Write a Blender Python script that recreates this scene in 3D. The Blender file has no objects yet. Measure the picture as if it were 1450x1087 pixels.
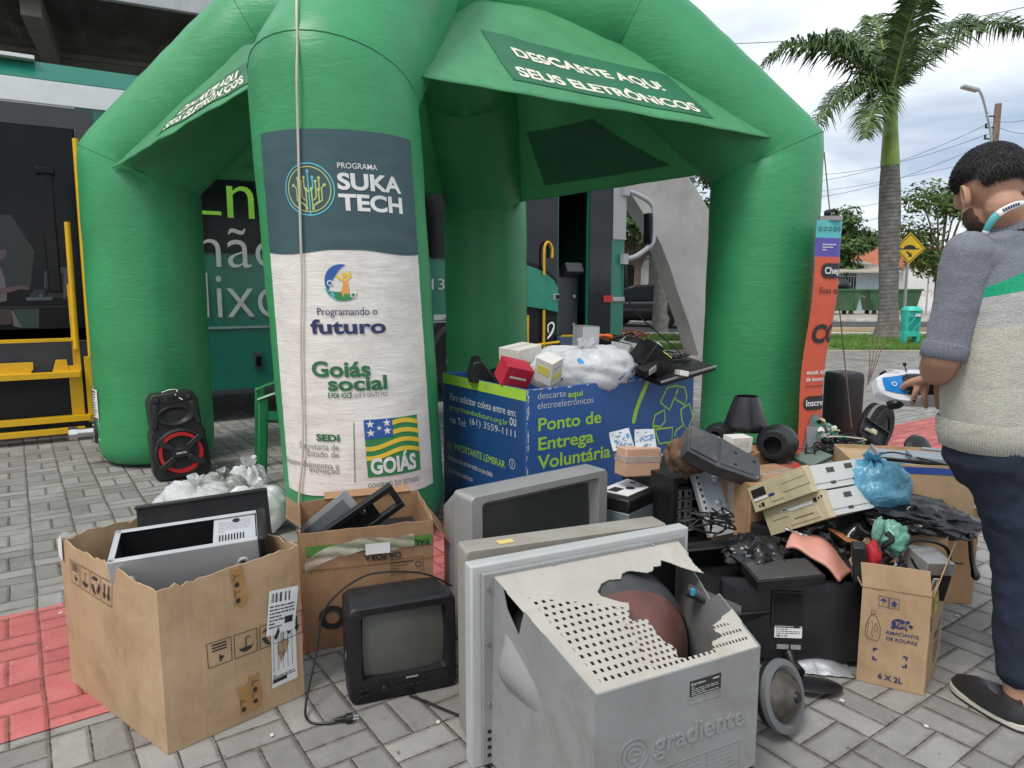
import bpy, bmesh, math, random
from mathutils import Vector, Matrix, noise, Euler
R = math.radians
PI = math.pi
random.seed(11)
scene = bpy.context.scene
COL = scene.collection

# ------------------------------------------------------------------ camera, world, sun, exposure
F_PX, HOR, CAM_H = 1005.0, 408.0, 1.36
PITCH = math.atan((543.5 - HOR) / F_PX)
cam_d = bpy.data.cameras.new('camera')
cam = bpy.data.objects.new('camera', cam_d)
COL.objects.link(cam)
cam_d.sensor_fit = 'HORIZONTAL'
cam_d.sensor_width = 36
cam_d.lens = F_PX / 1450 * 36
cam_d.clip_start = 0.05
cam_d.clip_end = 3000
cam.location = (0, 0, CAM_H)
cam.rotation_euler = (PI / 2 - PITCH, 0, 0)
scene.camera = cam

SUN_EL, SUN_AZ = R(58), R(-142)          # azimuth: where the sun stands, from +Y turning to +X
w = bpy.data.worlds.new('World')
scene.world = w
w.use_nodes = True
nt = w.node_tree
N = nt.nodes
L = nt.links
N.clear()
out = N.new('ShaderNodeOutputWorld')
bg = N.new('ShaderNodeBackground')
sky = N.new('ShaderNodeTexSky')
sky.sky_type = 'NISHITA'
sky.sun_disc = False
sky.sun_elevation = SUN_EL
sky.sun_rotation = SUN_AZ
sky.dust_density = 2.0
tc = N.new('ShaderNodeTexCoord')
sep = N.new('ShaderNodeSeparateXYZ')
L.new(tc.outputs['Generated'], sep.inputs[0])
def wm(op, a, b=None, c=None):
    n = N.new('ShaderNodeMath')
    n.operation = op
    for i, x in enumerate((a, b, c)):
        if x is None: continue
        if isinstance(x, (int, float)): n.inputs[i].default_value = x
        else: L.new(x, n.inputs[i])
    return n.outputs[0]
zz = wm('ADD', wm('MAXIMUM', sep.outputs[2], 0.0), 0.16)
comb = N.new('ShaderNodeCombineXYZ')
L.new(wm('DIVIDE', sep.outputs[0], zz), comb.inputs[0])
L.new(wm('DIVIDE', sep.outputs[1], zz), comb.inputs[1])
def wnoise(scale, detail, rough, dist):
    n = N.new('ShaderNodeTexNoise')
    n.inputs['Scale'].default_value = scale
    n.inputs['Detail'].default_value = detail
    n.inputs['Roughness'].default_value = rough
    n.inputs['Distortion'].default_value = dist
    L.new(comb.outputs[0], n.inputs['Vector'])
    return n.outputs[0]
big = wnoise(0.55, 4, 0.5, 0.3)
fine = wnoise(1.5, 8, 0.58, 0.5)
cl = wm('ADD', wm('MULTIPLY', big, 0.62), wm('MULTIPLY', fine, 0.38))
ramp = N.new('ShaderNodeValToRGB')
L.new(cl, ramp.inputs[0])
e = ramp.color_ramp.elements
e[0].position = 0.36; e[0].color = (0.30, 0.38, 0.49, 1)
e[1].position = 0.63; e[1].color = (0.98, 0.98, 0.97, 1)
x = e.new(0.44); x.color = (0.50, 0.56, 0.63, 1)
x = e.new(0.53); x.color = (0.74, 0.78, 0.82, 1)
mix = N.new('ShaderNodeMix')
mix.data_type = 'RGBA'
mix.blend_type = 'ADD'
mix.inputs[0].default_value = 1.0
skys = N.new('ShaderNodeMix')
skys.data_type = 'RGBA'
skys.blend_type = 'MULTIPLY'
skys.inputs[0].default_value = 1.0
L.new(sky.outputs[0], skys.inputs[6])
skys.inputs[7].default_value = (0.10, 0.10, 0.10, 1)
cls = N.new('ShaderNodeMix')
cls.data_type = 'RGBA'
cls.blend_type = 'MULTIPLY'
cls.inputs[0].default_value = 1.0
L.new(ramp.outputs[0], cls.inputs[6])
cls.inputs[7].default_value = (9.3, 9.3, 9.3, 1)
L.new(skys.outputs[2], mix.inputs[6])
L.new(cls.outputs[2], mix.inputs[7])
L.new(mix.outputs[2], bg.inputs[0])
bg.inputs[1].default_value = 0.1
L.new(bg.outputs[0], out.inputs[0])

sd = bpy.data.lights.new('sun', 'SUN')
sd.energy = 1.5
sd.angle = R(18)
sd.color = (1.0, 0.96, 0.9)
sun = bpy.data.objects.new('sun', sd)
COL.objects.link(sun)
sun.location = (-4, -6, 12)
sun.rotation_euler = (PI / 2 - SUN_EL, 0, -SUN_AZ + PI)
sv = Vector((math.sin(SUN_AZ) * math.cos(SUN_EL), math.cos(SUN_AZ) * math.cos(SUN_EL), math.sin(SUN_EL)))
sun.rotation_euler = sv.to_track_quat('Z', 'Y').to_euler()

scene.view_settings.view_transform = 'Standard'
scene.view_settings.look = 'None'
scene.view_settings.exposure = 0.58
scene.view_settings.gamma = 1.0
scene.render.engine = 'CYCLES'
scene.cycles.max_bounces = 6
scene.cycles.use_denoising = True

# ------------------------------------------------------------------ photo geometry helpers: where things stand in the place
def ray(px, py):
    x = (px - 725) / F_PX
    y = -(py - 543.5) / F_PX
    return Vector((x, math.cos(PITCH) + y * math.sin(PITCH), -math.sin(PITCH) + y * math.cos(PITCH)))
EYE = Vector((0, 0, CAM_H))
def G(px, py, z=0.0):
    r = ray(px, py)
    return EYE + r * ((z - CAM_H) / r.z)
def P(px, py, d):
    r = ray(px, py)
    return EYE + r * (d / r.y)
class Plane:
    """a flat face of the place: origin o, directions u and v"""
    def __init__(s, o, u, v):
        s.o = Vector(o); s.u = Vector(u).normalized(); s.v = Vector(v).normalized(); s.n = s.u.cross(s.v).normalized()
    def hit(s, px, py):
        r = ray(px, py)
        t = (s.o - EYE).dot(s.n) / r.dot(s.n)
        q = EYE + r * t - s.o
        return (q.dot(s.u), q.dot(s.v))
    def M(s, off=0.0):
        o = s.o + s.n * off
        return Matrix(((s.u.x, s.v.x, s.n.x, o.x), (s.u.y, s.v.y, s.n.y, o.y), (s.u.z, s.v.z, s.n.z, o.z), (0, 0, 0, 1)))

# ------------------------------------------------------------------ materials
def new_mat(name):
    m = bpy.data.materials.new(name)
    m.use_nodes = True
    t = m.node_tree
    b = t.nodes['Principled BSDF']
    return m, t, b
def nd(t, kind, **kw):
    n = t.nodes.new(kind)
    for k, v in kw.items(): setattr(n, k, v)
    return n
def mth(t, op, a, b=None, c=None, clamp=False):
    n = t.nodes.new('ShaderNodeMath')
    n.operation = op
    n.use_clamp = clamp
    for i, x in enumerate((a, b, c)):
        if x is None: continue
        if isinstance(x, (int, float)): n.inputs[i].default_value = x
        else: t.links.new(x, n.inputs[i])
    return n.outputs[0]
def mixc(t, fac, a, b, blend='MIX'):
    n = t.nodes.new('ShaderNodeMix')
    n.data_type = 'RGBA'
    n.blend_type = blend
    if isinstance(fac, (int, float)): n.inputs[0].default_value = fac
    else: t.links.new(fac, n.inputs[0])
    for i, x in ((6, a), (7, b)):
        if isinstance(x, tuple): n.inputs[i].default_value = x if len(x) == 4 else x + (1,)
        else: t.links.new(x, n.inputs[i])
    return n.outputs[2]
def noise_tex(t, scale, detail=4, rough=0.55, coord='Object', dist=0.0, vec=None):
    if vec is None:
        c = nd(t, 'ShaderNodeTexCoord')
        vec = c.outputs[coord]
    n = nd(t, 'ShaderNodeTexNoise')
    n.inputs['Scale'].default_value = scale
    n.inputs['Detail'].default_value = detail
    n.inputs['Roughness'].default_value = rough
    n.inputs['Distortion'].default_value = dist
    t.links.new(vec, n.inputs['Vector'])
    return n.outputs[0]
def ramp_of(t, fac, stops):
    r = nd(t, 'ShaderNodeValToRGB')
    t.links.new(fac, r.inputs[0])
    els = r.color_ramp.elements
    els[0].position, els[0].color = stops[0][0], stops[0][1] + (1,)
    els[1].position, els[1].color = stops[-1][0], stops[-1][1] + (1,)
    for p, c in stops[1:-1]:
        q = els.new(p); q.color = c + (1,)
    return r.outputs[0]
def bump_of(t, b, height, strength, dist=0.01):
    n = nd(t, 'ShaderNodeBump')
    n.inputs['Strength'].default_value = strength
    n.inputs['Distance'].default_value = dist
    t.links.new(height, n.inputs['Height'])
    t.links.new(n.outputs[0], b.inputs['Normal'])
MATS = {}
def mat(name, col, rough=0.5, metal=0.0, var=0.12, scale=6.0, bump=0.0, bscale=80.0, dirt=0.0, dirtcol=(0.16, 0.13, 0.10), spec=0.5, grime=5.0, sub=0.0, trans=0.0):
    """a plain surface with uneven colour, uneven gloss, optional fine bump and blotches of dust or dirt"""
    if name in MATS: return MATS[name]
    m, t, b = new_mat(name)
    c = col + (1,)
    n1 = noise_tex(t, scale, 5, 0.6)
    lo = tuple(max(0, x * (1 - var)) for x in col); hi = tuple(min(1, x * (1 + var)) for x in col)
    colr = ramp_of(t, n1, [(0.3, lo), (0.7, hi)])
    if dirt > 0:
        n2 = noise_tex(t, grime, 8, 0.68, dist=0.6)
        f = mth(t, 'MULTIPLY', mth(t, 'SUBTRACT', n2, 0.48, clamp=True), 6.0 * dirt, clamp=True)
        colr = mixc(t, f, colr, dirtcol)
    t.links.new(colr, b.inputs['Base Color'])
    n3 = noise_tex(t, scale * 2.3, 6, 0.65)
    rr = mth(t, 'ADD', rough - 0.09, mth(t, 'MULTIPLY', n3, 0.18), clamp=True)
    t.links.new(rr, b.inputs['Roughness'])
    b.inputs['Metallic'].default_value = metal
    b.inputs['Specular IOR Level'].default_value = spec
    if bump > 0:
        bump_of(t, b, noise_tex(t, bscale, 5, 0.6), bump, 0.004)
    if trans > 0:
        b.inputs['Transmission Weight'].default_value = trans
    MATS[name] = m
    return m

# ------------------------------------------------------------------ mesh building
def frame(o=(0, 0, 0), rz=0.0, rx=0.0, ry=0.0):
    return Matrix.Translation(Vector(o)) @ Euler((rx, ry, rz), 'XYZ').to_matrix().to_4x4()
_txt = {}
def text_geo(s, size, bold=0.0, align='LEFT', spacing=1.0, shear=0.0, line=1.0):
    key = (s, bold, align, spacing, shear, line)
    if key not in _txt:
        cu = bpy.data.curves.new('lettering', 'FONT')
        cu.body = s
        cu.size = 1.0
        cu.offset = bold
        cu.align_x = align
        cu.space_character = spacing
        cu.space_line = line
        cu.shear = shear
        cu.resolution_u = 4
        o = bpy.data.objects.new('lettering', cu)
        COL.objects.link(o)
        bpy.context.view_layer.update()
        me = bpy.data.meshes.new_from_object(o.evaluated_get(bpy.context.evaluated_depsgraph_get()))
        vs = [(v.co.x, v.co.y) for v in me.vertices]
        fs = [tuple(p.vertices) for p in me.polygons]
        bpy.data.meshes.remove(me)
        bpy.data.objects.remove(o)
        bpy.data.curves.remove(cu)
        _txt[key] = (vs, fs)
    vs, fs = _txt[key]
    return [(x * size, y * size) for x, y in vs], fs
def fit_text(s, width, bold=0.0, **k):
    """size that makes the line that wide"""
    vs, _ = text_geo(s, 1.0, bold, **k)
    xs = [x for x, y in vs]
    return width / (max(xs) - min(xs))

class MB:
    def __init__(s, *mats):
        s.v = []; s.f = []; s.m = []; s.mats = list(mats)
    def mi(s, m):
        if m is None: return 0
        if isinstance(m, int): return m
        if m not in s.mats: s.mats.append(m)
        return s.mats.index(m)
    def add(s, vs, fs, m=None, M=None):
        k = len(s.v)
        i = s.mi(m)
        if M is not None: vs = [M @ Vector(v) for v in vs]
        s.v += [Vector(v) for v in vs]
        for f in fs:
            s.f.append(tuple(a + k for a in f)); s.m.append(i)
        return s
    def box(s, c, d, m=None, M=None, taper=1.0, rz=0, rx=0, ry=0):
        x, y, z = d[0] / 2, d[1] / 2, d[2] / 2
        T = frame(c, rz, rx, ry)
        if M is not None: T = M @ T
        t = taper
        vs = [(-x, -y, -z), (x, -y, -z), (x, y, -z), (-x, y, -z), (-x * t, -y * t, z), (x * t, -y * t, z), (x * t, y * t, z), (-x * t, y * t, z)]
        return s.add(vs, [(0, 3, 2, 1), (4, 5, 6, 7), (0, 1, 5, 4), (1, 2, 6, 5), (2, 3, 7, 6), (3, 0, 4, 7)], m, T)
    def hexa(s, b, t, m=None, M=None):
        """four bottom corners, four top corners"""
        return s.add(list(b) + list(t), [(0, 3, 2, 1), (4, 5, 6, 7), (0, 1, 5, 4), (1, 2, 6, 5), (2, 3, 7, 6), (3, 0, 4, 7)], m, M)
    def prism(s, poly, d0, d1, m=None, M=None):
        """outline in x,y extruded from z=d0 to d1"""
        n = len(poly)
        a = sum(poly[i][0] * poly[(i + 1) % n][1] - poly[(i + 1) % n][0] * poly[i][1] for i in range(n))
        if a < 0: poly = list(reversed(poly))
        vs = [(x, y, d0) for x, y in poly] + [(x, y, d1) for x, y in poly]
        fs = [tuple(reversed(range(n))), tuple(range(n, 2 * n))] + [(i, (i + 1) % n, n + (i + 1) % n, n + i) for i in range(n)]
        return s.add(vs, fs, m, M)
    def poly(s, pts, m=None, M=None):
        return s.add(pts, [tuple(range(len(pts)))], m, M)
    def lathe(s, prof, n=24, m=None, M=None, a0=0, a1=2 * PI):
        vs = []; fs = []
        full = abs(a1 - a0 - 2 * PI) < 1e-6
        c = n if full else n + 1
        for r, z in prof:
            for i in range(c):
                a = a0 + (a1 - a0) * i / n
                vs.append((r * math.cos(a), r * math.sin(a), z))
        for j in range(len(prof) - 1):
            for i in range(n):
                k = (i + 1) % c
                fs.append((j * c + i, j * c + k, (j + 1) * c + k, (j + 1) * c + i))
        return s.add(vs, fs, m, M)
    def cyl(s, p0, p1, r0, r1=None, n=16, m=None, M=None):
        p0, p1 = Vector(p0), Vector(p1)
        if r1 is None: r1 = r0
        d = p1 - p0
        T = Matrix.Translation(p0) @ d.to_track_quat('Z', 'Y').to_matrix().to_4x4()
        if M is not None: T = M @ T
        h = d.length
        return s.lathe([(0.0001, 0), (r0, 0), (r1, h), (0.0001, h)], n, m, T)
    def tube(s, pts, r, n=8, m=None, M=None, caps=True, flat=1.0):
        pts = [Vector(p) for p in pts]
        rs = r if isinstance(r, (list, tuple)) else [r] * len(pts)
        vs = []; fs = []
        t0 = (pts[1] - pts[0]).normalized()
        up = Vector((0, 0, 1)) if abs(t0.z) < 0.9 else Vector((0, 1, 0))
        a = t0.cross(up).normalized()
        for i, p in enumerate(pts):
            if i == 0: t = pts[1] - pts[0]
            elif i == len(pts) - 1: t = pts[-1] - pts[-2]
            else: t = (pts[i + 1] - pts[i]).normalized() + (pts[i] - pts[i - 1]).normalized()
            t.normalize()
            a = (a - t * a.dot(t))
            if a.length < 1e-5: a = t.orthogonal()
            a.normalize()
            b = t.cross(a)
            for k in range(n):
                q = 2 * PI * k / n
                vs.append(p + a * (math.cos(q) * rs[i]) + b * (math.sin(q) * rs[i] * flat))
        for i in range(len(pts) - 1):
            for k in range(n):
                k2 = (k + 1) % n
                fs.append((i * n + k, i * n + k2, (i + 1) * n + k2, (i + 1) * n + k))
        if caps:
            fs.append(tuple(reversed(range(n)))); fs.append(tuple(range((len(pts) - 1) * n, len(pts) * n)))
        return s.add(vs, fs, m, M)
    def loft(s, rings, m=None, M=None, caps=True, closed=True):
        n = len(rings[0]); vs = [p for r in rings for p in r]; fs = []
        for i in range(len(rings) - 1):
            for k in range(n if closed else n - 1):
                k2 = (k + 1) % n
                fs.append((i * n + k, i * n + k2, (i + 1) * n + k2, (i + 1) * n + k))
        if caps:
            fs.append(tuple(reversed(range(n)))); fs.append(tuple(range((len(rings) - 1) * n, len(rings) * n)))
        return s.add(vs, fs, m, M)
    def grid(s, fn, nu, nv, m=None, M=None):
        vs = [fn(i / nu, j / nv) for j in range(nv + 1) for i in range(nu + 1)]
        fs = [(j * (nu + 1) + i, j * (nu + 1) + i + 1, (j + 1) * (nu + 1) + i + 1, (j + 1) * (nu + 1) + i) for j in range(nv) for i in range(nu)]
        return s.add(vs, fs, m, M)
    def ball(s, c, r, m=None, M=None, n=16, sc=(1, 1, 1), fn=None):
        vs = []; fs = []
        k = n // 2
        for j in range(k + 1):
            th = PI * j / k
            for i in range(n):
                ph = 2 * PI * i / n
                d = Vector((math.sin(th) * math.cos(ph), math.sin(th) * math.sin(ph), math.cos(th)))
                q = r * (fn(d) if fn else 1)
                vs.append((c[0] + d.x * q * sc[0], c[1] + d.y * q * sc[1], c[2] + d.z * q * sc[2]))
        for j in range(k):
            for i in range(n):
                i2 = (i + 1) % n
                fs.append((j * n + i, (j + 1) * n + i, (j + 1) * n + i2, j * n + i2))
        return s.add(vs, fs, m, M)
    def flat(s, geo, m=None, fn=None, M=None, cut=None):
        """flat lettering or shapes (2-D verts, faces) put through fn(x,y)->point or matrix M; cut: slice every so many metres in x so it can bend"""
        vs, fs = geo
        if cut:
            bm = bmesh.new()
            bv = [bm.verts.new((x, y, 0)) for x, y in vs]
            for f in fs:
                try: bm.faces.new([bv[i] for i in f])
                except ValueError: pass
            xs = [x for x, y in vs]
            q = math.floor(min(xs) / cut) * cut + cut
            while q < max(xs):
                bmesh.ops.bisect_plane(bm, geom=bm.verts[:] + bm.edges[:] + bm.faces[:], plane_co=(q, 0, 0), plane_no=(1, 0, 0))
                q += cut
            bm.verts.index_update()
            vs = [(v.co.x, v.co.y) for v in bm.verts]
            fs = [tuple(v.index for v in f.verts) for f in bm.faces]
            bm.free()
        p = [fn(x, y) for x, y in vs] if fn else [(x, y, 0) for x, y in vs]
        return s.add(p, fs, m, M)
    def text(s, t, x, y, size, m=None, fn=None, M=None, cut=None, bold=0.0, align='LEFT', width=None, height=None, **k):
        if width: size = fit_text(t, width, bold, align=align, **k)
        vs, fs = text_geo(t, size, bold, align, **k)
        if height:
            y0 = min(q[1] for q in vs); y1 = max(q[1] for q in vs); vs = [(a, (b - y0) * height / (y1 - y0)) for a, b in vs]
        if width: x0 = min(q[0] for q in vs); vs = [(a - x0, b) for a, b in vs]
        return s.flat(([(a + x, b + y) for a, b in vs], fs), m, fn, M, cut)
    def build(s, name, parent=None, bev=0.0, seg=2, sharp=38, smooth=True, loc=None, rot=None):
        me = bpy.data.meshes.new(name)
        me.from_pydata([tuple(v) for v in s.v], [], s.f)
        for m in s.mats: me.materials.append(m)
        me.polygons.foreach_set('material_index', s.m)
        me.validate()
        me.update()
        if smooth:
            me.polygons.foreach_set('use_smooth', [True] * len(me.polygons))
            me.set_sharp_from_angle(angle=R(sharp))
        o = bpy.data.objects.new(name, me)
        COL.objects.link(o)
        if parent: o.parent = parent
        if loc is not None: o.location = loc
        if rot is not None: o.rotation_euler = rot
        if bev:
            b = o.modifiers.new('bevel', 'BEVEL')
            b.width = bev; b.segments = seg; b.limit_method = 'ANGLE'; b.angle_limit = R(40)
            b.harden_normals = False
        return o
def thing(name, label, cat, loc=(0, 0, 0), rz=0.0, rot=None, group=None):
    o = bpy.data.objects.new(name, None)
    COL.objects.link(o)
    o.empty_display_size = 0.1
    o.location = loc
    o.rotation_euler = rot if rot is not None else (0, 0, rz)
    tag(o, label, cat, group)
    return o
def tag(o, label, cat, group=None):
    o['label'] = label
    o['category'] = cat
    if group: o['group'] = group
    return o
def struct(o, kind='structure'):
    o['kind'] = kind
    return o
def copy_thing(o, loc=None, rz=None, label=None):
    c = o.copy()
    COL.objects.link(c)
    if loc is not None: c.location = loc
    if rz is not None: c.rotation_euler = (0, 0, rz)
    if label: c['label'] = label
    for ch in o.children:
        d = ch.copy(); COL.objects.link(d); d.parent = c
        for g in ch.children:
            e = g.copy(); COL.objects.link(e); e.parent = d
    return c
def circle2(cx, cy, r, n=24, a0=0.0, a1=2 * PI):
    return [(cx + r * math.cos(a0 + (a1 - a0) * i / n), cy + r * math.sin(a0 + (a1 - a0) * i / n)) for i in range(n if a1 - a0 > 6.28 else n + 1)]
def ring2(cx, cy, r0, r1, n=32, a0=0.0, a1=2 * PI):
    vs = []; fs = []
    for i in range(n + 1):
        a = a0 + (a1 - a0) * i / n
        vs += [(cx + r0 * math.cos(a), cy + r0 * math.sin(a)), (cx + r1 * math.cos(a), cy + r1 * math.sin(a))]
    for i in range(n): fs.append((2 * i, 2 * i + 1, 2 * i + 3, 2 * i + 2))
    return vs, fs
def line2(pts, w):
    """a stroke along points, as flat quads"""
    vs = []; fs = []
    for i, p in enumerate(pts):
        p = Vector((p[0], p[1]))
        a = Vector(pts[max(0, i - 1)][:2]); b = Vector(pts[min(len(pts) - 1, i + 1)][:2])
        t = (b - a).normalized()
        n = Vector((-t.y, t.x)) * w / 2
        vs += [(p.x - n.x, p.y - n.y), (p.x + n.x, p.y + n.y)]
    for i in range(len(pts) - 1): fs.append((2 * i, 2 * i + 2, 2 * i + 3, 2 * i + 1))
    return vs, fs
def rect2(x, y, w_, h_):
    return [(x, y), (x + w_, y), (x + w_, y + h_), (x, y + h_)], [(0, 1, 2, 3)]
def poly2(pts):
    return list(pts), [tuple(range(len(pts)))]
def bez(p0, p1, p2, n=12):
    p0, p1, p2 = Vector(p0), Vector(p1), Vector(p2)
    return [p0 * (1 - t) ** 2 + p1 * 2 * t * (1 - t) + p2 * t * t for t in [i / n for i in range(n + 1)]]
def smooth_path(pts, n=6):
    pts = [Vector(p) for p in pts]
    o = []
    for i in range(len(pts) - 1):
        p0 = pts[max(0, i - 1)]; p1 = pts[i]; p2 = pts[i + 1]; p3 = pts[min(len(pts) - 1, i + 2)]
        for k in range(n):
            t = k / n
            o.append(0.5 * ((2 * p1) + (p2 - p0) * t + (2 * p0 - 5 * p1 + 4 * p2 - p3) * t * t + (3 * p1 - p0 - 3 * p2 + p3) * t ** 3))
    o.append(pts[-1])
    return o

# ------------------------------------------------------------------ paving
DIR = R(35)                      # the paving, the bin and the bus follow this line
CU = Vector((math.cos(DIR), math.sin(DIR), 0)); CV = Vector((-math.sin(DIR), math.cos(DIR), 0))
def rim0(t, d):
    r_ = nd(t, 'ShaderNodeMapRange'); r_.inputs['From Max'].default_value = 0.022; t.links.new(d, r_.inputs['Value']); return r_.outputs[0]
def paver_mat(name, cols, joint, dirtc):
    m, t, b = new_mat(name)
    c = nd(t, 'ShaderNodeTexCoord')
    mp = nd(t, 'ShaderNodeMapping')
    mp.inputs['Rotation'].default_value = (0, 0, -DIR)
    t.links.new(c.outputs['Object'], mp.inputs['Vector'])
    # slightly uneven laying
    wob = nd(t, 'ShaderNodeTexNoise'); wob.inputs['Scale'].default_value = 2.2; wob.inputs['Detail'].default_value = 3
    t.links.new(mp.outputs[0], wob.inputs['Vector'])
    vm = nd(t, 'ShaderNodeVectorMath', operation='MULTIPLY_ADD')
    t.links.new(wob.outputs['Color'], vm.inputs[0]); vm.inputs[1].default_value = (0.016, 0.016, 0); t.links.new(mp.outputs[0], vm.inputs[2])
    s = nd(t, 'ShaderNodeSeparateXYZ'); t.links.new(vm.outputs[0], s.inputs[0])
    S = 0.205
    u = mth(t, 'DIVIDE', s.outputs[0], S); v = mth(t, 'DIVIDE', s.outputs[1], S)
    cx = mth(t, 'FLOOR', u); cy = mth(t, 'FLOOR', v)
    fu = mth(t, 'FRACT', u); fv = mth(t, 'FRACT', v)
    par = mth(t, 'FLOORED_MODULO', mth(t, 'ADD', cx, cy), 2.0)
    ip = mth(t, 'SUBTRACT', 1.0, par)
    a = mth(t, 'ADD', mth(t, 'MULTIPLY', fu, par), mth(t, 'MULTIPLY', fv, ip))
    bb = mth(t, 'ADD', mth(t, 'MULTIPLY', fv, par), mth(t, 'MULTIPLY', fu, ip))
    a2 = mth(t, 'MULTIPLY', a, 2.0)
    hb = mth(t, 'FLOOR', a2); fa = mth(t, 'FRACT', a2)
    da = mth(t, 'MULTIPLY', mth(t, 'MINIMUM', fa, mth(t, 'SUBTRACT', 1.0, fa)), 0.5)
    db = mth(t, 'MINIMUM', bb, mth(t, 'SUBTRACT', 1.0, bb))
    d = mth(t, 'MULTIPLY', mth(t, 'MINIMUM', da, db), S)
    edge = noise_tex(t, 34, 5, 0.7, vec=mp.outputs[0])
    d = mth(t, 'ADD', d, mth(t, 'MULTIPLY', mth(t, 'SUBTRACT', edge, 0.5), 0.011))
    jm = nd(t, 'ShaderNodeMapRange'); jm.interpolation_type = 'SMOOTHSTEP'
    jm.inputs['From Min'].default_value = 0.0008; jm.inputs['From Max'].default_value = 0.0040
    t.links.new(d, jm.inputs['Value'])
    cid = nd(t, 'ShaderNodeCombineXYZ')
    t.links.new(cx, cid.inputs[0]); t.links.new(cy, cid.inputs[1]); t.links.new(hb, cid.inputs[2])
    wn = nd(t, 'ShaderNodeTexWhiteNoise'); t.links.new(cid.outputs[0], wn.inputs['Vector'])
    big_ = noise_tex(t, 0.9, 6, 0.62, vec=mp.outputs[0], dist=0.5)
    mid_ = noise_tex(t, 9, 6, 0.65, vec=mp.outputs[0])
    fin_ = noise_tex(t, 160, 4, 0.7, vec=mp.outputs[0])
    f = mth(t, 'ADD', mth(t, 'MULTIPLY', wn.outputs['Value'], 0.24), mth(t, 'ADD', mth(t, 'MULTIPLY', mid_, 0.42), mth(t, 'MULTIPLY', fin_, 0.34)))
    colr = ramp_of(t, f, [(0.25, cols[0]), (0.5, cols[1]), (0.75, cols[2])])
    stain = mth(t, 'MULTIPLY', mth(t, 'SUBTRACT', big_, 0.50, clamp=True), 3.2, clamp=True)
    colr = mixc(t, mth(t, 'MULTIPLY', stain, 0.85), colr, dirtc)
    sp = noise_tex(t, 26, 3, 0.5, vec=mp.outputs[0])
    colr = mixc(t, mth(t, 'MULTIPLY', mth(t, 'GREATER_THAN', sp, 0.735), 0.7), colr, (0.05, 0.047, 0.045))
    sp2 = noise_tex(t, 60, 2, 0.5, vec=mp.outputs[0])
    colr = mixc(t, mth(t, 'MULTIPLY', mth(t, 'GREATER_THAN', sp2, 0.76), 0.7), colr, (0.62, 0.6, 0.56))
    sand = mth(t, 'MULTIPLY', mth(t, 'SUBTRACT', 1.0, rim0(t, d)), mth(t, 'MULTIPLY', mth(t, 'SUBTRACT', noise_tex(t, 5, 6, .7, vec=mp.outputs[0]), .42, clamp=True), 5.0, clamp=True))
    colr = mixc(t, mth(t, 'MULTIPLY', sand, .75), colr, dirtc)
    jn = noise_tex(t, 18, 4, 0.6, vec=mp.outputs[0])
    jc = ramp_of(t, jn, [(0.35, joint), (0.7, tuple(x * 2.6 for x in joint))])
    colr = mixc(t, jm.outputs[0], jc, colr)
    t.links.new(colr, b.inputs['Base Color'])
    b.inputs['Roughness'].default_value = 0.85
    b.inputs['Specular IOR Level'].default_value = 0.3
    rim = nd(t, 'ShaderNodeMapRange'); rim.interpolation_type = 'SMOOTHSTEP'; rim.inputs['From Min'].default_value = 0.0; rim.inputs['From Max'].default_value = 0.014; t.links.new(d, rim.inputs['Value'])
    hh = mth(t, 'ADD', mth(t, 'MULTIPLY', rim.outputs[0], 0.8), mth(t, 'ADD', mth(t, 'MULTIPLY', fin_, 0.35), mth(t, 'ADD', mth(t, 'MULTIPLY', wn.outputs['Value'], 0.2), mth(t, 'MULTIPLY', mid_, 0.5))))
    bump_of(t, b, hh, 1.0, 0.007)
    return m
m_pave = paver_mat('grey pavers', [(0.155, 0.148, 0.136), (0.255, 0.246, 0.230), (0.37, 0.358, 0.335)], (0.035, 0.030, 0.024), (0.13, 0.115, 0.095))
m_red = paver_mat('red painted pavers', [(0.36, 0.090, 0.085), (0.48, 0.135, 0.130), (0.60, 0.22, 0.21)], (0.10, 0.035, 0.030), (0.26, 0.085, 0.075))
m_asph = mat('asphalt', (0.055, 0.055, 0.058), 0.9, var=0.3, scale=3, bump=0.5, bscale=150)
m_conc = mat('concrete path', (0.34, 0.31, 0.27), 0.9, var=0.2, scale=2, bump=0.3, dirt=0.3)
m_tan = mat('worn ochre road paint', (0.44, 0.31, 0.15), 0.85, var=0.22, scale=1.5, dirt=0.4, dirtcol=(0.25, 0.2, 0.15))
m_kerb = mat('whitewashed kerb', (0.66, 0.64, 0.60), 0.85, var=0.2, scale=3, dirt=0.5)
m_grassg = mat('lawn soil', (0.085, 0.16, 0.03), 0.95, var=0.5, scale=5)
m_earth = mat('far earth', (0.22, 0.18, 0.13), 0.95, var=0.25, scale=0.5)

def sheet(name, pts, z, m):
    b = MB(m); b.poly([(x, y, z) for x, y in pts])
    return struct(b.build(name, smooth=False))
sheet('ground', [(-400, -300), (500, -300), (500, 900), (-400, 900)], -0.012, m_earth)
sheet('paving', [(-40, -6), (60, -6), (60, 15.2), (-40, 15.2)], 0.0, m_pave)
def band(o, l0, l1, wdt, z, m, name):
    o = Vector(o).to_3d()
    q = [o + CU * l0, o + CU * l1, o + CU * l1 + CV * wdt, o + CU * l0 + CV * wdt]
    return sheet(name, [(p.x, p.y) for p in q], z, m)
band((-1.13, 2.255, 0), -3.5, 14, 1.025, 0.004, m_red, 'red_paving_strip')
sheet('road', [(-60, 20.6), (90, 20.6), (90, 29.5), (-60, 29.5)], -0.004, m_asph)
sheet('ochre_crossing', [(8.6, 20.75), (26, 20.75), (24, 25.2), (11.2, 25.2)], 0.0, m_tan)
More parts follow.
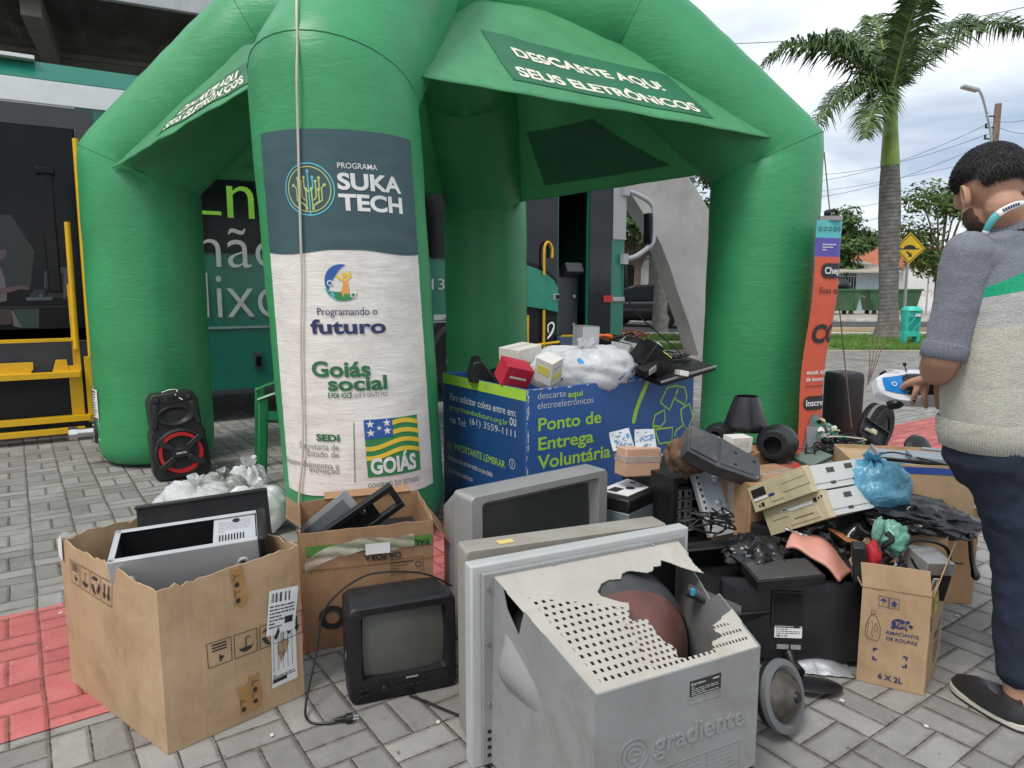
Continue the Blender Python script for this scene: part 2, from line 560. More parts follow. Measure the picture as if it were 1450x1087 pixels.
sheet('far_pavement', [(-60, 29.65), (90, 29.65), (90, 43), (-60, 43)], 0.02, m_conc)
sheet('lawn_soil', [(-40, 15.2), (60, 15.2), (60, 20.4), (-40, 20.4)], -0.004, m_grassg)
sheet('footpath', [(-20, 17.1), (7.8, 17.1), (7.8, 18.4), (-20, 18.4)], 0.012, m_conc)
k = MB(m_kerb); k.box((15, 20.5, 0.03), (110, 0.16, 0.14)); struct(k.build('kerb', bev=0.015))
k = MB(m_kerb); k.box((15, 29.57, 0.03), (110, 0.16, 0.14)); struct(k.build('kerb', bev=0.015))
k = MB(m_conc); k.box((10, 15.2, 0.015), (100, 0.10, 0.06)); struct(k.build('kerb', bev=0.01))

# grass: blades as one counted-out mass
m_blade = mat('grass blades', (0.12, 0.24, 0.04), 0.8, var=0.5, scale=1.2)
gb = MB(m_blade)
rg = random.Random(5)
def blades(x0, x1, y0, y1, n):
    vs = []; fs = []
    for i in range(n):
        x = rg.uniform(x0, x1); y = rg.uniform(y0, y1); a = rg.uniform(0, PI); h = rg.uniform(0.05, 0.13); wd = 0.012
        k = len(vs); dx = rg.uniform(-.04, .04); dy = rg.uniform(-.04, .04)
        vs += [(x - math.cos(a) * wd, y - math.sin(a) * wd, 0), (x + math.cos(a) * wd, y + math.sin(a) * wd, 0), (x + dx, y + dy, h)]
        fs.append((k, k + 1, k + 2))
    gb.add(vs, fs)
blades(2.0, 5.2, 15.3, 17.0, 9000); blades(2.5, 6.2, 18.45, 20.3, 6000); blades(7.4, 16, 15.3, 20.35, 24000)
struct(gb.build('grass', smooth=False), 'stuff')

# ------------------------------------------------------------------ trees
def leaf_mat(name, c0, c1):
    m, t, b = new_mat(name)
    oi = nd(t, 'ShaderNodeNewGeometry')
    n1 = noise_tex(t, 1.3, 3, 0.5)
    f = mth(t, 'ADD', mth(t, 'MULTIPLY', oi.outputs['Random Per Island'], 0.6), mth(t, 'MULTIPLY', n1, 0.4))
    t.links.new(ramp_of(t, f, [(0.2, c0), (0.8, c1)]), b.inputs['Base Color'])
    b.inputs['Roughness'].default_value = 0.55
    b.inputs['Specular IOR Level'].default_value = 0.35
    return m
m_leafa = leaf_mat('dark leaves', (0.035, 0.075, 0.022), (0.10, 0.17, 0.045))
m_leafb = leaf_mat('bright leaves', (0.05, 0.10, 0.022), (0.15, 0.23, 0.05))
m_bark = mat('bark', (0.16, 0.13, 0.10), 0.95, var=0.35, scale=9, bump=0.8, bscale=30)
def tree(label, x, y, h, crown_r, crown_z, n, mleaf, seed, trunk_r=0.18, leaf=0.16, lumps=14, squash=0.75, group=None):
    rr = random.Random(seed)
    t = thing('tree', label, 'tree', (x, y, 0), group=group)
    tb = MB(m_bark)
    pts = [(0, 0, -0.05), (rr.uniform(-.1, .1), 0, crown_z * 0.5), (rr.uniform(-.2, .2), rr.uniform(-.2, .2), crown_z)]
    tb.tube(smooth_path(pts, 5), [trunk_r * (1 - 0.045 * i) for i in range(11)], 9)
    cs = []
    for i in range(lumps):
        a = rr.uniform(0, 2 * PI); q = crown_r * math.sqrt(rr.uniform(0.05, 1)) * 0.72
        zc = crown_z + rr.uniform(-0.35, 1.0) * (h - crown_z) * 0.75
        q *= 1 - 0.5 * max(0, (zc - crown_z) / (h - crown_z)) ** 2
        c = Vector((math.cos(a) * q, math.sin(a) * q, zc)); cs.append((c, crown_r * rr.uniform(0.26, 0.46)))
        tb.tube(smooth_path([pts[1], (c * 0.5 + Vector(pts[2]) * 0.5), c], 4), [trunk_r * 0.45 * (1 - 0.09 * j) for j in range(9)], 6)
    tb.build('trunk', t)
    cb = MB(mleaf); vs = []; fs = []
    for i in range(n):
        c, r_ = rr.choice(cs)
        d = Vector((rr.gauss(0, 1), rr.gauss(0, 1), rr.gauss(0, 1))).normalized()
        p = c + Vector((d.x, d.y, d.z * squash)) * r_ * (rr.random() ** 0.4) * rr.uniform(0.8, 1.15)
        a = Vector((rr.gauss(0, 1), rr.gauss(0, 1), rr.gauss(0, .6))).normalized()
        nn = (d + Vector((0, 0, .6)) + Vector((rr.gauss(0, .5), rr.gauss(0, .5), rr.gauss(0, .5)))).normalized()
        b_ = nn.cross(a).normalized(); a = b_.cross(nn)
        s_ = leaf * rr.uniform(0.6, 1.3)
        k_ = len(vs)
        vs += [p - a * s_, p - b_ * s_ * 0.38, p + a * s_, p + b_ * s_ * 0.38]
        fs.append((k_, k_ + 1, k_ + 2, k_ + 3))
    cb.add(vs, fs)
    cb.build('crown', t, smooth=False)
    return t
tree('dark leafy tree behind the orange banner and the green dumpsters', 20.6, 45, 6.6, 2.3, 3.4, 8000, m_leafa, 1, leaf=0.20, lumps=20)
tree('light green tree low behind the tiled roof, left of the palm trunk', 27.5, 57, 5.8, 3.4, 3.0, 4500, m_leafb, 2, leaf=0.22)
tree('loose bright leafed tree beyond the head of the man in the sweater', 13.7, 23.0, 5.0, 1.75, 2.7, 4200, m_leafb, 3, leaf=0.10, trunk_r=0.10, lumps=18)
tree('tree at the frame edge just right of the man\'s head', 18.6, 25.5, 5.8, 1.7, 3.0, 3500, m_leafb, 4, leaf=0.11, trunk_r=0.12)
tree('tall dark tree showing between the bus mirror and the concrete arch', 5.4, 31, 8.2, 3.2, 4.2, 9000, m_leafa, 5, leaf=0.17, lumps=20)
tree('dark tree peeping out above the chamfered shoulder of the concrete arch', 9.6, 31, 8.8, 2.8, 5.0, 6500, m_leafa, 6, leaf=0.17)
tree('low bright tree behind the parked grey car', 8.3, 38, 4.6, 2.3, 2.4, 4200, m_leafb, 7, leaf=0.16)

# ------------------------------------------------------------------ royal palm
def palm():
    t = thing('palm_tree', 'tall royal palm with ringed grey trunk, green crownshaft and drooping fronds', 'palm tree', (10.18, 19.2, 0), rot=(0, R(-3.4), 0))
    m, tt, b = new_mat('palm trunk')
    c = nd(tt, 'ShaderNodeTexCoord'); s = nd(tt, 'ShaderNodeSeparateXYZ'); tt.links.new(c.outputs['Object'], s.inputs[0])
    wob = noise_tex(tt, 3, 4, 0.6)
    zr = mth(tt, 'FRACT', mth(tt, 'ADD', mth(tt, 'MULTIPLY', s.outputs[2], 9.5), mth(tt, 'MULTIPLY', wob, 0.9)))
    rings = mth(tt, 'LESS_THAN', zr, 0.22)
    base = ramp_of(tt, noise_tex(tt, 6, 7, 0.7), [(0.3, (0.10, 0.09, 0.085)), (0.55, (0.19, 0.175, 0.16)), (0.8, (0.34, 0.32, 0.29))])
    tt.links.new(mixc(tt, mth(tt, 'MULTIPLY', rings, 0.6), base, (0.07, 0.062, 0.055)), b.inputs['Base Color'])
    b.inputs['Roughness'].default_value = 0.95
    bump_of(tt, b, mth(tt, 'SUBTRACT', 1.0, rings), 0.7, 0.02)
    tb = MB(m)
    prof = [(0.0, -0.06), (0.42, -0.06), (0.38, 0.12), (0.27, 0.45), (0.23, 1.0), (0.24, 1.8), (0.265, 2.6), (0.27, 3.3), (0.255, 4.0), (0.22, 4.55), (0.0, 4.57)]
    tb.lathe(prof, 28); tb.build('trunk', t)
    mg = mat('crownshaft green', (0.20, 0.30, 0.045), 0.4, var=0.3, scale=2.5)
    cb = MB(mg); cb.lathe([(0.0, 4.55), (0.235, 4.55), (0.215, 4.9), (0.175, 5.5), (0.165, 5.95), (0.20, 6.2), (0.14, 6.5), (0.0, 6.6)], 24); cb.build('crownshaft', t)
    ml = leaf_mat('palm leaflets', (0.026, 0.058, 0.018), (0.10, 0.17, 0.045))
    mr = mat('palm midrib', (0.20, 0.24, 0.07), 0.6)
    rr = random.Random(8)
    # azimuth in deg (0 = right in the picture, 180 = left), rise at start, reach, droop
    fr = [(178, 52, 4.4, 1.5), (3, 50, 4.9, 1.3), (16, 62, 4.2, 0.8), (193, 22, 2.5, 1.9), (222, -8, 1.6, 1.1), (80, 84, 3.8, 0.2), (120, 78, 3.4, 0.3), (60, 72, 3.6, 0.4), (270, 80, 3.4, 0.2), (150, 70, 3.4, .6)]
    for az, rise, reach, droop in fr:
        a = R(az); d = Vector((math.cos(a), math.sin(a), 0))
        n_ = 46
        pts = []
        for i in range(n_ + 1):
            q = i / n_
            pts.append(Vector((0, 0, 6.35)) + d * (reach * q * (math.cos(R(rise)) * 0.65 + 0.35)) + Vector((0, 0, reach * math.sin(R(rise)) * (q - 0.30 * q * q) - droop * q * q * q)))
        fb = MB(mr); fb.tube(pts[::2], [0.042 * (1 - 0.85 * (i / (n_ / 2))) for i in range(n_ // 2 + 1)], 6)
        vs = []; fs = []
        for i in range(5, n_ * 3):
            q = i / (n_ * 3)
            k_ = min(n_ - 1, int(q * n_)); f_ = q * n_ - k_
            p = pts[k_].lerp(pts[k_ + 1], f_)
            tng = (pts[k_ + 1] - pts[k_]).normalized()
            side = tng.cross(Vector((0, 0, 1)))
            if side.length < 0.15: side = Vector((-d.y, d.x, 0))
            side.normalize(); up = side.cross(tng).normalized()
            ln = 0.86 * math.sin(PI * (0.12 + 0.86 * q)) ** 0.6 * rr.uniform(0.8, 1.12)
            for sg in (1, -1):
                up_ = rr.uniform(-0.35, 0.5)
                o_ = (side * sg * 0.85 + tng * 0.45 + up * up_).normalized()
                mid = p + o_ * ln * 0.5
                tip = p + o_ * ln * 0.92 + Vector((0, 0, -ln * rr.uniform(0.2, 0.55)))
                wd = tng * 0.027
                b0 = len(vs)
                vs += [p - wd * .6, p + wd * .6, mid + wd, mid - wd, tip]
                fs += [(b0, b0 + 1, b0 + 2, b0 + 3), (b0 + 3, b0 + 2, b0 + 4)]
        fb.add(vs, fs, ml)
        fb.build('frond', t, smooth=False)
    return t
palm()
m_ptrunk2 = mat('pale palm trunk', (0.26, 0.245, 0.22), 0.95, var=0.4, scale=6, bump=0.8, bscale=18, dirt=0.5)
t = thing('palm_tree', 'pale palm trunk on the lawn in front of the parked grey car', 'palm tree', (4.36, 21.0, 0))
b = MB(m_ptrunk2); b.lathe([(0, -.03), (0.27, -.03), (0.24, .35), (0.21, .6), (0.195, 1.3), (0.20, 2.4), (0.19, 4.2), (0.14, 5.2), (0, 5.2)], 22); b.build('trunk', t)
b = MB(leaf_mat('palm crown', (0.03, 0.06, 0.02), (0.09, 0.15, 0.04)))
rp = random.Random(4)
for i in range(11):
    a = i * 2.4; d = Vector((math.cos(a), math.sin(a), 0)); vs = []; fs = []
    for j in range(70):
        q = j / 70; p = Vector((0, 0, 5.1)) + d * 2.6 * q + Vector((0, 0, 1.1 * q - 2.2 * q * q)); sd_ = Vector((-d.y, d.x, 0))
        for sg in (1, -1):
            k_ = len(vs); tip = p + sd_ * sg * 0.5 * math.sin(PI * (q * .85 + .12)) + d * .2 + Vector((0, 0, -rp.uniform(.1, .35)))
            vs += [p - d * .02, p + d * .02, tip]; fs.append((k_, k_ + 1, k_ + 2))
    b.add(vs, fs)
b.build('crown', t, smooth=False)

# ------------------------------------------------------------------ terminal roof and its concrete arch
m_steel = mat('dark roof sheeting', (0.10, 0.095, 0.09), 0.6, metal=0.3, var=0.3, scale=2, dirt=0.3)
m_beam = mat('roof beam paint', (0.26, 0.24, 0.22), 0.7, var=0.2, scale=2, dirt=0.4)
m_fascia = mat('fascia sheet', (0.45, 0.46, 0.48), 0.5, var=0.1)
RO = Vector((-4.85, 11.2, 0)); RD = R(27)
RM = frame(RO, RD)
t = thing('terminal_roof', 'dark steel underside of the terminal roof above the bus, with beams', 'roof', RO, RD)
b = MB(m_steel)
n_ = 220
prof = []
for i in range(n_ + 1):
    x = -26 + 36 * i / n_
    prof.append((x, 5.62 + (0.05 if (i // 2) % 2 else 0.0)))
vs = [(x, 0.2, z) for x, z in prof] + [(x, 26, z + 0.9) for x, z in prof]
b.add(vs, [(i, i + 1, n_ + 2 + i, n_ + 1 + i) for i in range(n_)])
b.box((-8, 13, 6.75), (36, 26.4, 0.06))
b.build('roof_sheet', t, smooth=False)
for y_, h_ in ((3.2, .5), (9.5, .6), (16, .6)):
    b = MB(m_beam); b.box((-8, y_, 5.42), (36, 0.32, 0.09)); b.box((-8, y_, 5.42 - h_ / 2 + .2), (36, 0.12, h_)); b.box((-8, y_, 5.30 - h_ * .35), (36, 0.40, 0.10)); b.build('beam', t, bev=0.01)
for x_ in (-20, -15.5, -11, -6.5, -2, 2.5, 7):
    b = MB(m_beam); b.box((x_, 13, 5.38), (0.26, 25, 0.34)); b.build('purlin', t, bev=0.01)
b = MB(m_fascia); b.box((-8, 0.06, 5.75), (36, 0.10, 0.62)); b.build('fascia', t, bev=0.01)
m_archc = mat('board-marked concrete', (0.36, 0.355, 0.34), 0.9, var=0.14, scale=1.3, bump=0.35, bscale=25, dirt=0.25, dirtcol=(0.22, 0.21, 0.20), grime=1.2)
AO = Vector((3.8, 14.4, 0)); AD = R(27)
AP = Plane(AO, (math.cos(AD), math.sin(AD), 0), (0, 0, 1))
cur = [(990, 508), (977, 462), (961.5, 419), (950, 382), (936.6, 347), (923, 321), (909, 299), (897, 280), (885.6, 263), (868, 243), (840, 222)]
pts = [AP.hit(*q) for q in cur]
pts[0] = (pts[0][0], -0.05)
pts += [(pts[-1][0] - 1.3, 4.55), (pts[-1][0] - 3.6, 4.95), (pts[-1][0] - 3.6, 5.3), AP.hit(962, 230)[0:1] + (5.3,)]
pts += [AP.hit(977, 252), AP.hit(998, 286), AP.hit(1006, 300), (AP.hit(1006, 500)[0], -0.05)]
b = MB(m_archc); b.prism(pts, -0.42, 0.0, None, AP.M())
tag(b.build('concrete_arch', bev=0.012, smooth=False), 'grey curved concrete arch leg standing on the lawn beside the bus front', 'arch')

# ------------------------------------------------------------------ beyond the road: house, walls, dumpsters, signs, poles
m_white = mat('white wash wall', (0.70, 0.69, 0.67), 0.9, var=0.08, scale=1, dirt=0.35, dirtcol=(0.45, 0.42, 0.38), grime=1.5)
m_paleblue = mat('pale blue wall', (0.50, 0.62, 0.68), 0.9, var=0.1, scale=1, dirt=0.3)
m_metal = mat('galvanised tube', (0.42, 0.43, 0.44), 0.45, metal=0.6, var=0.15)
m_dark = mat('dark shade paint', (0.03, 0.03, 0.032), 0.6)
def tile_mat():
    m, t, b = new_mat('clay roof tiles')
    c = nd(t, 'ShaderNodeTexCoord'); s = nd(t, 'ShaderNodeSeparateXYZ'); t.links.new(c.outputs['Object'], s.inputs[0])
    wv = mth(t, 'SINE', mth(t, 'MULTIPLY', s.outputs[0], 24.0))
    rows = mth(t, 'FRACT', mth(t, 'MULTIPLY', s.outputs[1], 2.6))
    col = ramp_of(t, noise_tex(t, 3, 6, 0.7), [(0.3, (0.30, 0.09, 0.045)), (0.55, (0.48, 0.16, 0.08)), (0.8, (0.56, 0.28, 0.17))])
    t.links.new(col, b.inputs['Base Color']); b.inputs['Roughness'].default_value = 0.9
    bump_of(t, b, mth(t, 'ADD', wv, rows), 1.0, 0.05)
    return m
m_tile = tile_mat()
m_ftile = mat('fibre cement sheet', (0.42, 0.38, 0.31), 0.9, var=0.2, scale=1.5, dirt=0.4)
# house with tiled roof
t = thing('house', 'low house with red clay tile roof behind the white wall', 'house', (26.5, 52, 0))
b = MB(m_white); b.box((1.5, 2, 1.45), (15, 6, 2.9)); b.build('wall', t, smooth=False)
b = MB(m_tile); b.hexa([(-6.5, -1.6, 2.75), (10, -1.6, 2.75), (10, 2, 4.35), (-5.0, 2, 4.35)], [(-6.5, -1.6, 2.87), (10, -1.6, 2.87), (10, 2, 4.47), (-5.0, 2, 4.47)])
b.hexa([(-5.0, 2, 4.33), (10, 2, 4.33), (10, 5.8, 2.75), (-6.5, 5.8, 2.75)], [(-5.0, 2, 4.45), (10, 2, 4.45), (10, 5.8, 2.87), (-6.5, 5.8, 2.87)]); b.build('roof', t, smooth=False)
# porch with the sheet roof, pale blue wall and barred gate
t = thing('porch_house', 'pale blue house front with barred window under a grey sheet roof', 'house', (20.5, 43.6, 0))
b = MB(m_paleblue); b.box((0.6, 2.2, 1.15), (4.4, 4, 2.3)); b.build('wall', t, smooth=False)
b = MB(m_ftile)
b.hexa([(-3.2, -.9, 2.28), (2.75, -.9, 2.28), (2.75, 4.4, 3.1), (-3.2, 4.4, 3.1)], [(-3.2, -.9, 2.36), (2.75, -.9, 2.36), (2.75, 4.4, 3.18), (-3.2, 4.4, 3.18)]); b.build('roof', t, smooth=False)
wn_ = MB(m_dark); wn_.box((-.45, .17, 1.35), (1.9, .06, 1.5)); wn_ = wn_.build('window', t, smooth=False)
b = MB(m_metal)
for i in range(12): b.box((-1.35 + i * .165, .08, 1.35), (.035, .04, 1.5))
b.box((-.45, .08, 2.08), (1.95, .05, .05)); b.box((-.45, .08, .62), (1.95, .05, .05)); b.build('window_bars', wn_, smooth=False)
b = MB(m_metal); b.box((2.3, .14, 1.15), (.5, .08, 2.2)); b.build('door', t)
# white wall with a pink scrawl
t = thing('boundary_wall', 'white painted boundary wall with faint pink scribble, behind the sign', 'wall', (27.4, 42.5, 0))
b = MB(m_white); b.box((0, 0, 1.25), (8.4, .2, 2.5)); b.box((0, 0, 2.53), (8.5, .26, .07), m_conc); b.build('wall', t, smooth=False)
b = MB(mat('pink paint', (0.55, 0.22, 0.25), 0.8))
for i in range(6): b.flat(line2([(-3.4 + i * .22 + .1 * math.sin(k_ * 2.1 + i), .9 + .12 * k_ * (1 if i % 2 else .8)) for k_ in range(5)], .035), M=Matrix.Translation((0, -.104, 0)) @ Euler((PI / 2, 0, 0)).to_matrix().to_4x4())
b.build('scribble', t, smooth=False)
# wire mesh fence in front of the wall
t = thing('wire_fence', 'wire mesh fence with bent top grey posts before the white wall', 'fence', (25.5, 36, 0))
for i in range(6):
    b = MB(m_metal); x_ = -4.6 + i * 2.0; b.tube([(x_, 0, 0), (x_, 0, 2.0), (x_ + .05, 0, 2.25), (x_ + .3, .0, 2.5), (x_ + .5, 0, 2.55)], .04, 8); b.build('post', t)
b = MB(m_metal)
for i in range(60):
    x_ = -4.6 + i * .17
    b.tube([(x_, 0, .1), (x_ + 1.9, 0, 2.0)], .006, 3, caps=False); b.tube([(x_ + 1.9, .01, .1), (x_, .01, 2.0)], .006, 3, caps=False)
b.build('wire_mesh', t, smooth=False)
# grey wall and columns behind the car
m_gwall = mat('grey street wall', (0.30, 0.30, 0.30), 0.9, var=0.15, scale=1, dirt=.4)
t = thing('street_building', 'grey street front with white columns behind the parked car', 'building', (7.4, 35, 0))
b = MB(m_gwall); b.box((0, .8, 1.6), (11, .3, 3.2)); b.build('wall', t, smooth=False)
for x_, w_ in ((-.95, .42), (-2.3, .24), (1.1, .3), (3.2, .42)):
    b = MB(m_white); b.box((x_, .2, 1.6), (w_, .42, 3.2)); b.build('column', t, bev=.02)
b = MB(m_white); b.box((0, .3, 3.34), (11.4, 1.6, .24)); b.build('roof', t, bev=.02)
b = MB(m_dark); b.box((-1.6, .62, 1.3), (.9, .05, 2.4)); b.build('gate', t, smooth=False)

# dumpsters
m_dump = mat('dumpster green', (0.035, 0.12, 0.05), 0.55, var=0.25, scale=1.5, dirt=.4)
def dumpster():
    t = thing('dumpster', '', 'dumpster', (0, 0, 0), group='green dumpsters along the far kerb')
    b = MB(m_dump)
    o = [(-1.15, -.5), (1.15, -.5), (1.15, .5), (-1.15, .5)]
    q = [(-1.35, -.62), (1.35, -.62), (1.35, .62), (-1.35, .62)]
    b.hexa([(x, y, .22) for x, y in o], [(x, y, 1.3) for x, y in q])
    b.box((0, -.63, 1.28), (2.8, .08, .1)); b.box((0, .63, 1.28), (2.8, .08, .1)); b.box((-1.37, 0, 1.28), (.08, 1.3, .1)); b.box((1.37, 0, 1.28), (.08, 1.3, .1))
    for x_ in (-1.1, -.02, 1.06): b.box((x_, -.57, .75), (.06, .07, 1.0))
    b.build('tub', t, bev=.015)
    for sx in (-.95, .95):
        for sy in (-.38, .38):
            b = MB(m_dark); b.cyl((sx, sy - .05, .11), (sx, sy + .05, .11), .11, n=14); b.box((sx, sy, .2), (.16, .12, .08)); b.build('wheel', t)
    b = MB(m_metal); b.tube([(-1.42, -.3, .9), (-1.55, -.3, .95), (-1.55, .3, .95), (-1.42, .3, .9)], .03, 8); b.build('handle', t)
    return t
d0 = dumpster()
spots = [((16.55, 37.2), 1.15, 'green dumpster with a black bag on top, nearest the orange banner'), ((19.75, 37.4), 1.0, 'long green dumpster half hidden behind the palm trunk')]
d0.location = (*spots[0][0], 0); d0['label'] = spots[0][2]
copy_thing(d0, (*spots[1][0], 0), 0, spots[1][2])
b = MB(mat('rubbish bag black', (0.015, 0.015, 0.017), 0.3))
b.ball((0, 0, 0), .42, n=20, sc=(1.2, .9, .75), fn=lambda d: 1 + .25 * noise.noise(d * 3) + .1 * noise.noise(d * 9))
tag(b.build('rubbish_bag', loc=(17.05, 37.2, 1.5)), 'small black rubbish bag on top of a far dumpster', 'bag')

# litter bin
t = thing('litter_bin', 'turquoise plastic litter bin with drilled front, beside the palm', 'litter bin', (9.75, 17.4, 0))
mt_ = mat('turquoise plastic', (0.04, 0.50, 0.40), 0.45, var=0.1)
b = MB(mt_)
nu, nv = 26, 22
def binf(u, v):
    a = u * 2 * PI; w_ = .17 + .05 * v
    c_, s_ = math.cos(a), math.sin(a)
    rr_ = (abs(c_) ** 4 + abs(s_) ** 4) ** -.25
    return (c_ * rr_ * w_, s_ * rr_ * w_ * .8, .22 + .62 * v)
vs = [binf(i / 60, j / nv) for j in range(nv + 1) for i in range(60)]
fs = []
for j in range(nv):
    for i in range(60):
        hole = 39 <= i <= 50 and 4 <= j <= 15 and i % 2 == j % 2 and (i * 7 + j * 3) % 5 != 0
        if not hole: fs.append((j * 60 + i, j * 60 + (i + 1) % 60, (j + 1) * 60 + (i + 1) % 60, (j + 1) * 60 + i))
b.add(vs, fs); b.prism([(binf(i / 60, 0)[0], binf(i / 60, 0)[1]) for i in range(60)], .2, .225)
b.build('bin_body', t)
for sx in (-.15, .15):
    b = MB(mt_); b.hexa([(sx - .04, -.1, 0), (sx + .04, -.1, 0), (sx + .04, .1, 0), (sx - .04, .1, 0)], [(sx - .04, -.13, .3), (sx + .04, -.13, .3), (sx + .04, .13, .3), (sx - .04, .13, .3)]); b.build('leg', t, bev=.01)
b = MB(mt_); b.lathe([(.0, .93), (.16, .92), (.225, .86), (.235, .82), (.21, .82)], 24); b.build('rim', t)
b = MB(m_white); b.box((.06, -.185, .72), (.13, .012, .07)); b.build('sticker', t)
# speed bump sign
t = thing('road_sign', 'yellow diamond speed bump sign on a grey post next to the palm', 'road sign', (11.15, 20.25, 0))
b = MB(m_metal); b.cyl((0, .03, 0), (0, .03, 2.75), .04, n=12); b.build('post', t)
my = mat('sign yellow', (0.80, 0.50, 0.01), 0.45, var=0.06); mk = mat('sign black', (0.012, 0.012, 0.012), 0.5)
SM = frame((0, -.02, 2.47), 0, PI / 2)
b = MB(my); d_ = .44; b.prism([(-d_, 0), (0, -d_), (d_, 0), (0, d_)], -.006, .006, None, SM)
q = .405; iq = .375
b.flat(([(-q, 0), (0, -q), (q, 0), (0, q), (-iq, 0), (0, -iq), (iq, 0), (0, iq)], [(0, 1, 5, 4), (1, 2, 6, 5), (2, 3, 7, 6), (3, 0, 4, 7)]), mk, lambda x, y: (x, y, .008), SM)
b.flat(poly2([(-.27, .0), (-.27, -.035), (.27, -.035), (.27, 0), (.17, .0)] + [(.17 * math.cos(a), .095 * math.sin(a)) for a in [PI * i / 10 for i in range(1, 10)]] + [(-.17, 0)]), mk, lambda x, y: (x, y, .008), SM)
ar = [(-.10, -.10), (-.06, -.07), (.02, -.155), (.055, -.12), (.075, -.24), (-.04, -.225), (-.01, -.19)]
b.flat(poly2([(x - .0, y) for x, y in ar]), mk, lambda x, y: (x, y, .008), SM)
b.build('sign_plate', t, smooth=False)
# street lamp and utility pole
m_wood = mat('weathered pole', (0.20, 0.15, 0.11), 0.95, var=0.3, scale=5)
pl = P(1409, 200, 34.0)
t = thing('utility_pole', 'weathered utility pole rising behind the man\'s head', 'pole', (pl.x, pl.y, 0))
b = MB(m_wood); b.cyl((0, 0, 0), (0, 0, 9.75), .17, .14, 12); b.build('post', t)
for zq in (8.2, 8.7, 9.2):
    b = MB(m_dark); b.box((-.25, 0, zq), (.5, .06, .06)); b.cyl((-.48, 0, zq), (-.48, 0, zq + .18), .05, n=8); b.build('crossarm', t)
t = thing('street_lamp', 'street lamp with long curved arm attached above the utility pole', 'street lamp', (pl.x - .45, pl.y - .3, 0))
h0 = P(1378, 126, 33.5); h1 = P(1388, 130, 33.5); h2 = P(1397, 160, 33.6); h3 = P(1404, 205, 33.7)
bp = Vector((pl.x - .45, pl.y - .3, 0))
b = MB(m_metal); b.tube(smooth_path([Vector((0.25, 0, 5)), h3 - bp, h2 - bp, h1 - bp, h0 - bp], 6), .055, 8); b.build('arm', t)
b = MB(m_metal); c_ = h0 - bp; b.box((c_.x - .15, c_.y, c_.z + .03), (.75, .34, .13), ry=R(14)); b.build('lamp_head', t, bev=.03)
# wires
def wire(p0, p1, sag, r_=0.011):
    pts = []
    for i in range(15):
        q = i / 14; p = p0.lerp(p1, q); p.z -= sag * 4 * q * (1 - q); pts.append(p)
    b = MB(m_dark); b.tube(pts, r_, 5, caps=False)
    tag(b.build('power_line'), 'thin dark overhead power line strung across the cloudy sky', 'power line', 'overhead lines across the sky')
wire(P(960, 62, 26), P(1460, 8, 26), .35, .012)
for (a, b_, d0_, d1_, sg) in (((1130, 260), (1405, 172), 40, 34, .5), ((1130, 282), (1405, 198), 40, 34, .5), ((1150, 248), (1405, 187), 42, 34, .4), ((1150, 300), (1330, 262), 44, 40, .3), ((1130, 330), (1380, 262), 46, 42, .4), ((1412, 172), (1470, 165), 34, 36, .1), ((1412, 180), (1470, 190), 34, 36, .1), ((1412, 205), (1470, 225), 34, 40, .1), ((1130, 275), (1470, 205), 48, 44, .3), ((1170, 372), (1345, 260), 55, 40, .2), ((1230, 365), (1345, 300), 60, 42, .2)):
    wire(P(*a, d0_), P(*b_, d1_), sg)

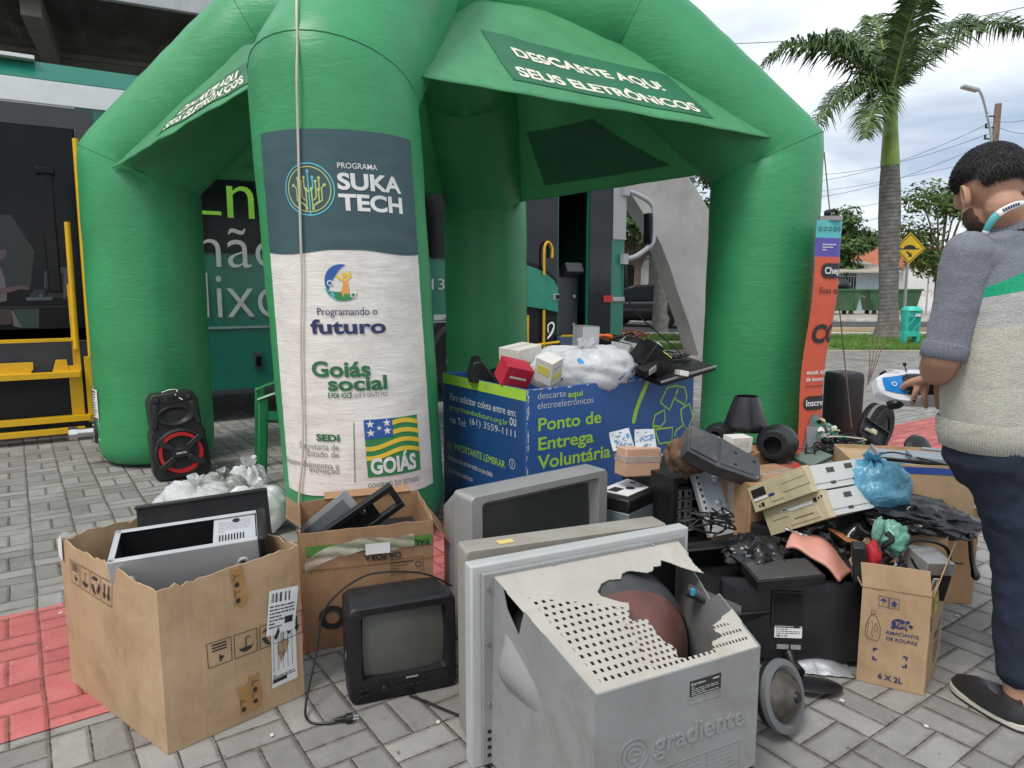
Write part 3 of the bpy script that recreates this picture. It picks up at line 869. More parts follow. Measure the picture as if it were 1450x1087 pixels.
# parked car
def car():
    t = thing('parked_car', 'dark grey hatchback parked in the road behind the palm trunk', 'car', (4.75, 25.9, 0), R(142))
    mc = mat('dark grey car paint', (0.045, 0.047, 0.052), 0.22, metal=0.5, var=0.05); mg = mat('car glass', (0.02, 0.024, 0.028), 0.06, spec=0.8); mb = mat('black tyre', (0.015, 0.015, 0.015), 0.85)
    # side profile, nose towards +x ; body as lofted stations
    st = [(-2.0, .45, .80, .70), (-1.9, .28, .98, .80), (-1.4, .22, 1.02, .86), (-.6, .20, .98, .87), (.4, .20, .96, .87), (1.1, .22, .90, .85), (1.7, .28, .80, .78), (1.95, .42, .66, .62)]
    b = MB(mc); rings = []
    for x_, z0, z1, hw in st:
        r_ = []
        for k_ in range(20):
            a = 2 * PI * k_ / 20; c_, s_ = math.cos(a), math.sin(a); e_ = .5
            r_.append((x_, hw * math.copysign(abs(c_) ** e_, c_), (z0 + z1) / 2 + (z1 - z0) / 2 * math.copysign(abs(s_) ** e_, s_)))
        rings.append(r_)
    b.loft(rings); b.build('body', t, sharp=50)
    b = MB(mc)
    cab = [(-1.75, .96, .97, .72), (-1.35, .96, 1.40, .64), (-.7, .95, 1.50, .62), (0, .95, 1.48, .62), (.45, .93, 1.36, .63), (1.05, .88, .93, .70)]
    rings = []
    for x_, z0, z1, hw in cab: rings.append([(x_, -hw - .1, z0), (x_, -hw, z1 - .06), (x_, -hw + .12, z1), (x_, hw - .12, z1), (x_, hw, z1 - .06), (x_, hw + .1, z0)])
    b.loft(rings); b.build('cabin', t, sharp=30)
    for sg in (-1, 1):
        for pl_ in ([(-1.25, 1.02), (-1.2, 1.32), (-.62, 1.40), (-.62, 1.0)], [(-.55, 1.0), (-.55, 1.40), (.02, 1.38), (.42, 1.27), (.78, 1.0)]):
            b = MB(mg); hw = lambda z: .725 - (z - .95) * .2
            vs = [(x_, sg * (hw(z) + .012), z) for x_, z in pl_]
            b.poly(vs if sg < 0 else vs[::-1]); b.build('window', t, smooth=False)
        for x_ in (-1.28, 1.25):
            wh = MB(mb); wh.cyl((x_, sg * .66, .31), (x_, sg * .88, .31), .31, n=24); wh = wh.build('wheel', t)
            b = MB(m_metal); b.cyl((x_, sg * .865, .31), (x_, sg * .885, .31), .2, n=20); b.build('rim', wh)
        b = MB(mat('tail light red', (.35, .01, .012), .2)); b.box((-1.83, sg * .70, .88), (.28, .16, .18), rz=sg * .4); b.build('taillight', t, bev=.02)
        b = MB(mc); b.box((.62, sg * .92, 1.0), (.14, .2, .14)); b.build('wing_mirror', t, bev=.04)
    b = MB(mg); b.hexa([(-1.77, -.6, 1.0), (-1.77, .6, 1.0), (-1.74, .6, 1.0), (-1.74, -.6, 1.0)], [(-1.42, -.55, 1.36), (-1.42, .55, 1.36), (-1.38, .55, 1.36), (-1.38, -.55, 1.36)]); b.build('rear_window', t)
    b = MB(mat('numberplate grey', (.5, .5, .5), .5)); b.box((-2.0, 0, .62), (.02, .4, .13)); b.build('numberplate', t)
car()

# ------------------------------------------------------------------ bus
BD = R(32)
BP = Plane((-4.5, 6.2, 0), (math.cos(BD), math.sin(BD), 0), (0, 0, 1))
def bus():
    t = thing('bus', 'long green, black and white bus with open doors parked behind the inflatable tent', 'bus', BP.o, BD)
    VM = Matrix(((1, 0, 0, 0), (0, 0, -1, 0), (0, 1, 0, 0), (0, 0, 0, 1)))      # sheet (s, z, out) -> local
    mg = mat('bus green', (0.010, 0.155, 0.105), 0.25, var=0.08, scale=1, spec=0.6, dirt=.06)
    mblk = mat('bus black gloss', (0.005, 0.006, 0.008), 0.16, var=0.2, spec=0.22)
    mwh = mat('bus white', (0.72, 0.73, 0.76), 0.3, var=0.05, dirt=.05)
    mgr = mat('bus charcoal', (0.045, 0.047, 0.055), 0.45, var=.1)
    mint = mat('bus interior', (0.012, 0.012, 0.016), 0.8)
    mgl = mat('bus glass', (0.010, 0.013, 0.020), 0.08, spec=.35, var=.2)
    mye = mat('handrail yellow', (0.72, 0.42, 0.005), 0.4, var=.08, dirt=.08)
    msil = mat('bus silver', (0.33, 0.345, 0.37), 0.35, var=.05)
    mlet = mat('bus letter white', (0.50, 0.53, 0.54), 0.5); mletg = mat('bus letter green', (0.28, 0.62, 0.06), 0.5)
    def wall(b, s0, s1, z0, z1, m=None, th=.06): b.box(((s0 + s1) / 2, th / 2, (z0 + z1) / 2), (s1 - s0, th, z1 - z0), m)
    E_ = 7.14
    b = MB(mg, mint)
    # side wall pieces around the two door openings
    wall(b, -4, .72, 2.80, 3.16, mwh); wall(b, -4, .72, .30, .52, mgr); wall(b, .72, 6.02, .28, 3.16); wall(b, 6.52, E_, .45, 3.16); wall(b, 6.02, 6.52, 2.75, 3.16); wall(b, 6.02, 6.52, .28, .42)
    b.box((1.57, 2.5, 1.7), (11.14, .06, 2.9)); b.box((E_ - .03, 1.26, 1.8), (.06, 2.42, 2.7)); b.box((-4, 1.26, 1.7), (.06, 2.42, 2.9))
    b.box((1.57, 1.26, .62), (11.1, 2.4, .05), mint); b.box((1.57, 1.28, 3.12), (11.0, 2.36, .06), mint); b.box((.78, 1.26, 1.9), (.05, 2.4, 2.4), mint); b.box((5.6, 1.26, 1.9), (.05, 2.4, 2.4), mint)
    b.box((1.57, 2.44, 1.85), (11, .04, 2.4), mint)
    b.build('body', t, smooth=False)
    b = MB(mwh); n_ = 10
    b.loft([[(-4, -.012, 3.14), (-4, -.012, 3.16), (-4, .16, 3.34), (-4, .6, 3.42), (-4, 2.0, 3.42), (-4, 2.5, 3.16)], [(E_, -.012, 3.14), (E_, -.012, 3.16), (E_, .16, 3.34), (E_, .6, 3.42), (E_, 2.0, 3.42), (E_, 2.5, 3.16)]], mg)
    b.box((-1.2, .12, 3.345), (3.3, .16, .03), mwh)
    b.build('roof', t, smooth=False)
    b = MB(mwh); b.prism([(-4, 2.955), (E_, 2.955), (E_, 3.15), (-4, 3.15)], .004, .014, None, VM); b.build('white_band', t, bev=.003)
    b = MB(mgr); b.prism([(-4, 2.76), (.85, 2.76), (.85, 2.94), (-4, 2.94)], .004, .012, None, VM); b.prism([(.70, .52), (.98, .52), (.98, 2.76), (.70, 2.76)], .004, .022, None, VM); b.build('door_surround', t, bev=.004)
    # black window band with lettering
    b = MB(mblk); b.prism([(.99, 1.71), (5.02, 1.71), (5.02, 2.94), (.99, 2.94)], .004, .012, None, VM)
    W = BP.hit
    def tx(s_, px0, pxb, px1, m, **k):
        a = W(px0, pxb); c = W(px1, pxb)
        b.text(s_, a[0], a[1], 1, m, lambda x, y: (x, y, .0165), VM, width=c[0] - a[0], **k)
    a = W(322, 308); c = W(358, 265); b.text('n', a[0], a[1], 1, mletg, lambda x, y: (x, y, .0165), VM, bold=-.004, width=c[0] - a[0], height=c[1] - a[1]); a = W(280, 303); b.flat(rect2(a[0] - .25, a[1], .25 + W(313, 303)[0] - a[0], .035), mletg, lambda x, y: (x, y, .0165), VM)
    b.build('window_band', t, smooth=False)
    b = MB(mlet)
    a = W(279, 378); c = W(402, 378); b.text('não', a[0], a[1], 1, mlet, lambda x, y: (x, y, .0175), VM, bold=-.008, width=c[0] - a[0], height=(W(280, 321)[1] - a[1]))
    a = W(290, 450); c = W(402, 450); b.text('lixo', a[0], a[1], 1, mlet, lambda x, y: (x, y, .0175), VM, bold=-.008, width=c[0] - a[0], height=(W(280, 386)[1] - a[1]))
    b.build('lettering', t, smooth=False); b = MB(mlet)
    a = W(594, 410); c = W(642, 410); b.text('6135', a[0], a[1], 1, mlet, lambda x, y: (x, y, .0085), VM, bold=.004, width=c[0] - a[0], height=.13)
    b.build('fleet_number', t, smooth=False); b = MB(mlet)
    b.prism([(4.21, .985), (4.38, .985), (4.38, 1.05), (4.21, 1.05)], .006, .010, None, VM)
    b.build('side_plate', t, smooth=False)
    b = MB(mgr); b.prism([(.99, .955), (5.02, .955), (5.02, .975), (.99, .975)], .003, .012, mat('trim light', (.25, .33, .31), .4), VM)
    b.prism([(2.15, .52), (2.23, .52), (2.23, .70), (2.15, .70)], .003, .018, None, VM); b.prism([(2.165, .56), (2.215, .56), (2.215, .66), (2.165, .66)], .018, .03, mblk, VM)
    b.prism([(.99, .285), (4.0, .285), (4.0, .33), (.99, .33)], .003, .02, None, VM)
    b.build('side_trim', t, smooth=False)
    # front wheel in its arch
    wc = (4.62, .5)
    b = MB(mint); b.prism(circle2(wc[0], wc[1], .58, 32), .004, .010, None, VM); b.build('wheel_arch', t, smooth=False)
    wh = MB(mat('bus tyre', (.014, .014, .014), .9)); wh.lathe([(.2, 0), (.3, .05), (.46, .05), (.5, .0), (.5, -.2), (.2, -.2)], 32, None, Matrix.Translation((wc[0], -.02, wc[1])) @ Euler((PI / 2, 0, 0)).to_matrix().to_4x4()); wh = wh.build('wheel', t)
    b = MB(msil); b.lathe([(0, .06), (.1, .06), (.13, .01), (.29, .04), (.31, .05)], 24, None, Matrix.Translation((wc[0], -.02, wc[1])) @ Euler((PI / 2, 0, 0)).to_matrix().to_4x4()); b.build('rim', wh)
    # front part: tall window, green swoosh, low glass door
    b = MB(mgl); b.prism([(5.03, 1.14), (6.0, 1.14), (6.0, 2.92), (5.03, 2.92)], .004, .012, None, VM)
    b.prism([(5.03, .45), (6.0, .45), (6.0, 1.10), (5.03, 1.10)], .004, .012, None, VM)
    b.build('front_window', t, smooth=False)
    top = [W(*q) for q in ((738, 374), (755, 379), (770, 386), (783, 397), (794, 408))]
    bot = [W(*q) for q in ((794, 442), (770, 438), (738, 433))]
    sw = [(5.03, top[0][1] + .06)] + top + bot + [(5.03, bot[-1][1])]
    sw = [(min(x, 6.0), z) for x, z in sw]
    b = MB(mblk); b.prism([(x, z + (.06 if i < 6 else -.05)) for i, (x, z) in enumerate(sw)], .0125, .0165, None, VM); b.build('swoosh_shadow_gap', t, smooth=False)
    b = MB(mg); b.prism(sw, .017, .035, mat('bus bright green', (0.015, 0.25, 0.17), .25), VM); b.build('swoosh_panel', t, bev=.006)
    q = W(785, 420); b = MB(msil); b.box((q[0], -.04, q[1]), (.09, .012, .08)); b.box((q[0] + .015, -.05, q[1]), (.05, .012, .05), mblk); b.build('door_button', t, bev=.004)
    b = MB(mye); a = W(767, 380); c = W(767, 345); e = W(778, 365)
    for yo in (-.06,): b.tube(smooth_path([(a[0], yo, W(767, 389)[1]), (a[0], yo, c[1] - .06), ((a[0] + e[0]) / 2, yo, c[1] + .02), (e[0], yo, c[1] - .06), (e[0], yo, e[1])], 5), .017, 8); b.tube([(a[0], -.06, .5), (a[0], -.06, W(767, 439)[1])], .017, 8)
    b.tube([(5.5, -.06, 1.02), (5.5, -.06, .45)], .022, 8); b.tube([(5.4, -.06, .62), (6.0, -.06, .66)], .018, 8)
    b.build('handrail', t)
    # open driver's door: dash and step inside
    b = MB(mgr)
    b.box((6.27, .55, 1.15), (.46, .7, .95)); b.box((6.34, .20, 1.58), (.28, .3, .14), rx=R(-25)); b.cyl((6.42, .17, 1.25), (6.42, .195, 1.25), .03, n=12, m=msil); b.cyl((6.42, .17, .86), (6.42, .195, .86), .03, n=12, m=msil)
    b.build('dashboard', t, bev=.02)
    b = MB(mat('step blue', (.05, .08, .15), .5)); b.box((6.25, .1, .58), (.5, .4, .3)); b.build('step', t, bev=.01)
    b = MB(mye); b.box((6.27, -.09, .74), (.5, .03, .02)); b.build('step_edge', t)
    b = MB(mgl); b.prism([(6.52, .72), (6.60, .66), (6.78, .66), (6.9, .74), (6.9, 2.95), (6.52, 2.95)], .004, .016, None, VM); b.build('door_glass', t, smooth=False)
    b = MB(msil); b.prism([(6.92, 2.02), (E_ + .01, 2.02), (E_ + .01, 2.94), (6.92, 2.94)], .004, .02, None, VM); b.build('front_pillar', t, bev=.006)
    b = MB(msil); b.prism([(6.92, 1.18), (E_ + .01, 1.18), (E_ + .01, 1.24), (6.92, 1.24)], .004, .02, None, VM); b.build('side_reflector', t, bev=.006)
    b = MB(mat('marker red', (.42, .015, .02), .25)); b.prism([(6.76, 1.17), (6.92, 1.17), (6.92, 1.26), (6.76, 1.26)], .02, .035, None, VM); b.build('side_marker', t, bev=.006)
    # mirror arms reaching out in front
    b = MB(msil)
    m0 = Vector((E_, -.03, 2.68)); m1 = Vector((E_ + .34, -.16, 2.50))
    b.box((E_ - .03, -.04, 2.68), (.09, .07, .14)); b.box((E_ - .03, -.04, 1.76), (.09, .07, .14))
    b.tube(smooth_path([m0, (E_ + .16, -.10, 2.62), m1, (E_ + .37, -.18, 2.3), (E_ + .37, -.18, 2.02), (E_ + .30, -.15, 1.92), (E_ + .14, -.08, 1.80), (E_, -.03, 1.76)], 6), .034, 8)
    b.build('mirror_arm', t)
    b = MB(mblk); b.box((E_ + .30, -.13, 2.18), (.06, .14, .42)); b.build('mirror', t, bev=.02)
    b = MB(mblk); b.tube(smooth_path([(E_, -.05, 1.7), (E_ + .05, -.06, 1.2), (E_ + .25, -.1, .95), (E_ + .9, .1, .62), (E_ + 1.6, .4, .3)], 6), .012, 6); b.build('hanging_cable', t)
    # wheelchair lift at the left doorway
    lf = MB(mye)
    def yb(c, d, **k): lf.box(c, d, **k)
    yb((-1.9, -.16, .905), (5.0, .05, .03)); yb((-1.9, -.22, .60), (5.0, .10, .05)); lf.prism([(-4, .58), (.20, .58), (.25, .66), (.25, .72), (-4, .72)], .17, .175, None, VM); lf.prism([(.38, .60), (.52, .60), (.50, .73), (.42, .73)], .17, .175, None, VM)
    yb((-1.9, -.20, .20), (5.1, .10, .05)); yb((-1.9, -.24, .10), (5.0, .06, .05))
    yb((.58, -.12, 1.02), (.06, .05, .75)); yb((.56, -.14, .42), (.10, .06, .5)); yb((.66, -.18, .45), (.05, .04, .6))
    lf.build('lift_frame', t, bev=.008)
    lf = MB(mye)
    for q0, q1 in (((106, 200), (133, 570)), ((95, 316), (108, 492))):
        a = W(*q0); c = W(*q1); lf.tube([(a[0], -.14, a[1]), (c[0], -.18, c[1])], .024, 10)
    lf.build('lift_rail', t)
    b = MB(mgr); b.box((-1.7, -.02, .75), (4.75, .05, .28)); b.build('lift_panel', t, bev=.01)
    b = MB(mint); b.box((-1.7, .02, .40), (4.75, .05, .36)); b.build('underbody_panel', t)
    b = MB(mblk); b.box((.46, .02, 1.85), (.10, .12, 1.05)); b.box((.46, .0, 2.38), (.14, .14, .06)); b.build('door_hinge_column', t, bev=.01)
    # dark glazed side with a printed scene: a woman at a small computer beside a cabinet
    b = MB(mblk); b.prism([(-4, 1.0), (.69, 1.0), (.69, 2.80), (-4, 2.80)], .0, .006, None, VM); b.build('printed_glass', t, smooth=False)
    b = MB(mat('print mauve skin', (.085, .045, .062), .3)); ms_, mg2, mc2, mk2 = mat('print pale shirt', (.10, .085, .10), .3), mat('print dusk green', (.012, .040, .030), .3), mat('print blue grey', (.05, .085, .10), .3), mat('print night', (.008, .012, .022), .3)
    def pr(pts, m, o): b.flat(poly2([W(x * .1288, 330 + y * .1288) for x, y in pts]), m, lambda x, y: (x, y, .007 + o), VM)
    pr([(-400, -200), (120, -200), (380, 200), (330, 620), (-400, 640)], mat('print gloom', (.010, .018, .018), .3), 0)
    pr([(-60, 120), (20, 110), (60, 160), (70, 210), (55, 260), (30, 300), (-60, 320)], 0, .001); pr([(-60, 110), (20, 105), (62, 150), (60, 180), (-60, 190)], mk2, .002); pr([(-60, 290), (60, 290), (30, 345), (-60, 370)], mk2, .002)
    pr([(-80, 390), (10, 380), (45, 480), (70, 620), (78, 740), (-80, 780)], ms_, .001); pr([(-60, 620), (60, 600), (200, 580), (250, 570), (320, 590), (315, 625), (230, 612), (60, 660), (-60, 690)], 0, .002)
    pr([(320, 700), (370, 620), (560, 610), (500, 700)], mk2, .001); pr([(285, 705), (580, 700), (570, 735), (290, 740)], mc2, .002); pr([(430, 680), (450, 668), (472, 690), (468, 715), (430, 712)], ms_, .003)
    pr([(490, 440), (540, 375), (745, 375), (700, 440)], mc2, .001); pr([(490, 440), (700, 440), (700, 705), (490, 705)], mk2, .001); pr([(700, 440), (745, 375), (765, 650), (700, 735)], ms_, .001); pr([(488, 440), (497, 440), (497, 610), (488, 610)], mc2, .002); pr([(630, 610), (650, 596), (668, 612), (650, 634)], mc2, .002)
    pr([(-60, 805), (740, 800), (740, 812), (-60, 820)], mk2, .002); pr([(-60, 830), (125, 830), (130, 1000), (-60, 1010)], mat('print umber', (.035, .022, .02), .3), .001); pr([(125, 845), (150, 850), (240, 1040), (150, 1020)], ms_, .001); pr([(150, 830), (430, 830), (430, 1040), (240, 1040)], mg2, .001)
    b.build('printed_picture', t, smooth=False)
    return t
the_bus = bus()

# ------------------------------------------------------------------ inflatable tent
m_tent = None
def tent_mat(name, col, transl=0.0):
    m, t, b = new_mat(name)
    n1 = noise_tex(t, 1.6, 5, 0.6)
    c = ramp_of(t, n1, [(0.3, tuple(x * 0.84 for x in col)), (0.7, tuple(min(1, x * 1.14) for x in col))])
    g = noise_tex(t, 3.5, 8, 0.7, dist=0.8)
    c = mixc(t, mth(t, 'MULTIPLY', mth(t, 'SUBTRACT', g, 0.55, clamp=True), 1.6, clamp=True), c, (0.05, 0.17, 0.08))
    t.links.new(c, b.inputs['Base Color'])
    b.inputs['Roughness'].default_value = 0.42
    b.inputs['Specular IOR Level'].default_value = 0.45
    co = nd(t, 'ShaderNodeTexCoord'); mp = nd(t, 'ShaderNodeMapping'); mp.inputs['Scale'].default_value = (5, 5, 16)
    t.links.new(co.outputs['Object'], mp.inputs['Vector'])
    w1 = noise_tex(t, 1.0, 6, 0.6, vec=mp.outputs[0], dist=1.2)
    w2 = noise_tex(t, 14, 4, 0.6, dist=0.6)
    bump_of(t, b, mth(t, 'ADD', w1, mth(t, 'MULTIPLY', w2, 0.25)), 0.30, 0.014)
    if transl:
        o = t.nodes['Material Output']; tr = nd(t, 'ShaderNodeBsdfTranslucent'); ms = nd(t, 'ShaderNodeMixShader')
        t.links.new(c, tr.inputs[0]); ms.inputs[0].default_value = transl
        t.links.new(b.outputs[0], ms.inputs[1]); t.links.new(tr.outputs[0], ms.inputs[2]); t.links.new(ms.outputs[0], o.inputs[0])
    return m
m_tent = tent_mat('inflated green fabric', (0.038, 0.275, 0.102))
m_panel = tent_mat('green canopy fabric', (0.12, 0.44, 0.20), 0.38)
m_patch = tent_mat('dark green print', (0.045, 0.215, 0.115), 0.3)
m_print = mat('cream print', (0.74, 0.70, 0.58), 0.6, var=.06)
TENT = thing('inflatable_tent', 'large green inflatable four-legged tent with printed canopy standing over the bin', 'tent', (-0.5, 5.6, 0))
TI = Matrix.Translation((0.5, -5.6, 0))
m_seam = mat('seam thread', (.016, .14, .055), .7)
LEG = {  # foot centre, knee centre, radius
    'F': (Vector((-0.835, 4.00, 0)), Vector((-0.955, 4.00, 2.42)), 0.447),
    'L': (Vector((-2.86, 5.62, 0)), Vector((-2.885, 5.68, 2.27)), 0.425),
    'R': (Vector((1.965, 5.72, 0)), Vector((1.985, 5.72, 2.37)), 0.415),
    'B': (Vector((-0.26, 7.55, 0)), Vector((-0.28, 7.55, 2.28)), 0.43)}
APEX = Vector((-0.5, 5.75, 3.62))
def seam_of(k):
    kn = LEG[k][1]
    f = {'F': .46, 'L': .42, 'R': .44, 'B': .46}[k]
    h = Vector((kn.x, kn.y, 0)).lerp(Vector((APEX.x, APEX.y, 0)), f)
    return Vector((h.x, h.y, {'F': 3.36, 'L': 3.22, 'R': 3.33, 'B': 3.2}[k]))
def mitre_tube(b, pts, r, n, m, M, taper0=True):
    rings = []
    segs = [(pts[i + 1] - pts[i]).normalized() for i in range(len(pts) - 1)]
    ref = segs[0].cross((pts[-1] - pts[0]).normalized()).normalized()
    def ring(c, t, rr, plane=None):
        a = ref; a = (a - t * a.dot(t)).normalized(); q = t.cross(a)
        out_ = []
        for k in range(n):
            an = 2 * PI * k / n
            p = c + a * (math.cos(an) * rr) + q * (math.sin(an) * rr)
            if plane is not None:
                s_ = (c - p).dot(plane) / t.dot(plane); p = p + t * s_
            out_.append(p)
        return out_
    if taper0:
        for z, f in ((0.0, .62), (.015, .80), (.05, .91), (.11, .975), (.2, 1.0)): rings.append(ring(pts[0] + segs[0] * z, segs[0], r * f))
    else: rings.append(ring(pts[0], segs[0], r))
    for i in range(1, len(pts)):
        L_ = (pts[i] - pts[i - 1]).length
        t = segs[i - 1]
        st = 10
        lo = 0.22 if i == 1 else 0.25
        hi = L_ - (0.24 if i < len(pts) - 1 else 0)
        for j in range(1, st + 1): rings.append(ring(pts[i - 1] + t * (lo + (hi - lo) * j / st), t, r * (1 + 0.006 * math.sin(j * 2.1 + i))))
        if i < len(pts) - 1:
            pl = (segs[i - 1] + segs[i]).normalized()
            rings.append([p * 0.55 + q * 0.45 for p, q in zip(ring(pts[i] - t * .10, t, r * .995), ring(pts[i], t, r * .985, pl))])
            kr = ring(pts[i], t, r * .962, pl); rings.append(kr); b.tube([M @ p for p in kr + kr[:2]], .0028, 5, m_seam)
            t2 = segs[i]
            rings.append([p * 0.55 + q * 0.45 for p, q in zip(ring(pts[i] + t2 * .10, t2, r * .995), ring(pts[i], t2, r * .985, pl))])
    b.loft(rings, m, M)
for k in 'FLRB':
    ft, kn, r_ = LEG[k]
    b = MB(m_tent)
    mitre_tube(b, [ft, kn, seam_of(k), APEX], r_, 40, None, TI)
    b.build('inflatable_leg', TENT, sharp=60)
# canopy panels between neighbouring legs
def quadpt(A, B_, C, D, u, v, sag=0.0):
    p = A * (1 - u) * (1 - v) + B_ * u * (1 - v) + C * u * v + D * (1 - u) * v
    p.z -= sag * math.sin(PI * u) * math.sin(PI * v)
    return p
def panel(A, B_, C, D, patch, text, sag=.04, seed=0, side=1):
    # A,B lower edge; C above B, D above A
    b = MB(m_panel)
    def wr(u, v): return .010 * noise.noise(Vector((u * 9 + seed, v * 3, 1))) + .006 * noise.noise(Vector((u * 4, v * 22, 5 + seed)))
    nrm = (B_ - A).cross(D - A).normalized()
    def fn(u, v): return TI @ (quadpt(A, B_, C, D, u, v, sag) + nrm * wr(u, v))
    b.grid(fn, 48, 26)
    top = (C + D) / 2
    k0 = len(b.v)
    b.add([TI @ C, TI @ D, TI @ (APEX - Vector((0, 0, .12)))], [(0, 1, 2)])
    o = b.build('canopy_panel', TENT, sharp=80)
    sol = o.modifiers.new('thickness', 'SOLIDIFY'); sol.thickness = .006; sol.offset = 0
    if patch:
        b = MB(m_patch)
        q = [Vector(p) for p in patch]
        def f2(u, v):
            uu = q[0] * (1 - u) * (1 - v) + q[1] * u * (1 - v) + q[2] * u * v + q[3] * (1 - u) * v
            return TI @ (quadpt(A, B_, C, D, uu.x, uu.y, sag) + nrm * (wr(uu.x, uu.y) + .009 * side))
        b.grid(f2, 30, 12)
        if text:
            wl = (quadpt(A, B_, C, D, *q[1]) - quadpt(A, B_, C, D, *q[0])).length
            hl = (quadpt(A, B_, C, D, *q[3]) - quadpt(A, B_, C, D, *q[0])).length
            def f3(x, y):
                u = x / wl; v = y / hl
                uu = q[0] * (1 - u) * (1 - v) + q[1] * u * (1 - v) + q[2] * u * v + q[3] * (1 - u) * v
                return TI @ (quadpt(A, B_, C, D, uu.x, uu.y, sag) + nrm * (wr(uu.x, uu.y) + .0112))
            for s_, x0, y0, w_ in text: b.text(s_, x0 * wl, y0 * hl, 1, m_print, f3, None, cut=.05, bold=.034, width=w_ * wl)
        b.build('canopy_print', TENT, sharp=80)
TXT = [('DESCARTE AQUI', .10, .53, .77), ('SEUS ELETRÔNICOS', .045, .10, .91)]
A = P(596, 108, 4.05); B_ = P(1101, 196, 5.34); C = P(880, 33, 5.62); D = Vector((-.62, 4.95, 3.30))
def inv_uv(A, B_, C, D, px, py):
    """where on a canopy panel a point stands (Newton on the bilinear sheet)"""
    r = ray(px, py); u = v = .5
    for _ in range(30):
        def e(u, v):
            p = quadpt(A, B_, C, D, u, v) - EYE; k = p.dot(r) / r.dot(r); d = p - r * k
            return Vector((d.x, d.z))
        f0 = e(u, v); h = 1e-4; fu = (e(u + h, v) - f0) / h; fv = (e(u, v + h) - f0) / h
        det = fu.x * fv.y - fu.y * fv.x
        if abs(det) < 1e-9: break
        u -= (f0.x * fv.y - f0.y * fv.x) / det; v -= (fu.x * f0.y - fu.y * f0.x) / det
    return (u, v)
pt = [inv_uv(A, B_, C, D, *q) for q in ((727, 113), (1010, 168), (944, 106), (680, 40))]
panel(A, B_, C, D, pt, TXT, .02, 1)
A = P(159, 238, 5.25); B_ = P(372, 118, 4.15); C = P(395, 40, 4.75); D = P(343, 66, 5.2)
B2 = P(356, 122, 4.15); C2 = P(360, 62, 4.6)
pt = [inv_uv(A, B2, C2, D, *q) for q in ((222, 194), (354, 116), (352, 88), (262, 150))]
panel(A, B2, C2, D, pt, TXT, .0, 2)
# far panels, seen from below
kR, kB, kL = LEG['R'][1], LEG['B'][1], LEG['L'][1]
A = P(992, 247, 6.35); B_ = P(737, 286, 7.35); C = seam_of('B') + Vector((.3, 0, -.05)); D = seam_of('R') + Vector((-.1, .35, -.1))
pt = [(.10, .12), (.82, .13), (.86, .62), (.36, .62)]
panel(A, B_, C, D, pt, None, .03, 3, -1)
A = kB + Vector((-.35, .1, .05)); B_ = kL + Vector((.2, .35, 0)); C = seam_of('L') + Vector((.1, .3, -.1)); D = seam_of('B') + Vector((-.35, 0, -.1))
panel(A, B_, C, D, [(.12, .12), (.88, .12), (.75, .6), (.25, .6)], None, .03, 4)
# air valve and maker's sheet on the left leg
lf_, lk, lr = LEG['L']
b = MB(mat('chrome', (.6, .6, .6), .2, metal=1), mat('vent black', (.02, .02, .02), .5))
dv = Vector((-.86, -.5, 0)).normalized()
vp = Vector((lf_.x, lf_.y, .26)) + dv * (lr - .01)
VMx = Matrix.Translation(TI @ vp) @ dv.to_track_quat('Z', 'Y').to_matrix().to_4x4()
b.lathe([(0, .015), (.05, .02), (.085, .02), (.10, .004), (.10, -.02)], 24, 1, VMx)
for i in range(16): b.box((.068, 0, .024), (.045, .010, .008), 0, VMx @ Euler((0, 0, i * PI / 8)).to_matrix().to_4x4())
b.cyl((0, 0, .02), (0, 0, .13), .035, n=14, m=0, M=VMx); b.lathe([(0, .19), (.045, .19), (.05, .18), (.05, .13), (0, .13)], 8, 0, VMx)
b.build('air_valve', TENT)
m_paper = mat('paper white', (.70, .69, .66), .75, var=.05)
m_ink = mat('black ink', (.02, .02, .022), .6); m_navy = mat('navy ink', (.02, .03, .11), .6)
def leg_fn(k, a0, off):
    ft, kn, r_ = LEG[k]
    def fn(x, y):
        c = ft.lerp(kn, y / kn.z); a = a0 + x / r_
        return TI @ Vector((c.x + math.sin(a) * (r_ + off), c.y - math.cos(a) * (r_ + off), y))
    return fn
b = MB(m_paper)
fn = leg_fn('L', R(-62), .006); fo = leg_fn('L', R(-62), .009)
b.flat(rect2(-.02, .36, .2, .24), None, fn, cut=.03)
b.flat(rect2(-.02, .36, .05, .24), m_navy, fo, cut=.03)
for i in range(9): b.flat(rect2(.045, .395 + i * .02, random.uniform(.06, .12), .007), m_ink, fo, cut=.03)
b.flat(rect2(.05, .575, .1, .012), m_ink, fo, cut=.03); b.flat(rect2(.04, .365, .13, .018), m_navy, fo, cut=.03)
b.build('instruction_sheet', TENT, sharp=80)

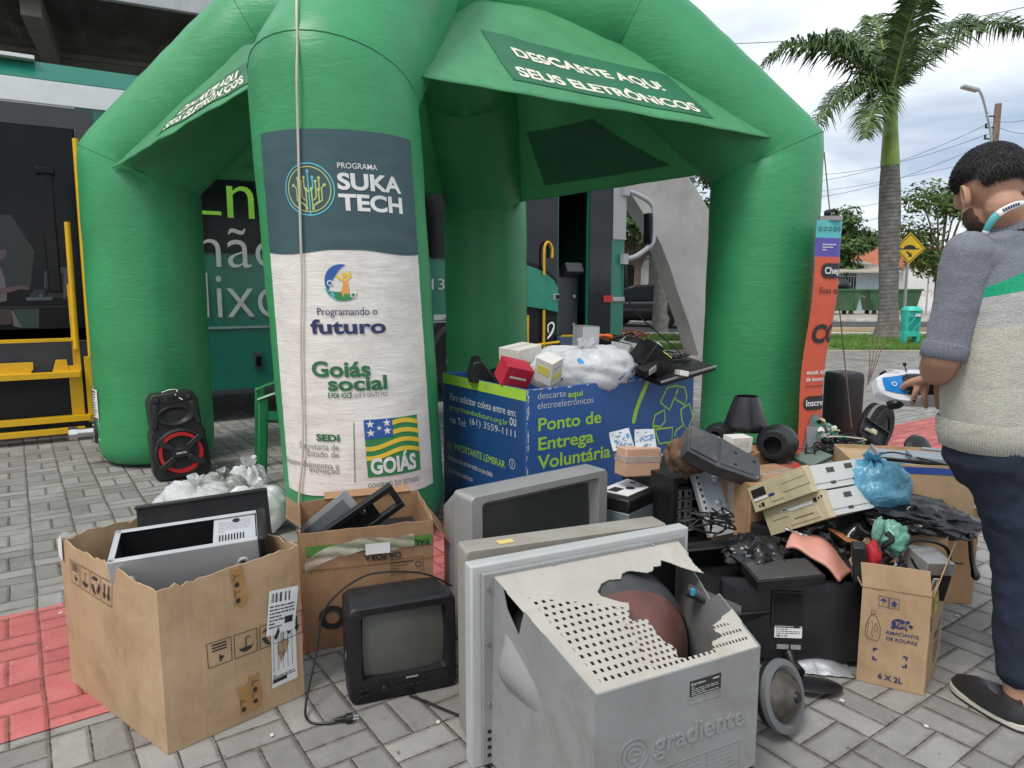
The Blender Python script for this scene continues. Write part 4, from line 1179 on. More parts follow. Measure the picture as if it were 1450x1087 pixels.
# printed banner round the front leg
ft, kn, rF = LEG['F']
A0 = math.atan2(-ft.x, ft.y) * 1.0
def cyl_uv(px, py):
    r = ray(px, py); lo_, hi_ = 2.0, 4.05
    for _ in range(60):
        mid_ = (lo_ + hi_) / 2; p = EYE + r * (mid_ / r.y); c = ft.lerp(kn, p.z / kn.z)
        if math.hypot(p.x - c.x, p.y - c.y) < rF and True: hi_ = mid_
        else: lo_ = mid_
    p = EYE + r * (hi_ / r.y); c = ft.lerp(kn, p.z / kn.z)
    return ((math.atan2(p.x - c.x, -(p.y - c.y)) - A0) * rF, p.z)
def F_(off): return leg_fn('F', A0, off)
def banner_mat():
    m, t, b = new_mat('creased vinyl banner')
    n1 = noise_tex(t, 5, 8, 0.7, dist=.4)
    c = ramp_of(t, n1, [(0.3, (.60, .575, .525)), (0.55, (.72, .70, .655)), (0.8, (.78, .765, .73))])
    t.links.new(c, b.inputs['Base Color']); b.inputs['Roughness'].default_value = .6
    co = nd(t, 'ShaderNodeTexCoord'); mp = nd(t, 'ShaderNodeMapping'); mp.inputs['Scale'].default_value = (3, 3, 14); t.links.new(co.outputs['Object'], mp.inputs['Vector'])
    w1 = noise_tex(t, 1.6, 6, .62, vec=mp.outputs[0], dist=1.5)
    bump_of(t, b, w1, .32, .014)
    return m
m_ban = banner_mat()
m_teal = mat('slate teal print', (.036, .085, .098), .5, var=.1, bump=.5, bscale=14)
zt = cyl_uv(483, 183)[1]; zm = cyl_uv(490, 356)[1]
b = MB(m_ban)
wr = lambda x, y: .0035 * noise.noise(Vector((x * 4, y * 16, 3)))
def ban(off):
    ff = leg_fn('F', A0, 0)
    def fn(x, y):
        o = off + .004 + .5 * (wr(x, y) + .003)
        ft_, kn_, r_ = LEG['F']; c = ft_.lerp(kn_, y / kn_.z); a = A0 + x / r_
        return TI @ Vector((c.x + math.sin(a) * (r_ + o), c.y - math.cos(a) * (r_ + o), y))
    return fn
ul = lambda z: -.425 - .07 * (1 - z / 2.4); ur = lambda z: .42 + .005 * (1 - z / 2.4)
zb = .30
def bsheet(z0, z1, off, nz):
    def fn(u, v):
        z = z0 + (z1 - z0) * v
        x = ul(z) + (ur(z) - ul(z)) * u
        return ban(off)(x, z - (.012 * math.sin(u * 9) if v in (0,) else 0))
    return fn
b.grid(bsheet(zb, zm + .01, 0, 50), 60, 170)
b.grid(bsheet(zm, zt, .002, 20), 60, 70, m_teal)
ob = b.build('printed_banner', TENT, sharp=80)
b = MB(mat('print white', (.72, .72, .70), .55))
mw = b.mats[0]
mgo = mat('print green', (.03, .22, .07), .55); mgd = mat('print dark green', (.02, .14, .05), .55); mye_ = mat('print yellow', (.75, .52, .05), .55); mblu = mat('print blue', (.02, .10, .35), .55); mor = mat('print orange', (.72, .32, .08), .55); mcy = mat('print cyan', (.12, .48, .58), .55); mlime = mat('print lime', (.45, .52, .16), .55); mgrey = mat('print grey', (.13, .15, .14), .6)
def bt(s_, x0, x1, ybase, m, bold=0.0, ytop=0, **k):
    a = cyl_uv(x0, ybase); c = cyl_uv(x1, ybase)
    z = (a[1] + c[1]) / 2
    b.text(s_, a[0], z, 1, m, ban(.0055), None, cut=.03, bold=bold, width=c[0] - a[0], height=(cyl_uv((x0 + x1) / 2, ytop)[1] - cyl_uv((x0 + x1) / 2, ybase)[1]), **k)
for q in (('PROGRAMA', 478, 533, 240, mw, .004, 232), ('SUKA', 479, 566, 272, mw, .035, 248), ('TECH', 481, 568, 301, mw, .035, 277), ('Programando o', 451, 534, 449, m_navy, 0, 435), ('futuro', 442, 546, 472, m_navy, .03, 451),
          ('Goiás', 444, 525, 533, mgd, .03, 510), ('social', 466, 548, 552, mgd, .03, 531), ('É POR VOCÊ', 466, 499, 563, mgd, .03, 554), ('QUE A GENTE FAZ.', 501, 549, 562, mgrey, 0, 555), ('SEDI', 450, 482, 624, mgd, .04, 614),
          ('Secretaria de', 427, 481, 635, mgrey, -.006, 626), ('Estado de', 438, 481, 646, mgrey, -.006, 637), ('Desenvolvimento e', 408, 481, 658, mgrey, -.006, 649), ('Inovação', 441, 482, 671, mgrey, -.006, 660)): bt(*q[:6], ytop=q[6])
b.build('program_title', TENT, sharp=80); b = MB()
# tree of circuits in a ring
cc = cyl_uv(438, 268); rr0 = abs(cyl_uv(472, 268)[0] - cyl_uv(404, 268)[0]) / 2
def lg(geo, m, off=.006): b.flat(geo, m, ban(off - .0025), None, cut=.03)
S_ = rr0
lg(ring2(cc[0], cc[1], S_ * .955, S_ * 1.0, 40), mcy); lg(ring2(cc[0], cc[1], S_ * .83, S_ * .87, 40), mlime)
def br(pts, m):
    q = [(cc[0] + x * S_, cc[1] + y * S_) for x, y in pts]
    lg(line2(q, S_ * .05), m); lg(poly2(circle2(q[-1][0], q[-1][1], S_ * .06, 10)), m)
br([(0, -.95), (0, .68)], mcy)
for sg in (-1, 1):
    m_ = mlime
    br([(sg * .11, -.80), (sg * .11, -.2), (sg * .11, .02)], m_)
    br([(sg * .16, -.78), (sg * .16, -.62), (sg * .5, -.42), (sg * .5, .05), (sg * .62, .16)], m_)
    br([(sg * .16, -.6), (sg * .38, -.45), (sg * .38, -.02)], m_)
    br([(sg * .16, -.42), (sg * .28, -.3), (sg * .28, .3)], m_)
    br([(sg * .0, -.1), (sg * .17, .05), (sg * .17, .45)], mcy if sg > 0 else m_)
    br([(sg * .40, .0), (sg * .42, .1), (sg * .42, .42)], m_)
b.build('circuit_tree_logo', TENT, sharp=80); b = MB()
# emblem of three people
ec = cyl_uv(485, 401); es = abs(cyl_uv(507, 401)[0] - cyl_uv(465, 401)[0]) / 2 * 1.05
def cres(a0, a1, r0, r1, ox, oy, m):
    n_ = 18; vs = []; fs = []
    for i in range(n_ + 1):
        q = i / n_; a = a0 + (a1 - a0) * q; th = math.sin(PI * q) ** .8
        ro = r1; ri = r1 - (r1 - r0) * th
        vs += [(ec[0] + es * (ox + ri * math.cos(a)), ec[1] + es * (oy + ri * math.sin(a))), (ec[0] + es * (ox + ro * math.cos(a)), ec[1] + es * (oy + ro * math.sin(a)))]
    for i in range(n_): fs.append((2 * i, 2 * i + 1, 2 * i + 3, 2 * i + 2))
    lg((vs, fs), m)
cres(R(75), R(215), .55, 1.12, 0, .12, mblu); cres(R(200), R(325), .55, 1.15, 0, 0, mgo); cres(R(195), R(250), .9, 1.2, .02, .0, mcy)
em = lambda pts: [(ec[0] + es * x, ec[1] + es * y) for x, y in pts]
lg(poly2(em(circle2(.18, .55, .17, 14))), mye_)
lg(line2(em([(-.35, .50), (-.1, .30), (.2, .22), (.5, .45), (.52, .75)]), es * .17), mye_); lg(line2(em([(.15, .3), (.2, -.1), (.1, -.45), (-.2, -.95)]), es * .33), mor); lg(line2(em([(.22, -.1), (.32, -.5), (.1, -1.0)]), es * .2), mor)
lg(poly2(em(circle2(-.78, .02, .19, 14))), mw, .0075); lg(poly2(em(circle2(.62, -.75, .19, 14))), mw, .0075)
lg(poly2(em(circle2(-.78, .02, .12, 14))), mblu, .009); lg(poly2(em(circle2(.62, -.75, .12, 14))), mgo, .009)
b.build('people_emblem', TENT, sharp=80); b = MB()
# hearts in the o's
for hx, hy, hs in ((484.5, 524, .012), (511, 543, .012)):
    q = cyl_uv(hx, hy); hp = []
    for i in range(24):
        a = 2 * PI * i / 24; hp.append((q[0] + hs * 1.0 * (16 * math.sin(a) ** 3) / 16, q[1] + hs * (13 * math.cos(a) - 5 * math.cos(2 * a) - 2 * math.cos(3 * a) - math.cos(4 * a)) / 16))
    lg(poly2(hp), mw, .0075)
b.build('heart_mark', TENT, sharp=80); b = MB()
# divider and flag
d0, d1 = cyl_uv(501, 597), cyl_uv(503, 682)
lg(line2([d1, d0], .004), mgrey)
f0 = cyl_uv(521, 675); f1 = cyl_uv(594, 664); f2 = cyl_uv(593, 586); f3 = cyl_uv(519, 593)
fx0, fx1, fz0, fz1 = f0[0], f1[0], (f0[1] + f1[1]) / 2, (f2[1] + f3[1]) / 2
fw, fh = fx1 - fx0, fz1 - fz0
lg(rect2(fx0, fz0, fw, fh), mgo)
wv = lambda x: .06 * math.sin(x * 5.2 - 1.9)
for k_ in range(4):
    vs = []; fs = []
    for i in range(21):
        x = i / 20; y0 = .97 - k_ * .165 + wv(x) - .05
        if k_ < 2: x = .48 + x * .52; y0 = .97 - k_ * .165 + wv(x) - .05
        y0 = min(y0, 1.0); vs += [(fx0 + fw * x, fz0 + fh * (y0 - .078)), (fx0 + fw * x, fz0 + fh * y0)]
    for i in range(20): fs.append((2 * i, 2 * i + 2, 2 * i + 3, 2 * i + 1))
    lg((vs, fs), mye_, .0075)
lg(poly2([(fx0, fz0 + fh * .66)] + [(fx0 + fw * .48 * i / 8, fz0 + fh * (.66 + .03 * i / 8 + .0 * i)) for i in range(1, 9)] + [(fx0 + fw * .48, fz0 + fh), (fx0, fz0 + fh)]), mblu, .009)
def star(cx, cy, r_):
    p = []
    for i in range(10):
        a = PI / 2 + i * PI / 5; q = r_ if i % 2 == 0 else r_ * .4; p.append((fx0 + fw * cx + q * math.cos(a), fz0 + fh * cy + q * math.sin(a)))
    n0 = len(p); c = (fx0 + fw * cx, fz0 + fh * cy)
    lg((p + [c], [(i, (i + 1) % 10, 10) for i in range(10)]), mw, .0105)
for sx, sy in ((.1, .92), (.1, .77), (.38, .93), (.38, .79)): star(sx, sy, fw * .075)
star(.245, .845, fw * .05)
bt('GOIÁS', 525, 588, 667, mw, .04, ytop=638); bt('GOVERNO DO ESTADO', 521, 592, 685, mgrey, .01, ytop=678, spacing=1.1)
b.build('state_flag_logo', TENT, sharp=80)
# cord hanging down over the front leg
b = MB(mat('cream cord', (.55, .50, .40), .9))
pts = []
for i, (px, py) in enumerate(((428, 715), (429, 690), (433, 640), (432, 560), (430, 480), (431, 400), (429, 330), (427, 260), (425, 190), (423, 110), (421, 60))):
    u, z = cyl_uv(px, py); pts.append(TI.inverted() @ F_(.022)(u, z))
pts = pts[:-1] + [P(421, 62, 3.56), P(420, 25, 3.60), P(420, -10, 3.74), P(420, -60, 3.98)]
b.tube(smooth_path(pts, 4), .006, 6)
tag(b.build('cord'), 'thin cream cord hanging down over the front leg and its banner', 'cord')
b = MB(m_wood if 'm_wood' in globals() else m_seam); b.tube([P(1167, 215, 5.62), P(1178, 330, 5.5), P(1190, 450, 5.5), P(1206, 606, 5.6)], .005, 5); tag(b.build('guy_rope'), 'thin guy rope running down from the right tent leg past the orange banner', 'rope')

# ------------------------------------------------------------------ cardboard boxes
def card_mat(name, c0, c1, c2):
    m, t, b = new_mat(name)
    co = nd(t, 'ShaderNodeTexCoord'); mp = nd(t, 'ShaderNodeMapping'); mp.inputs['Scale'].default_value = (26, 26, 2.2)
    t.links.new(co.outputs['Object'], mp.inputs['Vector'])
    fl = noise_tex(t, 3, 3, .5, vec=mp.outputs[0])
    bl = noise_tex(t, 4, 8, .68, dist=.4)
    f = mth(t, 'ADD', mth(t, 'MULTIPLY', fl, .12), mth(t, 'MULTIPLY', bl, .88))
    c = ramp_of(t, f, [(.3, c0), (.5, c1), (.72, c2)])
    sc = noise_tex(t, 13, 8, .75, dist=1.0)
    c = mixc(t, mth(t, 'MULTIPLY', mth(t, 'SUBTRACT', sc, .62, clamp=True), 4.0, clamp=True), c, tuple(min(1, x * 1.35) for x in c2))
    st = noise_tex(t, 2.3, 7, .7)
    c = mixc(t, mth(t, 'MULTIPLY', mth(t, 'SUBTRACT', st, .58, clamp=True), 3.0, clamp=True), c, tuple(x * .6 for x in c0))
    t.links.new(c, b.inputs['Base Color']); b.inputs['Roughness'].default_value = .82; b.inputs['Specular IOR Level'].default_value = .25
    bump_of(t, b, mth(t, 'ADD', mth(t, 'MULTIPLY', fl, .4), noise_tex(t, 6, 5, .6)), .4, .008)
    return m
m_card = card_mat('cardboard', (.30, .195, .11), (.41, .28, .165), (.49, .345, .215))
m_card2 = card_mat('brown cardboard', (.23, .13, .07), (.32, .19, .105), (.40, .25, .145))
m_tape = mat('brown packing tape', (.36, .20, .07), .25, var=.15, scale=12, spec=.6)
m_clear = mat('cloudy packing tape', (.52, .46, .39), .15, var=.25, scale=14, spec=.8, bump=.6, bscale=25)
m_clear.node_tree.nodes['Principled BSDF'].inputs['Alpha'].default_value = .55
def box_shell(b, c, ztop, jag=.0, bulge=.008, seed=0, th=.005, nx=14, nz=8, zbase=0.002, m=None, out_=.0):
    """open box: c = four base corners (x,y) counter-clockwise, ztop = four rim heights; returns wall(side,u,z,off)"""
    c = [Vector((x, y)) for x, y in c]
    cen = sum(c, Vector((0, 0))) / 4
    def wall(i, u, z, off=0.0):
        p, q = c[i], c[(i + 1) % 4]
        n = Vector(((q - p).y, -(q - p).x)).normalized()
        zt = ztop[i] * (1 - u) + ztop[(i + 1) % 4] * u
        k = z / zt
        e = math.sin(PI * min(1, max(0, u))) * math.sin(PI * min(1, max(0, k)) * .9 + .15)
        o = off + bulge * e * (1 + noise.noise(Vector((u * 3 + i * 7 + seed, z * 5, 2)))) + .003 * noise.noise(Vector((u * 6 + i, z * 12, seed + 4)))
        w_ = p.lerp(q, u) + n * o
        w_ = w_ + (w_ - cen) * out_ * k
        return Vector((w_.x, w_.y, z))
    def rim(i, u):
        zt = ztop[i] * (1 - u) + ztop[(i + 1) % 4] * u
        x_ = u * nx
        return zt + jag * (noise.noise(Vector((u * 7 + i * 13, seed, 0))) + .6 * noise.noise(Vector((u * 23 + i * 5, seed, 3))))
    for side in (0, 1):
        vs = []; fs = []
        cols = []
        for i in range(4):
            for k in range(nx): cols.append((i, k / nx))
        n = len(cols)
        for j in range(nz + 1):
            for i, u in cols:
                z = zbase + (rim(i, u) - zbase) * j / nz
                vs.append(wall(i, u, z, -th * side))
        for j in range(nz):
            for k in range(n):
                k2 = (k + 1) % n
                f = (j * n + k, j * n + k2, (j + 1) * n + k2, (j + 1) * n + k)
                fs.append(f if side == 0 else f[::-1])
        b.add(vs, fs, m)
        if side == 0: outer = (len(b.v) - n, n)
    i0 = len(b.v) - n; i1 = outer[0]
    for k in range(n):
        k2 = (k + 1) % n
        b.f.append((i1 + k, i1 + k2, i0 + k2, i0 + k)); b.m.append(b.mi(m))
    b.poly([(p.x, p.y, zbase + .004) for p in c], m)
    return wall
def on_wall(wall, i, L_, off=.003):
    return lambda x, y: wall(i, x / L_, y, off)
def icon_layers(b, x, y, s, m, fn, up=True):
    lg_ = lambda g: b.flat(g, m, fn)
    f = 1 if up else -1
    for k in range(3): lg_(rect2(x + s * .15, y + s * (.62 if up else .18) + f * k * s * .13 - (0 if up else 0), s * .6, s * .07))
def icon_frame(b, x, y, w_, h_, m, fn, t_=.002):
    for g in (rect2(x, y, w_, t_), rect2(x, y + h_ - t_, w_, t_), rect2(x, y, t_, h_), rect2(x + w_ - t_, y, t_, h_)): b.flat(g, m, fn)
def rot_fn(fn, cx, cy, a):
    c_, s_ = math.cos(a), math.sin(a)
    return lambda x, y: fn(cx + (x - cx) * c_ - (y - cy) * s_, cy + (x - cx) * s_ + (y - cy) * c_)
def recycle(b, cx, cy, r, m, fn, outline=0.0):
    for k in range(3):
        a = PI / 2 + k * 2 * PI / 3
        def q(x, y): return (cx + r * (x * math.cos(a) - y * math.sin(a)), cy + r * (x * math.sin(a) + y * math.cos(a)))
        p1 = [q(.92, -.42), q(.92, .30), q(.55, .50), q(.50, -.28)]
        p2 = [q(.45, .46), q(.95, .26), q(.70, .82), q(.25, .86)]
        if outline:
            for pp in (p1, p2): b.flat(line2(pp + [pp[0]], outline), m, fn)
        else:
            b.flat(poly2(p1), m, fn)
            b.flat(poly2([q(.5, .40), q(.98, .34), q(.55, .95)]), m, fn)
def care_icons(b, x0, y0, s, fn, m, w_=None):
    """a row of four handling marks: stacking limit, umbrella, recycling, arrows (printed upside down)"""
    w_ = w_ or s * .8
    g = w_ * 1.1
    for k in range(4): icon_frame(b, x0 + k * g, y0, w_, s, m, fn)
    for k in range(3): b.flat(rect2(x0 + w_ * .2, y0 + s * (.60 + .12 * k), w_ * .6, s * .06), m, fn)
    f2 = rot_fn(fn, x0 + w_ / 2, y0 + s * .27, PI)
    b.text('4', x0 + w_ * .34, y0 + s * .12, s * .40, m, f2, bold=.03)
    ux = x0 + g + w_ / 2
    b.flat(poly2([(ux - w_ * .32, y0 + s * .36), (ux - w_ * .2, y0 + s * .22), (ux, y0 + s * .16), (ux + w_ * .2, y0 + s * .22), (ux + w_ * .32, y0 + s * .36)]), m, fn)
    b.flat(line2([(ux, y0 + s * .34), (ux, y0 + s * .72), (ux + w_ * .08, y0 + s * .80), (ux + w_ * .16, y0 + s * .72)], s * .045), m, fn)
    recycle(b, x0 + 2 * g + w_ / 2, y0 + s * .5, w_ * .42, m, fn)
    for q in (.3, .7):
        ax = x0 + 3 * g + w_ * q
        b.flat(rect2(ax - w_ * .05, y0 + s * .35, w_ * .10, s * .45), m, fn); b.flat(poly2([(ax - w_ * .15, y0 + s * .40), (ax, y0 + s * .15), (ax + w_ * .15, y0 + s * .40)]), m, fn)
m_label = mat('shipping label', (.70, .70, .69), .5, var=.06)
def barcode(b, x, y, w_, h_, m, fn, seed=1, n=26):
    rr = random.Random(seed); q = 0
    while q < w_:
        bw = rr.choice((.6, 1, 1, 1.8)) * w_ / n / 1.6
        if rr.random() < .62: b.flat(rect2(x + q, y, min(bw, w_ - q), h_), m, fn)
        q += bw * 1.25
def lines(b, x, y, w_, n, dy, h_, m, fn, seed=1):
    rr = random.Random(seed)
    for k in range(n):
        q = x
        while q < x + w_:
            L_ = rr.uniform(.06, .22) * w_
            b.flat(rect2(q, y - k * dy, min(L_, x + w_ - q), h_), m, fn); q += L_ + .03 * w_
            if rr.random() < .12: break

# 1 the big box at the left
t = thing('cardboard_box', 'biggest open cardboard box with torn rim, holding an opened computer case', 'cardboard box', (-1.1, 2.25, 0))
o_ = Vector((-1.1, 2.25))
cs = [(-1.535, 2.315), (-1.01, 1.92), (-.70, 2.235), (-1.225, 2.63)]
loc_ = [(x - o_.x, y - o_.y) for x, y in cs]
b = MB(m_card)
w1 = box_shell(b, loc_, [.520, .505, .525, .545], .017, .012, 3, nx=26, nz=10)
b.build('box_wall', t, sharp=50)
L0, L1 = math.dist(cs[0], cs[1]), math.dist(cs[1], cs[2])
b = MB(m_ink); f0_, f1_ = on_wall(w1, 0, L0), on_wall(w1, 1, L1)
care_icons(b, .085, .39, .078, f0_, m_ink, .072)
b.build('handling_marks', t, smooth=False); b = MB(m_ink); care_icons(b, .125, .225, .078, f1_, m_ink, .074)
b.build('handling_marks', t, smooth=False)
def tape(b, pts, w_, m, fn, seed=0): b.flat(line2(pts, w_), m, fn)
tb = MB(m_tape)
def strip(b, i, L_, x, y0, y1, w_, off=.0028, m=None):
    f = on_wall(w1, i, L_, off)
    def g(u, v): return f(x + w_ * (u - .5) + .004 * math.sin(v * 5), y0 + (y1 - y0) * v + .006 * math.sin(u * 9) * (1 if v in (0, 1) else 0))
    b.grid(g, 6, 12, m)
strip(tb, 1, L1, .235, .39, .508, .04); tb.build('packing_tape', t); tb = MB(m_tape); strip(tb, 1, L1, .235, .03, .125, .038); strip(tb, 1, L1, .27, .03, .145, .034)
fq = on_wall(w1, 1, L1, .0045)
for x_, ys in ((.228, (.42, .47)), (.228, (.06,)), (.268, (.07, .11))):
    for y_ in ys:
        lines(tb, x_ - .012, y_ + .02, .022, 4, .006, .002, m_ink, fq, 3); tb.flat(poly2(circle2(x_, y_ - .012, .008, 10)), m_ink, fq)
tb.build('packing_tape', t)
lb = MB(m_label); fq = rot_fn(on_wall(w1, 1, L1, .005), .375, .36, R(-8)); fi = rot_fn(on_wall(w1, 1, L1, .0065), .375, .36, R(-8))
lb.flat(rect2(.325, .075, .092, .20), None, on_wall(w1, 1, L1, .0035)); fl2 = on_wall(w1, 1, L1, .005)
for k in range(5): lb.flat(rect2(.332 + k * .017, .13, .0012, .13), m_ink, fl2)
lb.flat(rect2(.328, .09, .05, .012), m_ink, fl2); lines(lb, .33, .115, .08, 3, .007, .003, m_ink, fl2, 4)
lb.flat(rect2(.322, .255, .105, .145), None, fq); barcode(lb, .332, .36, .07, .03, m_ink, fi, 2); lines(lb, .328, .345, .09, 7, .011, .004, m_ink, fi, 5); lb.flat(rect2(.385, .285, .03, .022), m_ink, fi)
lb.flat(line2([(.345, .19), (.36, .195), (.355, .18), (.385, .19)], .0018), m_navy, fl2)
lb.build('shipping_label', t, smooth=False)
tb = MB(m_label); fq = on_wall(w1, 3, math.dist(cs[3], cs[0]), .004)
L3 = math.dist(cs[3], cs[0])
for i_, L_, u0, u1 in ((3, L3, L3 - .05, L3 - .003), (0, L0, .002, .035)):
    f = on_wall(w1, i_, L_, .006); tb.grid(lambda u, v: f(u0 + (u1 - u0) * u, .455 + .075 * v + .008 * math.sin(u * 7 + v * 3)), 5, 5)
tb.build('torn_label', t)

# computer case lying in it
m_steelp = mat('galvanised case steel', (.50, .51, .52), .36, metal=.35, var=.12, scale=3, dirt=.25, dirtcol=(.28, .26, .23), grime=8)
m_blackp = mat('black plastic', (.010, .010, .011), .42, var=.25, scale=7, dirt=.18, dirtcol=(.06, .056, .052), grime=9, spec=.35)
m_greyp = mat('grey plastic', (.22, .225, .23), .45, var=.12, dirt=.3)
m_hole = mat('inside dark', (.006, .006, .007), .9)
m_screw = mat('screw steel', (.5, .5, .5), .25, metal=1)
t = thing('computer_case', 'opened grey computer case lying on its back in the biggest box', 'computer case', (-1.06, 2.265, .335), rot=(R(13), R(-3), R(20)))
W_, D_, H_ = .43, .185, .24
b = MB(m_steelp)
b.box((0, -D_ / 2, H_ / 2 - .02), (W_, .003, H_ + .04)); b.box((0, D_ / 2, H_ / 2), (W_, .003, H_)); b.box((-W_ / 2, 0, H_ / 2), (.003, D_, H_)); b.box((0, 0, .0), (W_, D_, .003)); b.box((W_ / 2, 0, H_ / 2), (.003, D_, H_))
for a in (-1, 1): b.box((0, a * (D_ / 2 - .008), H_), (W_, .018, .003))
b.box((-W_ / 2 + .008, 0, H_), (.018, D_, .003))
b.build('chassis', t, bev=.001)
b = MB(m_hole); b.box((0, -D_ / 2 + .004, H_ / 2), (W_ - .01, .003, H_ - .02)); b.box((0, D_ / 2 - .004, H_ / 2), (W_ - .01, .003, H_ - .02)); b.box((0, 0, .03), (W_ - .01, D_ - .01, .003)); b.box((-W_ / 2 + .005, 0, H_ / 2), (.003, D_ - .01, H_ - .02)); b.build('shade_lining', t)  # black plates inside the steel walls, standing in for the shade in there
b = MB(m_steelp); b.box((.145, 0, H_ - .01), (.13, D_ - .012, .01)); b.box((.145, 0, H_ - .05), (.12, D_ - .03, .08))
for i in range(9): b.box((.10 + i * .009, -.045, H_ - .004), (.004, .035, .003), m_hole)
lines(b, .095, .07, .1, 6, .012, .002, m_greyp, lambda x, y: (x, y - .02, H_ - .0035), 6)
b.prism(circle2(.15, .055, .012, 14), H_ - .006, H_ - .003, m_hole)
b.build('power_supply', t, bev=.001)
b = MB(m_steelp)
for x_ in (-.165, .165):
    Mx = Matrix.Translation((x_, -D_ / 2 - .001, .165)) @ Euler((PI / 2, 0, 0)).to_matrix().to_4x4()
    b.lathe([(.0, .002), (.009, .002), (.010, .006), (.015, .007), (.018, .005), (.019, 0)], 20, None, Mx); b.prism(circle2(0, 0, .005, 10), .002, .003, m_hole, Mx)
b.build('foot', t)
b = MB(m_blackp); b.box((W_ / 2 + .014, -.004, .125), (.028, D_ + .012, .25)); b.build('front_bezel', t, bev=.008)
t = thing('plastic_sheet', 'dark case side panel standing behind the opened computer case', 'panel', (-1.09, 2.45, .40), rot=(R(-12), R(-4), R(17)))
b = MB(m_blackp); b.box((0, 0, .10), (.44, .012, .24)); b.box((0, -.012, .212), (.44, .03, .012)); b.build('panel', t, bev=.003)
b = MB(m_blackp)
for k in range(7):
    x0_ = -1.42 + k * .03; b.tube(smooth_path([(x0_, 2.33 - .02 * k, .40), (x0_ + .07, 2.26, .455 - .012 * k), (x0_ + .14, 2.30, .42), (x0_ + .2, 2.22 + .01 * k, .37)], 6), .005, 6)
tag(b.build('cable_bundle'), 'tangle of black cables in the left corner of the biggest box', 'cables')
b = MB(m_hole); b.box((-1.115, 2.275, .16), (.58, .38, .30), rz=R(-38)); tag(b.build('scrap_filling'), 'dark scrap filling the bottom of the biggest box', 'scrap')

# 2 second box behind the black television
bo = Vector((-.78, 2.52)); ba = R(17)
e1 = Vector((math.cos(ba), math.sin(ba))); e2 = Vector((-e1.y, e1.x))
def B2(x, y): p = e1 * x + e2 * y; return (p.x, p.y)
t = thing('cardboard_box', 'brown cardboard box with clear tape and green strip behind the small black television', 'cardboard box', (bo.x, bo.y, 0))
b = MB(m_card2)
w2 = box_shell(b, [B2(0, 0), B2(.49, 0), B2(.49, .36), B2(0, .36)], [.462, .470, .485, .478], .006, .010, 9, nx=14, nz=9, out_=.02)
b.build('box_wall', t, sharp=50)
b = MB(m_card2)
def flap(b, p0, p1, d, nrm_th=.004, m=None):
    p0, p1, d = Vector(p0), Vector(p1), Vector(d)
    n = (p1 - p0).cross(d).normalized() * nrm_th
    b.hexa([p0, p1, p1 + n, p0 + n], [p0 + d, p1 + d, p1 + d + n, p0 + d + n], m)
flap(b, (*B2(.10, .355), .48), (*B2(.46, .355), .485), Vector((*B2(0, .03), .022)))
flap(b, (*B2(.0, .05), .465), (*B2(.0, .30), .475), Vector((*B2(-.05, 0), .045)))
flap(b, (*B2(.49, .03), .465), (*B2(.49, .32), .478), Vector((*B2(.09, -.02), -.12)))
b.build('flap', t, bev=.001)
f2_ = on_wall(w2, 0, .49, .003); f2o = on_wall(w2, 0, .49, .006); f2t = on_wall(w2, 0, .49, .0095)
b = MB(mat('green strip print', (.07, .20, .035), .6), m_ink)
b.flat(rect2(.02, .375, .465, .038), 0, f2_, cut=.04)
fr_ = rot_fn(f2o, .25, .385, PI)
b.text('FAL', .028, .372, .034, m_ink, fr_, bold=.02); b.text('DA FORA', .135, .412, .032, m_ink, fr_, bold=.02)
b.text('O', .055, .085, .12, m_ink, f2_, bold=.05, shear=0)
for k in range(4): lines(b, .33, .315 - k * .012, .08, 1, .01, .003, m_ink, f2_, k)
icon_frame(b, .325, .268, .125, .062, m_ink, f2_, .0015); b.flat(ring2(.43, .30, .009, .012, 16), m_ink, f2_)
b.flat(rect2(.0, .318, .49, .003), mat('crease', (.16, .09, .05), .9), f2_, cut=.04)
b.build('box_print', t, smooth=False)
b = MB(m_clear)
b.grid(lambda u, v: f2t(.015 + .40 * u, .372 + .05 * v + .03 * (u - .2) * (1 - u) + .006 * math.sin(u * 14) + (.0 if u > .3 else -.055 * (1 - u / .3))) + Vector((0, -.006 * abs(math.sin(u * 11 + v * 4)), 0)), 40, 10)
b.grid(lambda u, v: f2t(.235 + .09 * u, .365 + .042 * v) + Vector((0, -.012, 0)), 4, 4, m_label)
b.build('clear_tape', t)
# black monitor bezels standing in it
def bezel(label, loc, rot, w_, h_, bw=.025, m=None):
    t = thing('screen_surround', label, 'plastic frame', loc, rot=rot)
    b = MB(m or m_blackp)
    b.box((0, 0, h_ / 2 - bw / 2), (w_, .03, bw)); b.box((0, 0, -h_ / 2 + bw / 2), (w_, .03, bw)); b.box((-w_ / 2 + bw / 2, 0, 0), (bw, .03, h_ - 2 * bw - .002)); b.box((w_ / 2 - bw / 2, 0, 0), (bw, .03, h_ - 2 * bw - .002))
    b.build('frame', t, bev=.003); return t
p_ = P(512, 735, 2.72)
t = bezel('black plastic frame leaning out of the taped brown box', p_, (R(10), R(-31), R(22)), .34, .12)
b = MB(m_blackp); b.box((-.03, .02, 0), (.2, .012, .10)); b.cyl((.02, .0, .02), (.02, .02, .02), .012, n=12, m=m_screw); b.build('circuit_cover', t, bev=.003)
p_ = P(468, 740, 2.80)
t = thing('plastic_sheet', 'flat dark grey panel leaning in the left of the taped brown box', 'panel', p_, rot=(R(-14), R(-38), R(15)))
b = MB(m_greyp); b.box((0, 0, 0), (.26, .014, .13)); b.box((0, -.008, 0), (.2, .004, .09), mat('grey plastic dark', (.09, .1, .11), .4)); b.build('panel', t, bev=.003)
